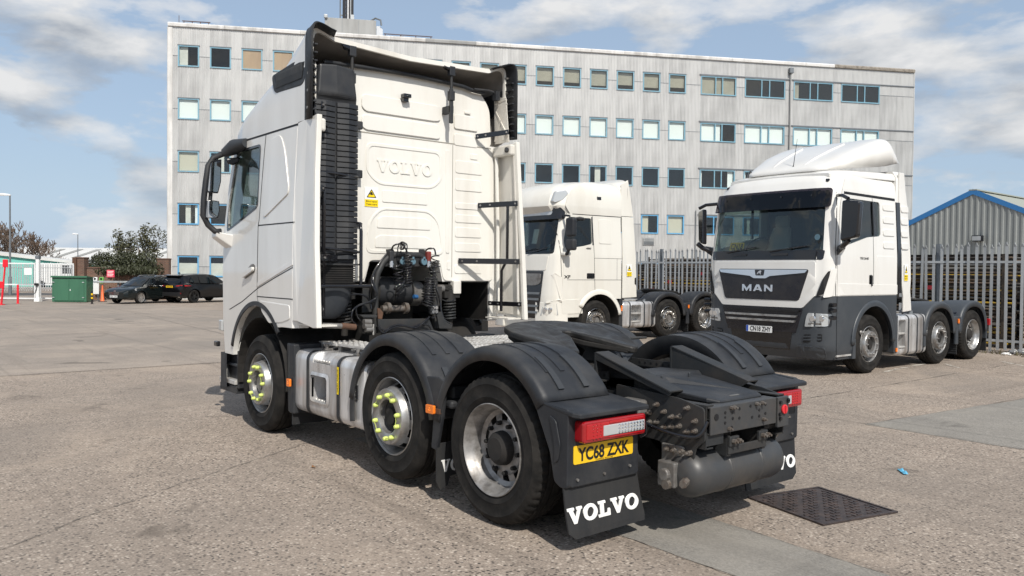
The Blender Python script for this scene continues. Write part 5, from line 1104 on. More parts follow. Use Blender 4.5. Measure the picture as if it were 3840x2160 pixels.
# ================================================================== corrugated office block
def build_office():
    A = V((49.33, -11.15, 0)); d = V((-.47875, -.87795, 0)); ang = atan2(d.y, d.x); z0 = -.36
    T = thing('office_building', 'five-storey grey corrugated office block with rows of blue-framed windows', 'building', (A.x, A.y, z0), ang)
    # local: x along facade, y = into the building (negative normal), z up.  d x up: facade normal is +y? -> test
    n_out = V((-.87795, .47875, 0)); ly = V((-sin(ang), cos(ang), 0)); so = 1 if ly.dot(n_out) > 0 else -1      # sign of outward along local y
    L = 52.9; H = 17.13-z0-.12; DEP = 16.
    def Y(out): return so*out
    def bx(b, x0, x1, o0, o1, za, zb): return b.box(x0, x1, min(Y(o0), Y(o1)), max(Y(o0), Y(o1)), za, zb)
    PW, WW, WH, RP = 1.93, 1.27, 1.33, 3.33
    tops = [15.75-z0-RP*k for k in range(5)]                     # window heads
    wins = [(.60+PW*k, .60+PW*k+WW, 's') for k in range(18)]+[(35.82, 38.52, 'd')]+[(39.2+3.83*k, 42.35+3.83*k, 'd') for k in range(3)]
    ob('core', bx(MB(), .02, L-.02, -DEP, -1.4, 0, H-.25), 'room', T)
    ob('roof_slab', bx(MB(), .02, L-.02, -DEP, -.06, H-.30, H-.02), 'plant_room', T)
    for k, tz in enumerate(tops): ob('floor_slab', bx(MB(), .05, L-.05, -1.4, -.08, tz-2.42, tz-2.22), 'room_pale', T)
    ob('side_wall', MB().box(0, .02, min(Y(-DEP), Y(-.02)), max(Y(-DEP), Y(-.02)), 0, H), 'cladding', T); ob('side_wall', MB().box(L-.02, L, min(Y(-DEP), Y(-.02)), max(Y(-DEP), Y(-.02)), 0, H), 'cladding', T)
    # cladding sheets: pier columns run tier to tier, window columns fill between heads and sills
    mid = [t_-WH/2 for t_ in tops]
    tiers = [(H-.10, mid[0])]+[(mid[k], mid[k+1]) for k in range(4)]+[(mid[4], 0.)]
    cache = {}
    rgs = random.Random(2)
    def sheet(x0, x1, zt, zb, lap=0.):
        key = (round(x1-x0, 2), round(zt-zb, 2))
        if key not in cache:
            b = MB(); w_ = x1-x0; n = max(2, round(w_/.105)); rows = []; p = w_/n
            for i in range(n):
                for f, o in ((.0, .0), (.30, 0.), (.45, .028), (.85, .028)): rows.append([((i+f)*p, Y(o), 0), ((i+f)*p, Y(o), zt-zb)])
            rows.append([(w_, 0, 0), (w_, 0, zt-zb)]); me = b.grid(rows).mesh('cladding_sheet', False); me.materials.append(MATS['cladding']); cache[key] = me
        o = bpy.data.objects.new('cladding_sheet', cache[key]); COL.objects.link(o); o.parent = T; o.location = (x0, Y(lap), zb); return o
    xs = 0.; cols = []
    for (a, b, kd) in wins: cols.append((xs, a, 0)); cols.append((a, b, 1)); xs = b
    cols.append((xs, L-1.4, 0)); cols.append((L-1.4, L, 0))
    for (a, b, isw) in cols:
        lap = .004 if isw else .0
        if not isw:
            for zt, zb in tiers: sheet(a, b, zt, zb, lap)
        else:
            sheet(a, b, H-.10, tops[0], lap)
            for k in range(4): sheet(a, b, tops[k]-WH, tops[k+1], lap)
            sheet(a, b, tops[4]-WH, 0, lap)
    for k, z in enumerate(mid):                       # lap joints
        for (a, b, isw) in cols:
            if not isw: ob('lap_joint', bx(MB(), a, b, .0, .034, z-.012, z+.012), 'galv_dark', T)
    # windows
    rg = random.Random(21)
    fr_cache = {}
    def window(a, b, zt, zb, row, i, kd):
        w_ = b-a; key = (round(w_, 2), kd, row >= 3)
        if key not in fr_cache:
            f = MB(); t_ = .075; fo0, fo1 = -.06, .05
            bx(f, 0, w_, fo0, fo1, WH-t_, WH); bx(f, 0, w_, fo0, fo1+.03, 0, t_); bx(f, 0, t_, fo0, fo1, t_, WH-t_); bx(f, w_-t_, w_, fo0, fo1, t_, WH-t_)
            if kd == 'd':
                for x in (.405*w_, .60*w_): bx(f, x, x+.07, fo0, fo1, t_, WH-t_)
            me = f.mesh('window', False); me.materials.append(MATS['blue_frame_new' if row >= 3 else 'blue_frame'])
            g = bx(MB(), t_, w_-t_, -.005, .003, t_, WH-t_).mesh('pane', False); hd = bx(MB(), -.03, w_+.03, 0, .075, WH, WH+.05).mesh('head_flashing', False); hd.materials.append(MATS['galv_dark'])
            fr_cache[key] = (me, g, hd)
        me, g, hd = fr_cache[key]
        o = bpy.data.objects.new('window', me); COL.objects.link(o); o.parent = T; o.location = (a, 0, zb)
        dirty = row == 0 and i >= 4
        kk = ('g', key, dirty)
        if kk not in fr_cache: c = g.copy(); c.materials.append(MATS['window_glass_dirty' if dirty else 'window_glass']); fr_cache[kk] = c
        p = bpy.data.objects.new('pane', fr_cache[kk]); COL.objects.link(p); p.parent = o
        p = bpy.data.objects.new('head_flashing', hd); COL.objects.link(p); p.parent = o
        def infill(nm, m, x0, x1, zb_, zt_, dep): ob(nm, bx(MB(), x0, x1, -dep-.01, -dep, zb_, zt_), m, o)
        if row == 0 and i in (2, 3): infill('board', 'board', .07, w_-.07, .07, WH-.07, .02)
        elif row == 0 and i >= 4 and kd == 's': infill('blind', 'blind', .07, w_-.07, rg.uniform(.25, .55), WH-.07, .14)
        elif row == 1 and not (kd == 'd' and i == 18): infill('blind', 'blind_white', .07, w_-.07, .07, WH-.07, .10)
        elif row == 1: infill('blind', 'blind_white', .07, w_*.58, .07, WH-.07, .10)
        elif row == 0 and kd == 'd' and i == 18: infill('blind', 'blind', .07, w_-.07, .07, WH-.07, .12)
        elif row == 0 and i == 0: infill('curtain', 'blind', .07, w_*.45, .07, WH-.07, .12)
        elif row == 2 and i == 0: infill('blind', 'blind_cream', .07, w_-.07, .10, WH-.07, .10)
        elif row == 2 and kd == 'd': infill('curtain', 'blind_white', .08, .22, .07, WH-.07, .12); infill('curtain', 'blind_white', w_-.5, w_-.1, .07, WH-.07, .12)
        elif row == 3 and i == 17: infill('blind', 'blind_cream', .07, w_-.07, .08, WH-.07, .12)
        elif row == 3 and i == 16: infill('blind', 'blind_cream', .07, w_*.45, .08, WH-.07, .12)
        elif row == 4: infill('frosted_film', 'blind', .08, w_-.08, .08, WH*.66, .05)
        elif rg.random() < .35:
            x = rg.uniform(.1, .6); infill('curtain', 'blind', x, min(w_-.1, x+rg.uniform(.15, .4)), .07, WH-.07, .12)
        if row == 3 and i == 0:
            infill('curtain', 'blind_white', w_-.25, w_-.08, .07, WH-.07, .12)
            pl_ = MB().cyl((.80, Y(-.2), .08), (.80, Y(-.2), .55), .03)
            for k in range(9): pl_.add([(.80, Y(-.2), .55), (.80+.24*cos(k*.8), Y(-.2), .70+.15*sin(k*.8)), (.80+.22*cos(k*.8+.2), Y(-.2), .66+.15*sin(k*.8+.2))], [(0, 1, 2)])
            ob('pot_plant', pl_, 'leaf_mid', o)
    for i, (a, b, kd) in enumerate(wins):
        for k, tz in enumerate(tops):
            window(a, b, tz, tz-WH, k, i, kd)
    # horizontal flashing over the right-hand block
    for k, tz in enumerate(tops): ob('flashing_strip', bx(MB(), 35.7, L, .03, .085, tz+.06, tz+.12), 'galv_dark', T)
    # coping / gutter in lengths
    x = 0; i = 0
    while x < L:
        w_ = 2.35 if i % 3 else 3.4; x1 = min(L, x+w_); m = 'fascia' if x < 44.5 and not (8.2 < x < 9.6 or 15.6 < x < 17.) else ('fascia_rust' if x >= 44.5 else 'plant_room')
        ob('coping', MB().loft([[(x+.006, Y(.02), H-.12), (x+.006, Y(.13), H-.10), (x+.006, Y(.15), H+.06), (x+.006, Y(.08), H+.14), (x+.006, Y(-.25), H+.14), (x+.006, Y(-.25), H-.05)], [(x1-.006, Y(.02), H-.12), (x1-.006, Y(.13), H-.10), (x1-.006, Y(.15), H+.06), (x1-.006, Y(.08), H+.14), (x1-.006, Y(-.25), H+.14), (x1-.006, Y(-.25), H-.05)]]), m, T); x = x1; i += 1
    ob('corner_trim', bx(MB(), -.06, .30, -.3, .06, 0, H-.1), 'fascia', T, bevel=.08); ob('corner_trim', bx(MB(), L-.02, L+.05, -.2, .05, 0, H-.1), 'cladding', T)
    # downpipe, vent, roof things
    dp = ob('downpipe', MB().cyl((42.73, Y(.14), 1.), (42.73, Y(.14), H-.6), .055, n=10), 'plant_room', T, smooth=40); ob('hopper', bx(MB(), 42.58, 42.88, .03, .30, H-.75, H-.35), 'galv_dark', dp, bevel=.03)
    ob('downpipe', MB().cyl((35.55, Y(.1), .8), (35.55, Y(.1), 6.5), .03, n=8), 'galv_dark', T); ob('conduit', MB().cyl((35.55, Y(.1), 2.62), (37.9, Y(.1), 2.62), .02, n=8), 'galv_dark', T)
    v = ob('vent_grille', bx(MB(), 31.62, 32.46, .03, .08, 3.98, 4.50), 'plant_room', T)
    for k in range(10): ob('slat', bx(MB(), 31.66, 32.42, .08, .10, 4.01+k*.047, 4.03+k*.047), 'galv_dark' if k < 5 else 'galv', v)
    ob('alarm_box', bx(MB(), 2.12, 2.28, .03, .14, 7.05, 7.28), 'plate_white', T)
    pr = ob('plant_room', bx(MB(), 9.6, 12.95, -3.6, -.55, H+.02, H+1.28), 'plant_room', T, bevel=.02)
    for x in (10.72, 11.8): ob('panel_joint', bx(MB(), x, x+.02, -.56, -.545, H+.05, H+1.25), 'galv_dark', pr)
    ob('louvred_box', MB().prism([(12.98, H+.05), (13.40, H+.05), (13.40, H+.80), (13.2, H+1.02), (12.98, H+1.02)], lambda p: (p[0], Y(-.9), p[1]), lambda p: (p[0], Y(-1.7), p[1])), 'pale_wall', pr)
    for k in range(5): ob('louvre', bx(MB(), 13.02, 13.34, -.9, -.885, H+.12+k*.055, H+.145+k*.055), 'galv', pr)
    ob('roof_floodlight', bx(MB(), 9.55, 9.8, -.6, -.4, H+1.2, H+1.45), 'galv', pr, bevel=.05); ob('cable_hoop', MB().tube([(12.6, Y(-.8), H+1.3), (12.9, Y(-.8), H+1.5), (13.25, Y(-.8), H+1.4), (13.3, Y(-.8), H+1.05)], .06, 6), 'galv_dark', pr, smooth=60)
    ob('flue', MB().cyl((14.75, Y(-1.2), H), (14.75, Y(-1.2), H+.62), .11, n=16), 'chrome', T, smooth=40)
    for x0, x1 in ((13.45, 16.7), (.75, 2.45)):
        r_ = ob('roof_rail', MB().tube([(x0, Y(-.5), H+.42), (x1, Y(-.5), H+.42)], .03, 6), 'rail_rust', T)
        k = x0+.1
        while k <= x1: ob('rail_post', MB().cyl((k, Y(-.5), H+.05), (k, Y(-.5), H+.42), .03, n=6), 'rail_rust', r_); k += (x1-x0-.2)/3
    ob('roof_spike', MB().cyl((.55, Y(-.5), H), (.55, Y(-.5), H+.75), .02, n=6), 'rail_rust', T)
    # antenna mast is a thing of its own
    M0 = A+d*11.1+V((0, 0, z0+H+1.28))-n_out*1.6
    ma = thing('antenna_mast', 'dark telecom mast bundled with cables on the office roof plant room', 'mast', M0, ang)
    for dx, dy in ((-.30, -.3), (.30, -.3), (.30, .3), (-.30, .3)): ob('mast_leg', MB().cyl((dx, dy, 0), (dx, dy, 4.5), .06, n=8), 'mast_black', ma)
    for k in range(8):
        z = .2+k*.55; ob('mast_brace', MB().beam((-.3, Y(.3), z), (.3, Y(.3), z+.5), .04, .04).beam((.3, Y(.3), z), (-.3, Y(.3), z+.5), .04, .04), 'mast_black', ma)
    for k, (x, m) in enumerate(((-.20, 'mast_black'), (-.10, 'mast_black'), (.0, 'gate_white'), (.08, 'mast_black'), (.17, 'galv'), (.24, 'mast_black'), (-.27, 'mast_black'))): ob('feeder_cable', MB().cyl((x, Y(.36), 0), (x, Y(.36), 4.5), .045, n=8), m, ma)
    ob('side_pole', MB().cyl((-.52, Y(.2), .2), (-.52, Y(.2), 4.5), .04, n=8).beam((-.52, Y(.2), .45), (-.3, Y(.2), .45), .05, .08), 'galv_dark', ma); ob('mast_foot', MB().box(-.42, .42, -.42, .42, 0, .06), 'galv_dark', ma); ob('junction_box', MB().box(.18, .40, min(Y(.4), Y(.5)), max(Y(.4), Y(.5)), .05, .45), 'galv', ma)

# ================================================================== palisade fences and what is behind
def palisade(name, label, P0, P1, h, group=None, pitch=.152, posts=2.75, m='galv', z=0., dense=True, pale_w=.062):
    d = (P1-P0); L = d.length; a = atan2(d.y, d.x); T = thing(name, label, 'fence', P0, a, group)
    pr = MB(); tip = [(-.5, 0), (-.5, h-.10), (-.62, h-.07), (-.30, h-.055), (-.12, h), (0, h-.03), (.12, h), (.30, h-.055), (.62, h-.07), (.5, h-.10), (.5, 0)]
    pts = [(x*pale_w, z_+.06 if z_ == 0 else z_) for x, z_ in tip]
    def fo(x): return .018*(1-min(1, abs(x)/(pale_w*.5)))
    me = MB().prism(pts, lambda p: (p[0], fo(p[0])+.003, p[1]), lambda p: (p[0], fo(p[0]), p[1])).mesh('pale'); me.materials.append(MATS[m])
    n = int(L/pitch); rg = random.Random(4)
    for k in range(n):
        o = bpy.data.objects.new('pale', me); COL.objects.link(o); o.parent = T; o.location = (k*pitch, .045, rg.uniform(-.03, .03)); o.rotation_euler = (rg.uniform(-.008, .008), rg.gauss(0, .009), 0)
    for zz_ in (.28, h-.42): ob('rail', MB().box(0, L, -.005, .045, zz_-.025, zz_+.025), m, T)
    k = .5
    while k < L: ob('post', MB().box(k-.05, k+.05, -.075, -.01, 0, h+.0), 'galv_dark', T); k += posts
    return T
def build_fence():
    palisade('palisade_fence', 'tall galvanised palisade fence with split tips behind the parked tractor units', V((-7.5, -14.95, 0)), V((23.0, -14.95, 0)), 2.42)
    # stacks of scaffold tube behind it
    rg = random.Random(9); mats = ['tube_black']*6+['tube_rust']*3+['tube_grey']*2+['tube_yellow']*2
    tm = {}
    def tube_obj(L, m, T, loc):
        key = (round(L, 1), m)
        if key not in tm:
            me = MB().cyl((0, 0, 0), (key[0], 0, 0), .024, n=8).mesh('tube'); me.materials.append(MATS[m]); me.polygons.foreach_set('use_smooth', [True]*len(me.polygons)); me.set_sharp_from_angle(angle=radians(40)); tm[key] = me
        o = bpy.data.objects.new('tube', tm[key]); COL.objects.link(o); o.parent = T; o.location = loc; o.rotation_euler = (0, rg.uniform(-.008, .008), rg.uniform(-.02, .02))
    stacks = [(-5.2, 3.4, 22, 0), (-1.6, 3.3, 23, 0), (1.85, 1.0, 23, 1), (2.95, 4.0, 24, 2), (7.1, 3.6, 23, 2), (10.9, 3.2, 24, 1), (14.3, 3.4, 22, 0)]
    labs = ['stack of dark scaffold tubes behind the fence, at its free end', 'stack of dark rusty scaffold tubes behind the fence with pale litter at its foot', 'narrow stack of short dark tubes behind the fence next to the yellow-banded stack', 'stack of black and yellow scaffold tubes behind the fence beside the blue-trimmed warehouse',
            'stack of black tubes with a few red ends behind the two far tractor units', 'tall stack of dark tubes seen between the two far tractor units', 'stack of dark tubes behind the square-fronted tractor unit, by the office block']
    for (x, L, n, yel), lb in zip(stacks, labs):
        T = thing('tube_stack', lb, 'tube stack', (x, -16.4, 0), 0, 'scaffold tube stacks behind the fence')
        for k in range(n):
            z = .10+k*.088
            ms = ['tube_black']*5+['tube_rust']*3+['tube_grey']*2+(['tube_yellow']*(2 if yel == 2 else 1))
            for row, y in enumerate((.0, -.25, -.6)):
                if row and rg.random() < .3: continue
                tube_obj(L-rg.choice((0, 0, .1, .3)), rg.choice(ms), T, (rg.uniform(-.05, .12), y+rg.uniform(-.03, .03), z+rg.uniform(-.012, .012)))
        for xx in (.15, L*.5, L-.15):
            for y in (.06, -.68): ob('stillage_post', MB().box(xx-.03, xx+.03, y-.03, y+.03, 0, .10+n*.088), 'tube_black', T)
            ob('stillage_foot', MB().box(xx-.04, xx+.04, -.72, .10, .02, .08), 'tube_black', T)
        if yel:
            for k in range(5):
                xq = L*rg.uniform(.2, .9); ob('end_plate', MB().box(xq, xq+.16, .03, .055, .5+k*.28, .60+k*.28), 'tube_red', T)
        ob('stack_back', MB().box(.05, L-.05, -.95, -.90, .05, .08+n*.086), 'grime', T)
    # blue-trimmed warehouse
    pk = px_d(3650, 713, 42.); axis = V((1, 0, 0))
    ang = atan2(axis.y, axis.x); ly = V((-sin(ang), cos(ang), 0)); so = 1 if ly.dot(V((-.77, .63, 0))) > 0 else -1
    T = thing('warehouse', 'grey profiled-metal warehouse gable with bright blue roof edge and dark doorway band', 'building', (pk.x, pk.y, 0), ang)
    HW = 7.0; HP = pk.z; HE = HP-.46*HW; ZB = 2.8
    def hz_(x): return HP-(HP-HE)*abs(x)/HW
    rows = []; x = -HW
    k = 0
    while x < HW:
        for f, o in ((0, 0), (.12, 0), (.16, .035), (.24, .035)):
            xx = min(HW, x+f); rows.append([(xx, so*o, ZB), (xx, so*o, hz_(xx)-.05)])
        x += .30
    ob('gable_cladding', MB().grid(rows), 'wh_clad', T)
    for s in (1, -1):
        ob('barge_board', MB().prism([(0, HP+.06), (s*HW*1.03, HE-.09), (s*HW*1.03, HE-.37), (0, HP-.22)], lambda p: (p[0], so*.06, p[1]), lambda p: (p[0], so*.02, p[1])), 'wh_blue', T)
        ob('roof_slope', MB().add([(0, so*.05, HP), (s*HW*1.03, so*.05, HE-.12), (s*HW*1.03, -so*20, HE-.12), (0, -so*20, HP)], [(0, 1, 2, 3)]), 'wh_roof', T, solid=.08)
        ob('blue_jamb', MB().box(s*4.6-.25, s*4.6+.25, min(so*.0, so*.04), max(so*.0, so*.04), 0, ZB), 'wh_blue', T)
        ob('side_wall', MB().box(s*4.9, s*HW, min(-so*.05, so*.02), max(-so*.05, so*.02), 0, ZB), 'wh_clad', T)
    ob('ridge_cap', MB().box(-.2, .2, min(so*.07, -so*20), max(so*.07, -so*20), HP-.02, HP+.04), 'wh_roof', T)
    ob('inside', MB().box(-HW+.1, HW-.1, min(-so*3, -so*3.1), max(-so*3, -so*3.1), 0, 3.2), 'room', T)
    for x, z in ((-.35, 3.45), (-4.7, 3.95)):
        f_ = ob('floodlight', MB().box(x-.25, x+.25, min(so*.1, so*.4), max(so*.1, so*.4), z, z+.32), 'gloss_black', T, bevel=.03); ob('lamp_face', MB().box(x-.2, x+.2, min(so*.4, so*.42), max(so*.4, so*.42), z+.05, z+.27), 'galv', f_)

# ================================================================== trees and hedge
def leaf_cloud(b, c, r, n, size, rg, flat=.0, droop=0.):
    for k in range(n):
        while True:
            p = V((rg.uniform(-1, 1), rg.uniform(-1, 1), rg.uniform(-1, 1)))
            if .25 < p.length < 1: break
        q = V((c[0]+p.x*r[0], c[1]+p.y*r[1], c[2]+p.z*r[2])); u = V((rg.gauss(0, 1), rg.gauss(0, 1), rg.gauss(0, .7)-droop)).normalized(); v = u.orthogonal().normalized(); v.rotate(Matrix.Rotation(rg.uniform(0, 6.28), 3, u)); s = size*rg.uniform(.6, 1.4)
        b.add([q-u*s, q+v*s*.45, q+u*s, q-v*s*.45], [(0, 1, 2, 3)])
def bare_tree(T, h, spread, seed, tm='bark', leaf=None, nleaf=0, lsize=.05, depth=5, base_r=None):
    rg = random.Random(seed); b = MB(); tw = MB(); tips = []
    def grow(p, d, L, r, lv):
        n = 3; pts = [p]; dd = d.copy()
        for i in range(n):
            dd = (dd+V((rg.gauss(0, .16), rg.gauss(0, .16), rg.gauss(.05, .10)))).normalized(); pts.append(pts[-1]+dd*L/n)
        r = max(r, .028*(h/5)); (b if lv < 3 else tw).tube(pts, [r*(1-.35*i/n) for i in range(n+1)], 5 if lv < 3 else 3)
        if lv >= depth: tips.append(pts[-1]); return
        for k in range(rg.choice((2, 3, 3)) if lv else 4):
            a = rg.uniform(0, 6.28); t = V((cos(a), sin(a), 0)); nd = (dd*rg.uniform(.6, 1.)+t*spread*rg.uniform(.5, 1.)+V((0, 0, .18))).normalized()
            grow(pts[rg.choice((2, 3, 3))], nd, L*rg.uniform(.62, .82), r*.6, lv+1)
    grow(V((0, 0, 0)), V((0, 0, 1)), h*.30, base_r or h*.022, 0)
    ob('trunk', b, tm, T, smooth=60); ob('crown', tw, 'twig', T, fix=False)
    if leaf:
        lb = MB()
        for p in tips: leaf_cloud(lb, p, (.22, .22, .22), nleaf, lsize, rg)
        ob('foliage', lb, leaf, T, fix=False)
def build_left():
    rg = random.Random(31)
    # brick wall from the office corner to the gate pillar, in bays stepping
    def wall(name, label, u0, u1, d0, d1, ht, th=.33):
        a, b = px_d(u0, 1100, d0), px_d(u1, 1100, d1); z = -.36; L = (b-a).length if False else V((b.x-a.x, b.y-a.y, 0)).length
        o = ob(name, MB().box(0, L, -th/2, th/2, 0, ht).box(-.02, L+.02, -th/2-.03, th/2+.03, ht, ht+.07), 'brick'); o.location = (a.x, a.y, z); o.rotation_euler = (0, 0, atan2(b.y-a.y, b.x-a.x)); return tag(o, label, 'wall')
    wall('brick_wall', 'brown brick boundary wall under the overhanging evergreen shrub', 325, 590, 49.5, 51.5, 1.95); wall('brick_pier', 'brick wall end butting against the corner of the office block', 592, 638, 51.2, 51.2, 2.55, .45)
    wall('brick_pillar', 'tall brick gate pillar with rust-coloured steel post beside the white gate', 292, 324, 49.4, 49.4, 2.55, .55)
    p = px_d(285, 1100, 49.2); o = ob('gate_hanging_post', MB().box(-.2, .2, -.12, .12, 0, 2.6), 'rust'); o.location = (p.x, p.y, -.36); o.rotation_euler = (0, 0, -.69); tag(o, 'rust-streaked dark red steel post fixed to the brick pillar', 'post')
    # ivy-like evergreen spilling over the wall
    def shrub(name, label, spec, m, stems):
        c0 = px_d(spec[0][0], 1100, spec[0][2]); T = thing(name, label, 'shrub', (c0.x, c0.y, -.36)); b = MB(); sb = MB(); off = V((c0.x, c0.y, -.36))
        for (u, v, dist, rx, rz, n, sz, dr) in spec:
            c = px_d(u, v, dist)-off; leaf_cloud(b, c, (rx, rx*.8, rz), n, sz, rg, droop=dr)
        ob('foliage', b, m, T, fix=False)
        for (u0, v0, u1, v1, dist, r) in stems:
            a, e = px_d(u0, v0, dist)-off, px_d(u1, v1, dist)-off; mid = (a+e)/2+V((rg.uniform(-.15, .15), rg.uniform(-.15, .15), 0)); sb.tube([a, mid, e], [r, r*.7, r*.3], 5)
        ob('stems', sb, 'bark', T, smooth=60)
    shrub('evergreen_shrub', 'dense dark evergreen shrub draped over the brick wall', [(360+24*k, 985+rg.uniform(-14, 14)+(18 if k in (0, 9) else 0), 50.6, .75, .55, 400, .08, 1.) for k in range(10)]+[(352+26*k, 1014, 50.0, .6, .30, 340, .08, 2.2) for k in range(9)], 'leaf_dark', [(420+40*k, 1090, 400+50*k, 990, 50.9, .05) for k in range(4)])
    shrub('tall_bush', 'tall sparse leafy bush rising above the brick wall', [(470+rg.uniform(-30, 30), 910+rg.uniform(-30, 30), 52, .45, .45, 110, .075, 0) for k in range(8)]+[(450, 885, 52, .25, .35, 70, .07, 0), (405, 925, 52, .3, .25, 50, .07, 0), (470, 940, 52, .9, .5, 300, .08, 0)], 'leaf_mid', [(470, 1080, 450+rg.uniform(-50, 50), 880+rg.uniform(0, 40), 52, .035) for k in range(14)])
    shrub('leafy_bush', 'second sparse leafy bush standing against the office corner', [(560+rg.uniform(-32, 32), 895+rg.uniform(-34, 36), 52.5, .45, .5, 120, .075, 0) for k in range(11)]+[(615, 900, 52.5, .4, .7, 160, .07, 0), (560, 960, 52.5, 1.0, .5, 300, .08, 0), (535, 870, 52.5, .25, .3, 60, .07, 0)], 'leaf_mid', [(560, 1080, 560+rg.uniform(-60, 65), 870+rg.uniform(0, 40), 52.5, .035) for k in range(16)])
    # green cabinet
    P = ground_at(259, 1134); a = atan2(-RT.y, -RT.x)+pi; ang = atan2(RT.y, RT.x)
    z = zg(P.x); T = thing('electrical_cabinet', 'dark green steel double-door cabinet beside the white gate', 'cabinet', (P.x, P.y, z), ang+.10)
    ob('body', MB().box(-.93, .93, .02, .95, .03, 1.40), 'green_box', T, bevel=.015); ob('lid', MB().loft([[(-.98, -.07, 1.40), (.98, -.07, 1.40), (.98, 1.0, 1.40), (-.98, 1.0, 1.40)], [(-.98, -.07, 1.50), (.98, -.07, 1.50), (.98, 1.0, 1.42), (-.98, 1.0, 1.42)]]), 'green_box', T, bevel=.012)
    for s in (-1, 1):
        dr = ob('door', MB().box(min(s*.01, s*.80), max(s*.01, s*.80), -.012, .02, .10, 1.30), 'green_box', T, bevel=.008)
        for zz_ in (.26, 1.12): ob('hinge', MB().box(s*.80-.09, s*.80+.02, -.03, -.012, zz_, zz_+.04), 'galv', dr)
    ob('lock', MB().box(.05, .09, -.03, -.012, .66, .74), 'plate_white', T)
    def post(nm, label, cat, u, v, ht, r, m, bands=None, group=None):
        P = ground_at(u, v); T = thing(nm, label, cat, (P.x, P.y, zg(P.x)), 0, group); ob('shaft', MB().cyl((0, 0, 0), (0, 0, ht-.02), r, n=16).lathe([(r, ht-.02), (r*.7, ht), (0, ht+.01)], 16), m, T, smooth=40); ob('base_plate', MB().box(-r*1.5, r*1.5, -r*1.5, r*1.5, 0, .015), m, T)
        for z0, z1, bm in bands or (): ob('band', MB().cyl((0, 0, z0), (0, 0, z1), r*1.03, n=16), bm, T, smooth=40)
    post('bollard', 'slim red steel bollard standing before the white gate', 'bollard', 67, 1139, 1.02, .055, 'red_signal'); post('bollard', 'black bollard with two yellow bands in front of the white board', 'bollard', 345, 1140, .70, .05, 'car_trim', [(.28, .38, 'yellow'), (.48, .58, 'yellow')])
    # leaning red height post
    P = ground_at(5, 1144); T = thing('marker_post', 'leaning red metal marker post with flag box at the yard entrance', 'post', (P.x, P.y, zg(P.x)), ang)
    ob('leg', MB().beam((0, 0, 0), (.12, 0, 1.15), .07, .07).beam((.12, 0, 1.15), (.20, 0, 2.1), .06, .06), 'red_signal', T); ob('flag_box', MB().box(.09, .34, -.04, .04, 1.96, 2.36).box(-.10, .14, -.04, .04, .86, 1.22), 'red_signal', T, bevel=.02); ob('foot', MB().box(-.12, .12, -.12, .12, 0, .05), 'red_signal', T)
    # white gate leaves and posts
    def gate(label, u0, u1, dist):
        a, b = px_d(u0, 1130, dist), px_d(u1, 1130, dist); L = V((b.x-a.x, b.y-a.y, 0)).length; T = thing('gate_leaf', label, 'gate', (a.x, a.y, -.35), atan2(b.y-a.y, b.x-a.x)); h = 2.18
        for z in (.15, .95, h): ob('rail', MB().box(0, L, -.03, .03, z-.035, z+.035), 'gate_white', T)
        for x in (0, L-.06): ob('stile', MB().box(x, x+.06, -.028, .028, .12, h+.03), 'gate_white', T)
        k = .12; me = MB().box(-.006, .006, -.006, .006, .98, h-.04).mesh('bar'); me.materials.append(MATS['galv'])
        while k < L-.1: o = bpy.data.objects.new('bar', me); COL.objects.link(o); o.parent = T; o.location = (k, 0, 0); k += .105
        for z in (1.28, 1.72): ob('mesh_wire', MB().box(.06, L-.06, -.004, .004, z-.004, z+.004), 'galv', T)
        return T
    g1 = gate('wide white tubular gate leaf with mesh top and a blank white notice', -60, 133, 47.2); ob('notice', MB().box(2.38, 2.82, -.05, -.04, 1.52, 1.92).box(.55, .95, -.05, -.04, 1.32, 1.62), 'plate_white', g1)
    gate('narrow white tubular gate leaf behind the green cabinet', 150, 277, 47.6)
    P = ground_at(143, 1131); T = thing('gate_post', 'square white gate post carrying the gate motor arm', 'post', (P.x, P.y, zg(P.x)), ang); ob('shaft', MB().box(-.09, .09, -.09, .09, 0, 2.45), 'gate_white', T, bevel=.01); ob('cap', MB().box(-.11, .11, -.11, .11, 2.45, 2.62), 'galv_dark', T); ob('base', MB().box(-.15, .15, -.15, .15, 0, .2), 'plate_white', T)
    ob('motor_arm', MB().beam((-.05, -.12, 1.0), (-1.1, -.10, .98), .06, .06), 'galv', T); ob('motor', MB().box(-.12, .10, -.2, -.09, .92, 1.06), 'car_trim', T, bevel=.02); ob('motor_cable', MB().tube([(0, -.12, .95), (-.02, -.14, .7), (-.12, -.14, .45), (-.22, -.14, .5), (-.2, -.14, .6)], .018, 6), 'car_trim', T, smooth=60)
    # board, rail, cone, signals, red notice
    p = px_d(350, 1070, 47.9); T = thing('notice_board', 'blank white board leaning below the grey rail by the brick wall', 'board', (p.x, p.y, -.35), ang); ob('panel', MB().box(-.33, .33, -.02, .02, .42, 1.06), 'plate_white', T); ob('leg', MB().box(-.30, -.26, -.02, .02, 0, .42), 'galv_dark', T); ob('leg', MB().box(.26, .30, -.02, .02, 0, .42), 'galv_dark', T)
    p = px_d(334, 1070, 48.2); T = thing('guard_rail', 'grey horizontal guard rail in front of the brick wall', 'rail', (p.x, p.y, -.35), ang); ob('beam', MB().box(-.1, 3.4, -.06, .06, 1.08, 1.20), 'galv', T, bevel=.02)
    for x in (.05, 1.7, 3.3): ob('post', MB().box(x-.05, x+.05, .06, .14, 0, 1.15), 'galv_dark', T)
    P = ground_at(384, 1131); T = thing('traffic_cone', 'tall slim orange traffic cone beside the white board', 'cone', (P.x, P.y, zg(P.x))); ob('body', MB().lathe([(.13, .03), (.10, .06), (.03, .95), (.0, .95)], 20), 'cone_orange', T, smooth=50); ob('base', MB().box(-.2, .2, -.2, .2, 0, .035), 'car_trim', T)
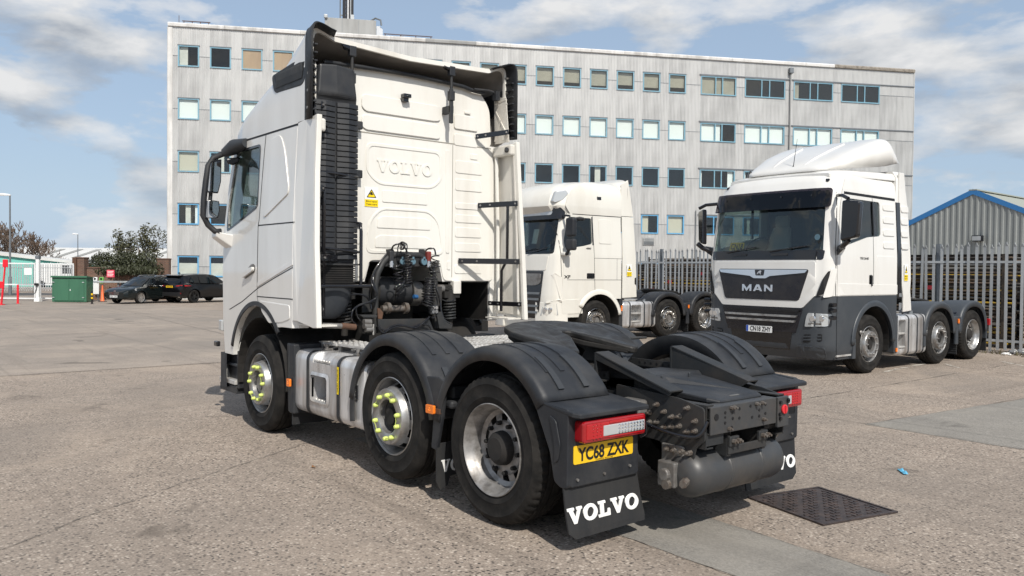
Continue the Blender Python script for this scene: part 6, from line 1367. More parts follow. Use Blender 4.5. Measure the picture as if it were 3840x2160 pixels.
    for u, m, lb in ((359, 'plate_white', 'white two-lens wall unit mounted on the brick wall'), (382.5, 'green_lime', 'lime green two-lens wall unit mounted on the brick wall')):
        p = px_d(u, 1051, 48.9); T = thing('wall_charger', lb, 'wall unit', (p.x, p.y, p.z), ang); ob('case', MB().prism(rrect(-.12, .12, -.19, .19, .06, 4), lambda q_: (q_[0], -.10, q_[1]), lambda q_: (q_[0], .02, q_[1])), m, T, bevel=.01)
        for z in (-.085, .085): ob('lens', MB().cyl((0, -.10, z), (0, -.115, z), .065, n=18), 'car_trim', T)
    p = px_d(415, 1026, 49.0); T = thing('wall_notice', 'small red notice with white print fixed to the brick wall', 'sign', (p.x, p.y, p.z), ang); ob('plate', MB().box(-.23, .23, -.02, .01, -.22, .22), 'sign_red', T)
    for k in range(4): ob('print', MB().box(-.18, .18-.05*(k % 2), -.024, -.02, .12-.09*k, .155-.09*k), 'print_white', T)
    # lamp posts
    for u, v0, dist, ht, lb in ((38, 1030, 56, 6.9, 'tall grey street lamp behind the white gate'), (292, 1000, 110, 6.4, 'distant slim street lamp beyond the brick pillar')):
        p = px_d(u, v0, dist); T = thing('street_lamp', lb, 'street lamp', (p.x, p.y, -.36), ang); ob('column', MB().cyl((0, 0, 0), (0, 0, 1.3), .11, n=12).cyl((0, 0, 1.3), (0, 0, ht), .07, .05, 12), 'galv_dark', T, smooth=40); ob('lantern', MB().loft([[(-.75, -.08, ht-.02), (.06, -.06, ht-.02), (.06, .06, ht-.02), (-.75, .08, ht-.02)], [(-.70, -.10, ht+.10), (.05, -.06, ht+.06), (.05, .06, ht+.06), (-.70, .10, ht+.10)], [(-.55, -.06, ht+.17), (-.05, -.04, ht+.10), (-.05, .04, ht+.10), (-.55, .06, ht+.17)]]), 'gate_white', T, bevel=.02)
    # street furniture beyond the gate, far palisade, vans, buildings
    a, b = px_d(-200, 1040, 63), px_d(300, 1040, 66); a.z = b.z = -.36
    palisade('palisade_fence', 'pale grey palisade fence across the road beyond the white gate', a, b, 2.35, None, .17)
    road = ob('road', MB().add([(px_d(-900, 1060, 54).x, px_d(-900, 1060, 54).y, -.345), (px_d(290, 1060, 54).x, px_d(290, 1060, 54).y, -.345), (px_d(300, 1060, 61).x, px_d(300, 1060, 61).y, -.345), (px_d(-900, 1060, 61).x, px_d(-900, 1060, 61).y, -.345)], [(0, 1, 2, 3)]), 'tarmac'); road['kind'] = 'structure'
    p = px_d(-60, 1000, 78); T = thing('turquoise_shed', 'low turquoise industrial shed with sloping grey roof edge beyond the gate', 'building', (p.x, p.y, -.36), ang+.35)
    ob('wall', MB().prism([(-9, 0), (8.4, 0), (8.4, 2.2), (-9, 4.25)], lambda q_: (q_[0], 0, q_[1]), lambda q_: (q_[0], 12, q_[1])), 'turq', T); ob('roof_edge', MB().prism([(-9.2, 4.25), (8.7, 2.2), (8.7, 2.45), (-9.2, 4.55)], lambda q_: (q_[0], -.25, q_[1]), lambda q_: (q_[0], 12.2, q_[1])), 'pale_roof', T)
    p = px_d(300, 1000, 125); T = thing('distant_warehouse', 'distant long white-roofed warehouse with grey rooflights', 'building', (p.x, p.y, -.36), ang-.05)
    ob('wall', MB().box(-14, 14, 0, 20, 0, 3.0), 'pale_wall', T); ob('roof', MB().prism([(-.4, 3.0), (7.5, 5.1), (7.5, 5.0), (-.4, 2.9)], lambda q_: (-14.3, q_[0], q_[1]), lambda q_: (14.3, q_[0], q_[1])), 'pale_roof', T); ob('gutter', MB().box(-14.3, 14.3, -.6, -.4, 2.7, 3.0), 'galv_dark', T)
    for k in range(8): ob('rooflight', MB().add([(-11+k*3., .9, 3.40), (-10.1+k*3., .9, 3.40), (-9.2+k*3., 6.4, 4.86), (-10.1+k*3., 6.4, 4.86)], [(0, 1, 2, 3)]), 'rooflight', T)
    for k, (u, dist, L_, h_, m, lb) in enumerate(((235, 78, 4.6, 2.3, 'plate_white', 'white van parked beyond the far palisade fence'), (262, 90, 3.0, 2.0, 'gloss_black', 'dark van parked beyond the far palisade fence'))):
        p = px_d(u, 1040, dist); T = thing('parked_van', lb, 'van', (p.x, p.y, -.36), ang)
        ob('body', MB().prism(rpoly([(-L_/2, .35), (L_/2, .35), (L_/2, 1.1), (L_/2-.7, 1.3), (L_/2-1.2, h_), (-L_/2, h_)], .12, 3), lambda q_: (q_[0], -.9, q_[1]), lambda q_: (q_[0], .9, q_[1])), m, T, bevel=.06); ob('window', MB().prism([(L_/2-.8, 1.35), (L_/2-1.2, h_-.15), (L_/2-1.9, h_-.15), (L_/2-1.9, 1.35)], lambda q_: (q_[0], -.905, q_[1]), lambda q_: (q_[0], -.88, q_[1])), 'gap', T)
        for x in (-L_/2+.8, L_/2-.8): ob('wheel', MB().cyl((x, -.92, .33), (x, -.70, .33), .33, n=18), 'rubber', T)
    for k, (u, dist, h, sd) in enumerate(((8, 96, 8.3, 3), (70, 98, 7.8, 8), (125, 100, 7.2, 12), (-60, 96, 8.5, 17), (165, 102, 6.0, 23), (40, 94, 7.6, 31), (98, 99, 6.8, 37))):
        p = px_d(u, 1020, dist); T = thing('bare_tree', 'leafless brown tree behind the turquoise shed', 'tree', (p.x, p.y, -.36), 0, 'bare trees behind the turquoise shed'); bare_tree(T, h, .85, sd)
# ================================================================== the two far tractor units
def far_chassis(T, XF, XM, guard, rim, white):
    chassis(T, -.85, XF+.8, .62, .88, .40); ZC = .505
    for x in (0, XM): axle_beam(T, x)
    for s in (1, -1):
        yo = s*1.235
        for x, kd in ((XF, 'front'), (XM, 'front'), (0, 'drive')):
            wheel(T, x, yo, ZC, s, kd, rim if kd == 'front' else ('steel_wheel' if rim == 'steel_wheel' else 'chrome_wheel'), tread=(kd == 'drive'), hubmat='dull_metal' if rim != 'steel_wheel' else 'grime', ang=x*.7)
        second_tyre(T, 0, s*.90, ZC, s)
        for cx in (XM, 0):
            mudguard(T, cx, ZC+.02, .655, 4, 176, s*.70, s*1.25, guard, lip=.11, ribs=False, sq=.05)
            for a in (40, 140): ob('guard_strap', MB().grid(arc_sheet(cx, ZC+.02, .655, a-5, a+5, [(s*1.08, .02), (s*1.08, .045), (s*1.14, .045), (s*1.14, .02)], 4)), 'gloss_black', T)
        xm = XM/2
        ob('guard_skirt', MB().prism([(xm+.18, .86), (xm+.05, .62), (xm+.06, .34), (xm-.06, .34), (xm-.05, .62), (xm-.18, .86), (xm-.1, .90), (xm+.1, .90)], lambda p: (p[0], s*1.243, p[1]), lambda p: (p[0], s*1.19, p[1])), guard, T, bevel=.015)
        ob('guard_skirt', MB().prism([(XM+.60, .80), (XM+.66, .60), (XM+.65, .36), (XM+.57, .36), (XM+.57, .62), (XM+.52, .80)], lambda p: (p[0], s*1.243, p[1]), lambda p: (p[0], s*1.0, p[1])), guard, T, bevel=.015)
        ob('guard_skirt', MB().prism([(-.64, .75), (-.68, .55), (-.66, .40), (-.60, .40), (-.60, .75)], lambda p: (p[0], s*1.243, p[1]), lambda p: (p[0], s*.8, p[1])), guard, T, bevel=.01)
        for x in (xm-.03, -.66): ob('mudflap', MB().box(x-.01, x+.01, min(s*.72, s*1.22), max(s*.72, s*1.22), .14, .42), 'flap', T)
        fr_ = MB(); [fr_.box(xm-.025, xm-.012, min(s*.72, s*1.22), max(s*.72, s*1.22), .16+k*.045, .172+k*.045) for k in range(7)]; ob('flap_rib', fr_, 'plastic_lite', T)
        marker(T, xm, s*1.25, .80, s, .045, .09)
        ob('tail_lamp', MB().box(-.93, -.86, min(s*.75, s*1.2), max(s*.75, s*1.2), .66, .80), 'red_lens', T, bevel=.01)
    fifth_wheel(T, .50, 1.20, 'grime', -.12)
    ob('catwalk', MB().box(1.2, 2.7, -.42, .42, .93, .96), 'alu_plate', T); ob('gearbox', MB().box(2.2, 4.6, -.35, .35, .45, 1.1), 'grime', T, bevel=.05); ob('battery_box', MB().box(1.8, 3.0, -1.2, -.6, .35, .9), 'plastic', T, bevel=.03)
def far_tank(T, x0, x1, z0, z1, steps):
    sec = rrect(.66, 1.22, z0, z1, .09, 5); cy, cz = .94, (z0+z1)/2
    ring = lambda x, k=1.: [(x, cy+(p[0]-cy)*k, cz+(p[1]-cz)*k) for p in sec]
    tk = ob('fuel_tank', MB().loft([ring(x1, .94), ring(x1-.03), ring(x0+.03), ring(x0, .94)]), 'alu', T)
    xa, xb = steps
    cut(tk, [MB().prism(rrect(xa, xb, z0+.13, z1-.08, .04, 3), lambda p: (p[0], 1.02, p[1]), lambda p: (p[0], 1.5, p[1]))])
    tk.data.polygons.foreach_set('use_smooth', [True]*len(tk.data.polygons)); tk.data.set_sharp_from_angle(angle=radians(35))
    for z in (z0+.14, (z0+z1)/2+.02): ob('step', MB().box(xa+.01, xb-.01, 1.05, 1.225, z, z+.035), 'alu_plate', tk, bevel=.006)
    for x in (xa-.09, x0+.16, xb+.06 if xb+.12 < x1 else x0+.4):
        s2 = [(x, cy+(p[0]-cy)*1.014, cz+(p[1]-cz)*1.014) for p in sec]; ob('tank_strap', MB().loft([s2, [(p[0]-.045, p[1], p[2]) for p in s2]], caps=False), 'plastic_lite', tk)
    ob('filler_cap', MB().cyl((x0+.25, 1.02, z1), (x0+.25, 1.02, z1+.06), .05), 'galv_dark', tk); ob('tank_hose', MB().tube([(x0+.1, .9, z1+.02), (x0+.3, 1.05, z1+.08), (x0+.5, 1.0, z1+.02)], .025, 6), 'gloss_black', tk, smooth=60)
def seat_pair(T, x, z, pale):
    for y in (.55, -.55):
        se = ob('seat', MB().box(x, x+.46, y-.26, y+.26, z, z+.16), 'seat', T, bevel=.05)
        ob('seat_back', MB().loft([[(x-.02, y-.25, z+.1), (x+.12, y-.25, z+.1), (x+.12, y+.25, z+.1), (x-.02, y+.25, z+.1)], [(x-.14, y-.18, z+.62), (x-.04, y-.18, z+.62), (x-.04, y+.18, z+.62), (x-.14, y+.18, z+.62)]]), pale, se, bevel=.04)
        ob('headrest', MB().box(x-.15, x-.05, y-.15, y+.15, z+.60, z+.84), pale, se, bevel=.05)
def finish(o, a=30): o.data.polygons.foreach_set('use_smooth', [True]*len(o.data.polygons)); o.data.set_sharp_from_angle(angle=radians(a)); return o
def wiper(T, cab, y0, z0, y1, z1):
    b = MB().tube([(cab.fx(y0+(y1-y0)*k/6, z0+(z1-z0)*k/6, .035), y0+(y1-y0)*k/6, z0+(z1-z0)*k/6) for k in range(7)], .010, 6); ob('wiper', b, 'gloss_black', T)

def build_man():
    a = radians(88.85); T = thing('tractor_unit', 'white and grey tractor unit with black trapezoid grille and tinted sun visor', 'lorry', (2.514+1.2, -13.08, 0), a)
    XF, XM = 4.07, 1.467
    cab = Cab([(.28, 1.19, 5.33, .30, .06), (.45, 1.235, 5.44, .30, .07), (.9, 1.25, 5.47, .30, .08), (1.34, 1.25, 5.47, .30, .08), (1.95, 1.245, 5.46, .28, .08), (2.10, 1.24, 5.44, .28, .08), (2.8, 1.215, 5.33, .26, .08), (3.10, 1.20, 5.25, .26, .08), (3.28, 1.165, 5.14, .28, .08), (3.40, 1.09, 4.98, .30, .08), (3.46, .98, 4.80, .3, .08)], 3.16)
    body = ob('cab', cab.solid(1.34, 3.46, 18), 'white_man', T)
    win = rpoly([(3.80, 2.945), (3.775, 2.36), (4.20, 2.33), (5.02, 2.14), (5.06, 2.30), (4.93, 2.90), (4.86, 2.955)], .06, 3); scr = rpoly([(-1.09, 2.0), (1.09, 2.0), (1.05, 2.86), (-1.05, 2.86)], .07, 3)
    cut(body, [cab.solid(1.75, 3.26, 8, ins=.05), MB().prism(win, lambda p: (p[0], -2, p[1]), lambda p: (p[0], 2, p[1])), MB().prism(scr, lambda p: (4.7, p[0], p[1]), lambda p: (6, p[0], p[1]))]); finish(body)
    ob('windscreen', cab.front(scr, -.008, .005), 'glass', T, smooth=40); ob('windscreen_base', cab.front(rpoly([(-1.10, 1.93), (1.10, 1.93), (1.115, 2.09), (-1.115, 2.09)], .03, 2), .004, .012), 'gloss_black', T, smooth=40)
    ob('sun_visor', cab.front(rpoly([(-1.15, 2.79), (1.15, 2.79), (1.135, 3.11), (-1.135, 3.11)], .05, 3), .075, .012), 'glass_visor', T, smooth=40)
    ob('visor_backing', cab.front(rpoly([(-1.09, 2.84), (1.09, 2.84), (1.08, 3.08), (-1.08, 3.08)], .05, 3), .006, .012), 'gloss_black', T, smooth=40)
    for y in (-.85, -.3, .3, .85): ob('visor_bracket', MB().box(cab.fx(y, 3.0)-.0, cab.fx(y, 3.0)+.09, y-.012, y+.012, 2.98, 3.01), 'gloss_black', T)
    grey = ob('lower_body', cab.solid(.29, 1.335, 8), 'man_grey', T)
    cut(grey, [MB().cyl((3.98, -2, .52), (3.98, 2, .52), .64, n=44), MB().box(2.5, 4.0, -2, 2, 0, .62), MB().box(2.8, 5.0, -1.17, 1.17, 0, 1.28), MB().box(2.8, 3.25, -2, 2, 0, .98)]); finish(grey)
    for s in (1, -1):
        g = ob('door_window', cab.side(win, -.014, .006, s), 'glass_dark', T); ob('window_bar', cab.side([(4.04, 2.94), (4.01, 2.36), (3.97, 2.36), (4.0, 2.94)], .004, .02, s), 'gloss_black', g)
        for pts, wd in (([(4.045, 3.0), (4.02, 1.34)], .012), ([(5.10, 3.0), (5.20, 2.1), (5.20, 1.34)], .012), ([(3.26, 3.02), (5.10, 3.04)], .045), ([(3.22, 2.98), (3.16, 1.36)], .05)): ob('shut_line', cab.line(pts, wd, s), 'gap', T)
        ob('door_handle', cab.side(rrect(4.07, 4.17, 1.49, 1.69, .02, 3), .006, .01, s), 'gloss_black', T); ob('handle', cab.side(rrect(4.10, 4.125, 1.50, 1.68, .01, 2), .03, .02, s), 'plastic', T)
        ob('locker_lid', cab.side(rrect(3.30, 3.92, 1.44, 2.02, .03, 3), .005, .01, s), 'white_man', T, bevel=.004)
        for k, z in enumerate((2.88, 2.66, 2.44, 2.22)): ob('pressed_rib', cab.side(rrect(3.30, 3.70, z-.07, z+.05, .04, 3), .014, .016, s), 'white_man', T, bevel=.014)
        ob('lower_band', cab.side([(5.18, 1.35), (3.2, 1.35), (3.2, 1.52), (4.0, 1.53), (5.18, 1.55)], .008, .01, s), 'white_man', T, bevel=.006)
        # pillar vent and bonnet corner
        ob('corner_vent', MB().prism(rpoly([(0, 0), (.11, .05), (.19, .40), (.16, .42), (.10, .30)], .02, 2), lambda p: (cab.fx(s*(1.02+p[0]), 1.33+p[1], .035), s*(1.02+p[0]), 1.33+p[1]), lambda p: (cab.fx(s*(1.02+p[0]), 1.33+p[1], -.01), s*(1.02+p[0]), 1.33+p[1])), 'gap', T)
        ob('corner_fin', MB().prism(rpoly([(.10, -.02), (.20, .0), (.225, .46), (.185, .46), (.17, .33)], .02, 2), lambda p: (cab.fx(s*(1.02+p[0]), 1.33+p[1], .045), s*(1.02+p[0]), 1.33+p[1]), lambda p: (cab.fx(s*(1.02+p[0]), 1.33+p[1], -.02), s*(1.02+p[0]), 1.33+p[1])), 'white_man', T, bevel=.01)
        hl = ob('headlamp', cab.front(rpoly([(s*.84, .83), (s*1.18, .85), (s*1.21, 1.05), (s*.90, 1.06), (s*.87, 1.0)], .02, 2), .018, .03, .05), 'clear_lens', T)
        for y, r in ((.97, .055), (1.09, .055)): ob('bulb_bowl', MB().cyl((cab.fx(s*y, .97, .0), s*y, .97), (cab.fx(s*y, .97, .026), s*y, .97), r, r*.8, n=18), 'lamp_bowl', hl)
        ob('indicator', cab.front([(s*.90, .865), (s*1.10, .868), (s*1.10, .90), (s*.91, .90)], .018, .02, .05), 'dull_metal', hl)
        ob('bumper_vent', cab.front(rpoly([(s*.80, .56), (s*1.10, .60), (s*1.10, .72), (s*.82, .70)], .02, 2), .006, .02, .08), 'gap', T)
        for z in (.60, .65): ob('vent_slat', cab.front([(s*.81, z), (s*1.09, z+.02), (s*1.09, z+.045), (s*.81, z+.025)], .014, .02, .08), 'man_grey', T)
        ob('bumper_crease', cab.front(rpoly([(s*.62, .30), (s*1.12, .32), (s*1.14, .50), (s*.70, .52)], .04, 3), .014, .03, .08), 'man_grey', T, bevel=.01)
        ob('arch_trim', MB().grid([[(3.98+r*cos(radians(a_)), s*y, .52+r*sin(radians(a_))) for r, y in ((.635, 1.2), (.637, 1.262), (.70, 1.266), (.74, 1.254))] for a_ in range(0, 186, 6)]), 'man_grey', T, smooth=40, solid=.004)
        ob('arch_liner', MB().grid(arc_sheet(3.98, .52, .63, -15, 195, [(s*.62, 0), (s*1.2, 0)], 24)), 'grime', T, solid=.006)
        st = ob('step_box', MB().box(4.58, 5.12, min(s*.7, s*1.18), max(s*.7, s*1.18), .30, .64), 'plastic', T); ob('step', MB().box(4.64, 5.10, min(s*1.0, s*1.22), max(s*1.0, s*1.22), .34, .37), 'alu_plate', st)
        ob('step_surround', MB().prism([(4.56, .29), (4.66, .29), (4.64, .60), (4.56, .62)], lambda p: (p[0], s*1.245, p[1]), lambda p: (p[0], s*1.0, p[1])), 'man_grey', T)
        for k, z in enumerate((1.20, 1.11, .99)): ob('corner_camera', MB().cyl((5.28, s*1.20, z), (5.32, s*1.30, z), .035, n=12), 'gloss_black', T, smooth=50)
        ob('arch_lamp', MB().lathe([(.0, .03), (.03, .02), (.04, 0)], 14, Matrix.Translation((4.42, s*1.255, .72)) @ Matrix.Rotation(-s*pi/2, 4, 'X')), 'dull_metal', T, smooth=60)
        # mirror
        mr = ob('mirror', MB().tube([(5.12, s*1.20, 2.98), (5.26, s*1.36, 2.96), (5.30, s*1.48, 2.90)], .03, 8).tube([(5.14, s*1.24, 2.08), (5.28, s*1.40, 2.16), (5.30, s*1.5, 2.24)], .045, 8), 'gloss_black', T, smooth=50)
        ob('mirror_housing', MB().prism(rpoly([(1.38, 2.22), (1.66, 2.28), (1.70, 2.85), (1.40, 2.88)], .05, 4), lambda p: (5.36 if s > 0 else 5.40-(p[0]-1.38)*.5, s*(p[0] if s > 0 else 1.30+(p[0]-1.38)*.8), p[1]), lambda p: (5.22 if s > 0 else 5.28-(p[0]-1.38)*.5, s*(p[0] if s > 0 else 1.30+(p[0]-1.38)*.8), p[1])), 'gloss_black', mr, bevel=.03, seg=3)
        ob('mirror_foot', MB().loft([[(5.20, s*1.24, 1.99), (5.0, s*1.25, 2.05), (5.0, s*1.25, 2.16), (5.20, s*1.24, 2.16)], [(5.26, s*1.38, 2.10), (5.18, s*1.38, 2.10), (5.18, s*1.38, 2.2), (5.26, s*1.38, 2.2)]]), 'gloss_black', mr, bevel=.02)
        # side deflector
        pl = [(3.10, 3.52), (2.93, 3.52), (2.80, 2.9), (2.74, 2.3), (2.70, 1.62), (2.72, 1.42), (2.66, 1.05), (2.96, 1.03), (2.97, 1.3), (3.02, 1.5), (3.10, 2.95)]
        ob('side_deflector', MB().prism(dens(pl, .25), lambda p: (p[0], s*(cab.at(min(p[1], 3.1))[0]+.006), p[1]), lambda p: (p[0], s*(cab.at(min(p[1], 3.1))[0]-.03), p[1])), 'white_man', T, bevel=.012)
        for z in (2.88, 2.66, 2.44, 2.22): ob('pressed_rib', MB().prism(rrect(2.80, 3.07, z-.07, z+.05, .04, 3), lambda p: (p[0], s*(cab.at(p[1])[0]+.02), p[1]), lambda p: (p[0], s*cab.at(p[1])[0], p[1])), 'white_man', T, bevel=.012)
        ob('gap_filler', MB().prism([(3.09, 2.98), (3.225, 2.98), (3.20, 2.2), (3.19, 1.37), (3.05, 1.37), (3.06, 2.0)], lambda p: (p[0], s*(cab.at(p[1])[0]+.008), p[1]), lambda p: (p[0], s*(cab.at(p[1])[0]-.06), p[1])), 'gloss_black', T)  # black strip added so the gap between cab and deflector reads dark
        ob('rear_splash', MB().box(3.10, 3.22, min(s*.9, s*1.235), max(s*.9, s*1.235), .30, .98), 'man_grey', T, bevel=.02); marker(T, 3.18, s*1.24, .36, s, .045, .07)
    ob('front_apron', cab.front(rpoly([(-1.02, 1.36), (-.86, 1.20), (-.80, 1.135), (.80, 1.135), (.86, 1.20), (1.02, 1.36), (1.0, 1.90), (-1.0, 1.90)], .04, 3), .016, .03), 'white_man', T, smooth=40)
    gr = ob('grille', cab.front(rpoly([(-.90, 1.775), (.90, 1.775), (.735, 1.25), (-.735, 1.25)], .05, 3), .022, .02), 'grille_dark', T, smooth=40)
    ob('chrome_wing', cab.front(rpoly([(-.88, 1.765), (.88, 1.765), (.84, 1.715), (.20, 1.655), (.12, 1.615), (-.12, 1.615), (-.20, 1.655), (-.84, 1.715)], .015, 2), .036, .015, .06), 'chrome', gr)
    ob('emblem_shield', cab.front(rpoly([(-.095, 1.76), (.095, 1.76), (.075, 1.66), (-.075, 1.66)], .012, 2), .044, .012, .06), 'gloss_black', gr)
    ob('emblem', MB().prism([(-.05, 1.68), (-.02, 1.69), (-.01, 1.71), (.015, 1.70), (.02, 1.68), (.035, 1.68), (.03, 1.71), (.045, 1.73), (.035, 1.75), (.0, 1.74), (-.03, 1.715), (-.045, 1.69)], lambda p: (cab.fx(0, 1.7, .050), p[0], p[1]), lambda p: (cab.fx(0, 1.7, .040), p[0], p[1])), 'chrome', gr)
    lb = MB(); H_ = .115
    def lt(poly, xo): lb.prism([(xo+p[0]*H_*1.25, 1.392+p[1]*H_) for p in poly], lambda p: (cab.fx(p[0], p[1], .040), p[0], p[1]), lambda p: (cab.fx(p[0], p[1], .020), p[0], p[1]))
    lt([(0, 0), (.26, 0), (.26, .55), (.62, .0), (.72, 0), (1.08, .55), (1.08, 0), (1.36, 0), (1.36, 1), (1.08, 1), (.68, .42), (.28, 1), (0, 1)], -.35)
    lt([(0, 0), (.30, 0), (.62, .68), (.64, 1), (.44, 1)], -.12); lt([(1.28, 0), (.98, 0), (.62, .68), (.62, 1), (.84, 1)], -.12); lt([(.36, .18), (.92, .18), (.84, .38), (.44, .38)], -.12)
    lt([(0, 0), (.26, 0), (.26, .60), (.86, 0), (1.12, 0), (1.12, 1), (.86, 1), (.86, .42), (.26, 1), (0, 1)], .10)
    ob('maker_name', lb, 'chrome', gr)
    lg = ob('lower_grille', cab.front(rpoly([(-.80, 1.12), (.80, 1.12), (.70, .78), (-.70, .78)], .03, 2), .010, .02), 'grille_dark', T)
    for z, w_ in ((1.075, .76), (.985, .72), (.90, .69)): ob('grille_bar', cab.front([(-w_, z+.022), (w_, z+.022), (w_-.02, z-.012), (-w_+.02, z-.012)], .055, .05), 'steel_wheel' if z < 1.0 else 'gap', lg)
    ob('bumper_centre', cab.front(rpoly([(-.62, .78), (.62, .78), (.56, .42), (-.56, .42)], .02, 2), .008, .02), 'gloss_black', T); ob('plate_beam', cab.front([(-.70, .84), (.70, .84), (.68, .72), (-.68, .72)], .014, .02), 'grille_dark', T)
    number_plate(T, lambda x, y, l: (cab.fx(0, .74, .03)+l, x, .745+y), 'CN18 ZHY', False, eu=True)
    number_plate(T, lambda x, y, l: (5.16+l*.9-(y)*.35, -.72+x, 2.18+y), 'CN18', True, .30, .14); ob('plate_second_line', text_mesh('ZHY', .12, lambda x, y: (5.175+.02, -.72+x, 2.10+y), .02, width=.24), 'plate_black', T)
    wiper(T, cab, .15, 2.07, .85, 2.16); wiper(T, cab, -.75, 2.06, -.1, 2.15)
    for y in (-.45, .35): ob('screen_handle', cab.front(rrect(y-.15, y+.15, 2.00, 2.045, .015, 2), .02, .02), 'plastic', T)
    ob('disc_holder', MB().cyl((cab.fx(.98, 2.3, -.012), .98, 2.30), (cab.fx(.98, 2.3, -.016), .98, 2.30), .05, n=16), 'blue_cap', T)
    ob('model_name', text_mesh('TGX 26.460', .055, lambda x, y: (4.34-x*1., 1.252, 1.97+y), .02, width=.28), 'plate_black', T)
    warning_sticker(T, lambda x, y, l: (2.90-x, 1.255+l+.004, 1.74+y), .13, .30, ('Blind Spot', 'Take Care'))
    # inside
    ob('cab_floor', MB().box(3.3, 5.2, -1.15, 1.15, 1.70, 1.76), 'dash', T); ob('dashboard', MB().loft([[(4.85, y, 1.76), (4.80, y, 2.02), (4.9, y, 2.10), (5.2, y, 2.06), (5.28, y, 1.76)] for y in (-1.1, 1.1)]), 'dash', T, bevel=.03); seat_pair(T, 4.1, 1.95, 'seat_pale')
    ob('steering_wheel', MB().tube([V((4.78, -.55, 2.18))+V((-.12*sin(q), .22*cos(q), .17*sin(q))) for q in [2*pi*k/24 for k in range(24)]], .014, 6, True), 'dash', T, smooth=60); ob('bunk_curtain', MB().box(3.62, 3.66, -1.1, 1.1, 1.8, 3.1), 'seat', T)
    # roof and spoiler
    ob('roof_cap', MB().loft([[(x, w_*c, z+h*sn) for c, sn in [(cos(pi*k/12), sin(pi*k/12)**.6) for k in range(13)]]+[(x, -w_, z-.05), (x, w_, z-.05)] for x, w_, z, h in ((5.02, .98, 3.36, .03), (4.85, 1.07, 3.37, .09), (4.5, 1.12, 3.38, .12), (3.9, 1.14, 3.40, .14), (3.16, 1.15, 3.42, .15))]), 'white_man', T, smooth=40)
    ob('roof_collar', MB().loft([[(3.16, y, z) for y, z in ((1.18, 2.98), (1.17, 3.42), (1.10, 3.54), (0, 3.57), (-1.10, 3.54), (-1.17, 3.42), (-1.18, 2.98))], [(2.94, y, z) for y, z in ((1.19, 2.98), (1.18, 3.42), (1.10, 3.545), (0, 3.58), (-1.10, 3.545), (-1.18, 3.42), (-1.19, 2.98))]]), 'white_man', T, smooth=40)
    rows = []
    for x, w_, z0, z1 in ((4.92, .60, 3.44, 3.46), (4.78, .78, 3.46, 3.56), (4.45, .92, 3.50, 3.72), (4.05, 1.02, 3.54, 3.89), (3.65, 1.08, 3.58, 4.04), (3.38, 1.11, 3.62, 4.13), (3.28, 1.12, 3.64, 4.145), (3.20, 1.12, 3.66, 4.10), (3.08, 1.13, 3.68, 3.90), (2.99, 1.13, 3.69, 3.72)):
        r_ = []
        for k in range(25):
            q = pi*k/24; c, sn = cos(q), sin(q); ey = .24 if x < 4.2 else .4; r_.append((x, w_*(abs(c)**ey)*(1 if c >= 0 else -1), z0+(z1-z0)*abs(sn)**(ey+.08)))
        rows.append(r_)
    ob('roof_spoiler', MB().grid(rows), 'white_man', T, smooth=40, solid=.02)
    for y in (-.35, .35): ob('spoiler_rib', MB().tube([(4.7, y*.9, 3.585), (4.45, y, 3.725), (4.05, y*1.1, 3.895), (3.6, y*1.2, 4.06)], .018, 6), 'white_man', T, smooth=60)
    for y in (.55, -.62, .95, -.95): ob('marker_light', MB().prism(rrect(-.07, .07, -.025, .025, .02, 3), lambda p: (cab.fx(y, 3.25+p[1], .012), y+p[0], 3.25+p[1]), lambda p: (cab.fx(y, 3.25+p[1], -.01), y+p[0], 3.25+p[1])) if abs(y) > .9 else MB().loft([[(4.72, y-.08, 3.46), (4.86, y-.08, 3.46), (4.86, y+.08, 3.46), (4.72, y+.08, 3.46)], [(4.74, y-.03, 3.53), (4.78, y-.03, 3.53), (4.78, y+.03, 3.53), (4.74, y+.03, 3.53)]]), 'gloss_black', T)
    ob('aerial', MB().cyl((4.75, .12, 3.48), (4.62, .12, 4.08), .008, .003, 6).cyl((4.75, .12, 3.47), (4.73, .12, 3.60), .02, .008, 8), 'gloss_black', T); ob('roof_beacon_base', MB().lathe([(.06, 0), (.05, .05), (.015, .13), (0, .14)], 12, Matrix.Translation((4.75, -.75, 3.45))), 'gloss_black', T)
    far_chassis(T, XF, XM, 'man_grey', 'steel_wheel', 'white_man'); far_tank(T, 1.98, 3.12, .24, .97, (2.80, 3.06))

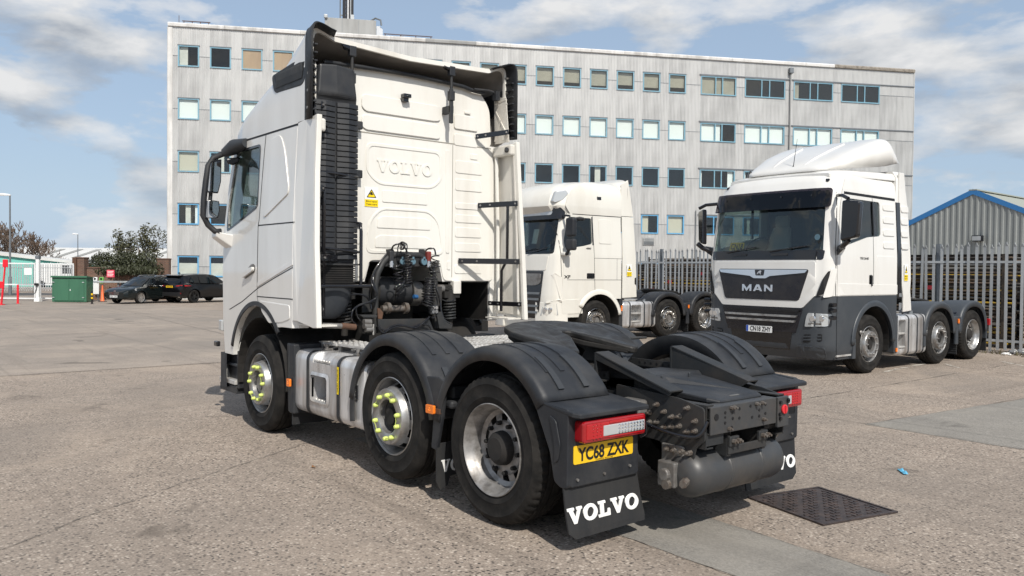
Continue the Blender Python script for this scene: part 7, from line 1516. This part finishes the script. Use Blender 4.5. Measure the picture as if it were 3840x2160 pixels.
def build_daf():
    a = radians(88); T = thing('tractor_unit', 'cream-white tractor unit with chromed wheels and lamps set into its domed roof', 'lorry', (9.4+1.2, -13.48, 0), a)
    XF, XM = 4.05, 1.48
    cab = Cab([(.45, 1.20, 5.40, .30, .08), (.70, 1.235, 5.47, .30, .08), (1.1, 1.25, 5.47, .30, .08), (1.6, 1.25, 5.45, .30, .08), (2.1, 1.245, 5.40, .28, .08), (2.95, 1.20, 5.20, .26, .08), (3.05, 1.20, 5.18, .26, .08)], 3.20)
    body = ob('cab', cab.solid(.62, 3.05, 18), 'white_daf', T)
    win = rpoly([(4.24, 2.97), (4.22, 2.36), (4.5, 2.30), (5.08, 2.22), (5.10, 2.4), (4.98, 2.93), (4.92, 2.975)], .05, 3); scr = rpoly([(-1.09, 2.10), (1.09, 2.10), (1.04, 2.95), (-1.04, 2.95)], .08, 3)
    cut(body, [cab.solid(1.8, 3.0, 6, ins=.05), MB().prism(win, lambda p: (p[0], -2, p[1]), lambda p: (p[0], 2, p[1])), MB().prism(scr, lambda p: (4.7, p[0], p[1]), lambda p: (6, p[0], p[1])), MB().cyl((3.98, -2, .50), (3.98, 2, .50), .66, n=44), MB().box(2.9, 4.0, -2, 2, 0, 1.04), MB().box(2.9, 5.0, -1.18, 1.18, 0, 1.3)]); finish(body)
    ob('windscreen', cab.front(scr, -.008, .005), 'glass_dark', T, smooth=40)
    ob('sun_visor', cab.front(rpoly([(-1.16, 2.92), (1.16, 2.92), (1.12, 3.20), (-1.12, 3.20)], .04, 3), .09, .10), 'gloss_black', T, smooth=40); ob('visor_lamp_strip', cab.front(rpoly([(-.95, 3.10), (.95, 3.10), (.90, 3.02), (-.90, 3.02)], .03, 2), .10, .02), 'clear_lens', T)
    rows = []
    for z, w_, xf, xr in ((3.04, 1.20, 5.26, 3.18), (3.22, 1.215, 5.42, 3.18), (3.25, 1.215, 5.42, 3.18), (3.45, 1.205, 5.36, 3.18), (3.62, 1.18, 5.22, 3.18), (3.75, 1.12, 4.98, 3.18), (3.83, 1.02, 4.70, 3.18), (3.88, .88, 4.3, 3.18)):
        c2 = Cab([(0, w_, xf, .36, .16), (9, w_, xf, .36, .16)], xr); rows.append([(p[0], p[1], z) for p in c2.ring(3)])
    ob('roof_dome', MB().loft(rows), 'white_daf', T, smooth=35)
    rr_ = []
    for x, w_, z1 in ((3.32, 1.14, 3.84), (3.15, 1.17, 3.93), (3.0, 1.19, 4.02)):
        rr_.append([(x, w_*(abs(cos(pi*k/20))**.3)*(1 if cos(pi*k/20) >= 0 else -1), 3.5+(z1-3.5)*abs(sin(pi*k/20))**.35) for k in range(21)])
    ob('roof_spoiler', MB().grid(rr_), 'white_daf', T, smooth=40, solid=.02)
    for s in (1, -1):
        g = ob('door_window', cab.side(win, -.014, .006, s), 'glass_dark', T); ob('window_surround', cab.side([(4.20, 3.0), (4.18, 2.33), (4.215, 2.33), (4.235, 3.0)], .003, .01, s), 'gloss_black', g)
        for pts, wd in (([(4.20, 3.03), (4.13, 1.2), (4.12, 1.05)], .012), ([(5.20, 3.0), (5.19, 2.1), (5.17, 1.0)], .012), ([(3.24, 3.045), (5.15, 3.045)], .018), ([(3.22, 1.50), (5.17, 1.50)], .010), ([(3.22, 2.02), (4.16, 2.02)], .008), ([(3.40, 2.02), (3.40, 1.5)], .008)): ob('shut_line', cab.line(pts, wd, s), 'gap', T)
        ob('blank_panel', cab.side(rrect(3.58, 4.0, 2.37, 2.96, .05, 3), .010, .012, s), 'white_daf', T, bevel=.01)
        ob('door_handle', cab.side(rrect(4.16, 4.40, 1.53, 1.66, .02, 3), .006, .01, s), 'gloss_black', T)
        ob('door_badge', text_mesh('XF', .10, lambda x, y, s=s: (5.02-s*x, s*1.254, 1.57+y), .03, width=.20), 'gloss_black', T); ob('power_badge', text_mesh('480', .055, lambda x, y, s=s: (4.35-s*x, s*1.250, 2.25+y), .02, width=.16), 'gloss_black', T)
        # roof lamp
        ob('roof_lamp', MB().prism(rpoly([(5.33, 3.56), (5.12, 3.60), (5.06, 3.52), (5.18, 3.36), (5.36, 3.29), (5.40, 3.33)], .03, 3), lambda p: (p[0]-.10, s*(1.19-max(0, p[0]-5.05)*.55+.035-max(0, p[1]-3.4)*.12), p[1]), lambda p: (p[0]-.10, s*(1.13-max(0, p[0]-5.05)*.55), p[1])), 'clear_lens', T, bevel=.012)
        ob('side_lamp', MB().box(3.92, 4.06, min(s*1.19, s*1.215), max(s*1.19, s*1.215), 3.42, 3.50), 'gloss_black', T, bevel=.012)
        ob('lower_sill', cab.side(rpoly([(5.16, 1.03), (4.60, 1.05), (4.5, .70), (5.14, .70)], .04, 3), .010, .02, s), 'white_daf', T, bevel=.01)
        ob('arch_trim', MB().grid([[(3.98+r*cos(radians(a_)), s*y, .50+r*sin(radians(a_))) for r, y in ((.655, 1.2), (.657, 1.275), (.74, 1.275), (.78, 1.25))] for a_ in range(30, 172, 6)]), 'white_daf', T, smooth=40, solid=.004); ob('arch_liner', MB().grid(arc_sheet(3.98, .50, .65, -5, 190, [(s*.62, 0), (s*1.26, 0)], 24)), 'grime', T, solid=.006)
        bc = [(0, 0), (.10, .03), (.16, .50), (.05, .56), (.0, .52)]
        ob('air_intake_fin', MB().prism(rpoly([(5.17, 1.55), (5.32, 1.66), (5.36, 1.62), (5.22, 1.05), (5.45, .98), (5.45, .95), (5.17, .99)], .02, 2), lambda p: (p[0], s*(cab.sy(p[0], p[1])+.03), p[1]), lambda p: (p[0], s*(cab.sy(p[0], p[1])-.01), p[1])), 'white_daf', T, bevel=.01)
        ob('bumper_corner', MB().loft([[(p[0]+.02, s*p[1], z) for p in ((4.95, 1.245), (5.16, 1.235), (5.33, 1.12), (5.41, .90), (5.45, .62), (5.30, .62), (5.1, 1.0), (4.95, 1.1))] for z in (.32, .52, .98)]), 'white_daf', T, smooth=40, bevel=.02)
        hl = ob('headlamp', MB().loft([[(x, s*y, z) for x, y, z in ((5.25, 1.205, .68), (5.38, 1.05, .66), (5.455, .80, .66), (5.44, .86, .86), (5.40, .98, .95), (5.28, 1.19, .95))], [(x-.05, s*(y-.02), z) for x, y, z in ((5.25, 1.205, .68), (5.38, 1.05, .66), (5.455, .80, .66), (5.44, .86, .86), (5.40, .98, .95), (5.28, 1.19, .95))]]), 'clear_lens', T, bevel=.008)
        for y, x in ((1.07, 5.38), (.95, 5.43)): ob('bulb_bowl', MB().cyl((x-.02, s*y, .80), (x+.02, s*y, .80), .06, .05, n=16), 'lamp_bowl', hl)
        mr = ob('mirror', MB().tube([(5.08, s*1.2, 3.0), (5.12, s*1.42, 2.98), (5.12, s*1.45, 2.9)], .025, 8).tube([(5.12, s*1.23, 2.10), (5.16, s*1.40, 2.10), (5.14, s*1.46, 2.25)], .04, 8), 'plastic', T, smooth=50)
        for z0, z1, w2 in ((2.50, 2.93, .27), (2.18, 2.44, .28)): ob('mirror_housing', MB().prism(rrect(1.36, 1.36+w2, z0, z1, .05, 4), lambda p: (5.20, s*p[0], p[1]), lambda p: (5.06, s*p[0], p[1])), 'plastic', mr, bevel=.04, seg=3)
        ob('kerb_mirror', MB().lathe([(0, .05), (.10, .03), (.14, 0), (.12, -.04), (0, -.05)], 18, Matrix.Translation((4.75, s*1.35, 2.93))), 'plastic', mr, smooth=50); ob('mirror_foot', MB().box(5.0, 5.2, min(s*1.2, s*1.36), max(s*1.2, s*1.36), 2.06, 2.15), 'white_daf', mr, bevel=.03)
        pl = [(3.20, 3.06), (2.80, 3.06), (2.76, 2.3), (2.72, 1.56), (2.78, 1.54), (2.78, 1.40), (2.72, 1.36), (2.70, 1.07), (3.20, 1.05)]
        ob('side_deflector', MB().prism(dens(pl, .25), lambda p: (p[0], s*(cab.at(p[1])[0]+.004), p[1]), lambda p: (p[0], s*(cab.at(p[1])[0]-.03), p[1])), 'white_daf', T, bevel=.012)
        ob('roof_deflector', MB().prism([(3.22, 3.07), (2.80, 3.07), (2.98, 3.98), (3.22, 3.86)], lambda p: (p[0], s*(1.205-.03*(p[1]-3.0)), p[1]), lambda p: (p[0], s*(1.17-.03*(p[1]-3.0)), p[1])), 'white_daf', T, bevel=.012)
        ob('rear_splash', MB().box(3.16, 3.28, min(s*.9, s*1.23), max(s*.9, s*1.23), .32, 1.04), 'plastic', T, bevel=.02); marker(T, 3.22, s*1.235, .80, s, .045, .14)
    warning_sticker(T, lambda x, y, l: (2.98-x, 1.254+l+.004, 1.74+y), .17, .30)
    ob('bonnet_panel', cab.front(rpoly([(-.92, 1.72), (.92, 1.72), (.98, 2.05), (-.98, 2.05)], .04, 3), .012, .02), 'white_daf', T, smooth=40)
    gr = ob('grille', cab.front(rpoly([(-.86, 1.70), (.86, 1.70), (.74, .60), (-.74, .60)], .05, 3), .015, .02), 'gloss_black', T, smooth=40); ob('grille_panel', cab.front(rpoly([(-.80, 1.64), (.80, 1.64), (.78, 1.40), (.6, 1.36), (-.6, 1.36), (-.78, 1.40)], .05, 3), .035, .02), 'dull_metal', gr)
    for k, z in enumerate((1.20, 1.06, .90, .75)): ob('grille_bar', cab.front([(-.78+.02*k, z), (.78-.02*k, z), (.76-.02*k, z-.05), (-.76+.02*k, z-.05)], .04, .03), 'galv_dark', gr)
    ob('front_bumper', cab.front(rpoly([(-.75, .58), (.75, .58), (.7, .34), (-.7, .34)], .03, 2), .02, .05), 'white_daf', T)
    wiper(T, cab, -.2, 2.16, .55, 2.24); wiper(T, cab, .3, 2.14, .95, 2.26)
    ob('notice_paper', MB().prism(rrect(.28, .46, 2.35, 2.70, .01, 2), lambda p: (cab.fx(p[0], p[1], -.02), p[0], p[1]), lambda p: (cab.fx(p[0], p[1], -.024), p[0], p[1])), 'blind_white', T)
    ob('tax_disc', MB().prism(rrect(.86, .95, 2.16, 2.32, .01, 2), lambda p: (cab.fx(p[0], p[1], -.02), p[0], p[1]), lambda p: (cab.fx(p[0], p[1], -.024), p[0], p[1])), 'blue_cap', T)
    ob('cab_floor', MB().box(3.3, 5.2, -1.15, 1.15, 1.72, 1.78), 'dash', T); ob('dashboard', MB().loft([[(4.85, y, 1.78), (4.80, y, 2.08), (4.9, y, 2.18), (5.15, y, 2.14), (5.25, y, 1.78)] for y in (-1.1, 1.1)]), 'dash', T, bevel=.03); seat_pair(T, 4.15, 1.98, 'seat'); ob('bunk_curtain', MB().box(3.72, 3.76, -1.1, 1.1, 1.8, 2.98), 'seat', T)
    far_chassis(T, XF, XM, 'plastic', 'chrome_wheel', 'white_daf'); far_tank(T, 1.96, 3.16, .30, .95, (2.50, 2.86))

# ================================================================== cars behind
def car_body(T, prof, L, W, m, belt, wheels, wr, rail=False):
    """prof: list of (x, z_low, z_belt, z_top, half width low, half width belt, half width top)"""
    rings = []
    for (x, zl, zb, zt, wl, wb, wt) in prof:
        if zt > zb+.02: half = [(0, zl), (wl*.8, zl), (wl, zl+.10), (wb, (zl+zb)/2+.05), (wb*.985, zb-.03), (wb*.93, zb), (wt+.04, zt-.12), (wt-.05, zt-.03), (wt*.55, zt), (0, zt+.01)]
        else: half = [(0, zl), (wl*.8, zl), (wl, zl+.10), (wb, (zl+zb)/2+.05), (wb*.985, zb-.06), (wb*.93, zb-.02), (wb*.80, zb), (wb*.6, zb+.012), (wb*.3, zb+.02), (0, zb+.022)]
        rings.append([(x, y, z) for y, z in half]+[(x, -y, z) for y, z in reversed(half[1:-1])])
    b = ob('body', MB().loft(rings), m, T)
    cut(b, [MB().cyl((x, -1.2, wr), (x, 1.2, wr), wr*1.16, n=28) for x in wheels]); finish(b, 28); return b
def car_wheel(T, x, y, r, s, m):
    w_ = ob('wheel', MB().lathe([(r*.70, -.02), (r*.72, 0), (r*.66, -.01), (r*.64, -.12), (.0, -.13)], 28), m, T, smooth=40); w_.matrix_local = axle(x, y, r, s)
    ob('tyre', MB().lathe([(r*.70, -.02), (r*.78, .004), (r*.93, -.004), (r*.995, -.03), (r, -.06), (r, -.17), (r*.9, -.21), (r*.7, -.2)], 32), 'rubber', w_, smooth=50)
    for k in range(10):
        a = 2*pi*k/10+(.10 if k % 2 else -.10)*1.0; ob('spoke', MB().beam((.05*cos(a), .05*sin(a), -.03), (r*.68*cos(a), r*.68*sin(a), -.02), .035, .03, (0, 0, 1)), m, w_)
    ob('hub_cap', MB().cyl((0, 0, -.05), (0, 0, -.01), .07, n=14), m, w_)
def build_cars():
    # estate, nose towards the yard
    ang = radians(121); P = ground_at(524, 1139); c = V((P.x, P.y, 0))
    T = thing('estate_car', 'dark green estate car with silver roof rails, nose towards the yard', 'car', (0, 0, 0), ang)
    XFa = 1.43; M = Matrix.Rotation(ang, 4, 'Z'); off = M @ V((XFa, .80, 0)); T.location = (c.x-off.x, c.y-off.y, zg(c.x))
    prof = [(-2.42, .42, .85, .87, .70, .78, .5), (-2.30, .28, .96, 1.30, .82, .88, .52), (-2.05, .22, .97, 1.44, .86, .91, .58), (-1.2, .20, .96, 1.50, .88, .925, .62), (-.3, .19, .95, 1.51, .89, .93, .63), (.35, .19, .945, 1.48, .89, .93, .61), (.85, .19, .94, 1.26, .89, .925, .60), (1.30, .20, .93, .94, .89, .925, .7), (1.9, .22, .86, .86, .88, .90, .7), (2.25, .24, .76, .76, .82, .82, .6), (2.42, .30, .64, .64, .66, .66, .5)]
    body = car_body(T, prof, 4.87, .93, 'car_green', .95, (XFa, -1.42), .335)
    for x in (XFa, -1.42):
        for s in (1, -1): car_wheel(T, x, s*.91, .335, s, 'alloy')
    ob('windscreen', MB().add([(1.22, .74, .975), (1.22, -.74, .975), (.42, -.57, 1.455), (.42, .57, 1.455), (1.33, 0, .985), (.48, 0, 1.475)], [(0, 4, 5, 3), (4, 1, 2, 5)]), 'car_glass', T, solid=.01)
    for s in (1, -1):
        for pts in ([(.98, .985), (.40, 1.38), (-.05, 1.43), (-.05, .985)], [(-.12, .985), (-.12, 1.43), (-.95, 1.42), (-.95, .985)], [(-1.02, .99), (-1.02, 1.41), (-1.75, 1.36), (-1.98, .99)]):
            ob('side_window', MB().prism(pts, lambda p: (p[0], s*(.935-(p[1]-.96)*.60-.02), p[1]), lambda p: (p[0], s*(.935-(p[1]-.96)*.60-.06), p[1])), 'car_glass', T)
        ob('roof_rail', MB().tube([(.15, s*.60, 1.47), (.0, s*.60, 1.54), (-1.0, s*.60, 1.555), (-1.9, s*.57, 1.50), (-2.0, s*.56, 1.44)], .018, 6), 'chrome', T, smooth=50); ob('window_trim', MB().tube([(1.05, s*.925, .975), (-.4, s*.93, .98), (-2.0, s*.91, .985)], .010, 6), 'chrome', T)
        ob('headlamp', MB().loft([[(2.10, s*.52, .78), (1.72, s*.86, .86), (1.66, s*.88, .80), (2.10, s*.60, .68)], [(2.20, s*.54, .745), (1.88, s*.90, .80), (1.80, s*.92, .73), (2.22, s*.62, .66)]]), 'clear_lens', T); ob('fog_lamp', MB().box(2.20, 2.32, min(s*.55, s*.75), max(s*.55, s*.75), .36, .42), 'chrome', T, bevel=.01)
        ob('door_mirror', MB().box(.72, .86, min(s*.94, s*1.10), max(s*.94, s*1.10), .98, 1.12), 'car_green', T, bevel=.03); ob('door_handle', MB().box(-.12, .06, min(s*.92, s*.945), max(s*.92, s*.945), .85, .875), 'car_green', T)
    g = ob('grille', MB().prism(rpoly([(-.44, .66), (.44, .66), (.36, .48), (-.36, .48)], .04, 3), lambda p: (2.445-abs(p[0])*.12, p[0], p[1]), lambda p: (2.30, p[0], p[1])), 'car_trim', T)
    for k in range(4): ob('grille_bar', MB().box(2.42, 2.452, -.38+.015*k, .38-.015*k, .63-.045*k, .642-.045*k), 'chrome', g)
    number_plate(T, lambda x, y, l: (2.455+l, x, .41+y), 'FE16 OYS', False); ob('badge', MB().prism([(.07*cos(2*pi*k/16), .7+.028*sin(2*pi*k/16)) for k in range(16)], lambda p: (2.39, p[0], p[1]), lambda p: (2.33, p[0], p[1])), 'chrome', T)
    # sport utility car, tail towards the yard
    ang = radians(-64); P = ground_at(724, 1136); T = thing('utility_car', 'black high-riding car with slim red tail lamps, tail towards the yard', 'car', (0, 0, 0), ang)
    XR = -1.44; M = Matrix.Rotation(ang, 4, 'Z'); off = M @ V((XR, -.84, 0)); T.location = (P.x-off.x, P.y-off.y, zg(P.x))
    prof = [(-2.34, .50, .84, .86, .74, .82, .5), (-2.30, .38, 1.00, 1.02, .86, .90, .5), (-2.16, .30, 1.10, 1.40, .90, .94, .56), (-1.95, .27, 1.12, 1.58, .93, .965, .60), (-1.2, .25, 1.10, 1.65, .95, .985, .66), (-.3, .25, 1.08, 1.67, .95, .985, .67), (.35, .25, 1.07, 1.62, .95, .98, .64), (.85, .25, 1.06, 1.36, .95, .975, .62), (1.30, .26, 1.04, 1.05, .95, .97, .7), (1.9, .28, .96, .96, .93, .93, .7), (2.25, .30, .82, .82, .86, .84, .6), (2.38, .38, .68, .68, .68, .66, .5)]
    car_body(T, prof, 4.73, .98, 'car_black', 1.08, (1.43, XR), .375)
    for x in (1.43, XR):
        for s in (1, -1): car_wheel(T, x, s*.955, .375, s, 'alloy_black')
    ob('rear_window', MB().add([(-2.275, .70, 1.12), (-2.275, -.70, 1.12), (-2.03, -.54, 1.54), (-2.03, .54, 1.54)], [(0, 1, 2, 3)]), 'car_glass', T, solid=.015)
    ob('rear_spoiler', MB().loft([[(-1.90, y, 1.62), (-2.22, y, 1.57), (-2.22, y, 1.53), (-1.92, y, 1.54)] for y in (-.60, .60)]), 'gloss_black', T, bevel=.015); ob('shark_fin', MB().prism([(-1.55, 1.66), (-1.72, 1.66), (-1.70, 1.74), (-1.65, 1.74)], lambda p: (p[0], .02, p[1]), lambda p: (p[0], -.02, p[1])), 'gloss_black', T)
    for s in (1, -1):
        for pts in ([(.98, 1.115), (.40, 1.52), (-.05, 1.59), (-.05, 1.125)], [(-.12, 1.125), (-.12, 1.59), (-.95, 1.58), (-.98, 1.135)], [(-1.05, 1.14), (-1.02, 1.57), (-1.5, 1.50), (-1.72, 1.18)]):
            ob('side_window', MB().prism(pts, lambda p: (p[0], s*(.985-(p[1]-1.09)*.58-.02), p[1]), lambda p: (p[0], s*(.985-(p[1]-1.09)*.58-.06), p[1])), 'car_glass', T)
        tl = ob('tail_lamp', MB().loft([[(-2.335, s*.46, .99), (-2.335, s*.46, .955), (-2.30, s*.46, .955), (-2.30, s*.46, .99)], [(-2.29, s*.86, 1.03), (-2.29, s*.86, .94), (-2.22, s*.86, .94), (-2.22, s*.86, 1.03)], [(-2.05, s*.975, 1.02), (-2.05, s*.975, .96), (-2.0, s*.93, .96), (-2.0, s*.93, 1.02)], [(-1.72, s*.995, .99), (-1.72, s*.995, .975), (-1.70, s*.95, .975), (-1.70, s*.95, .99)]]), 'red_lens', T)
        ob('reflector', MB().box(-2.33, -2.29, min(s*.62, s*.84), max(s*.62, s*.84), .53, .58), 'red_lens', T); ob('exhaust_tip', MB().cyl((-2.37, s*.62, .36), (-2.2, s*.62, .36), .055, n=14), 'chrome', T)
        ob('door_mirror', MB().box(.72, .90, min(s*.98, s*1.16), max(s*.98, s*1.16), 1.10, 1.26), 'car_black', T, bevel=.03)
    number_plate(T, lambda x, y, l: (-2.362-l, -x, .93+y), 'YH69 ZXW', True); ob('lower_bumper', MB().loft([[(-2.345, y, z) for z in (.40, .62)]+[(-2.25, y, z) for z in (.62, .40)] for y in (-.8, .8)]), 'car_trim', T, bevel=.02)

build_ground(); build_office(); build_fence(); build_left(); build_cars(); build_man(); build_daf(); build_near()
for o in list(bpy.data.objects):
    if o.name.startswith('tmp'): bpy.data.objects.remove(o)
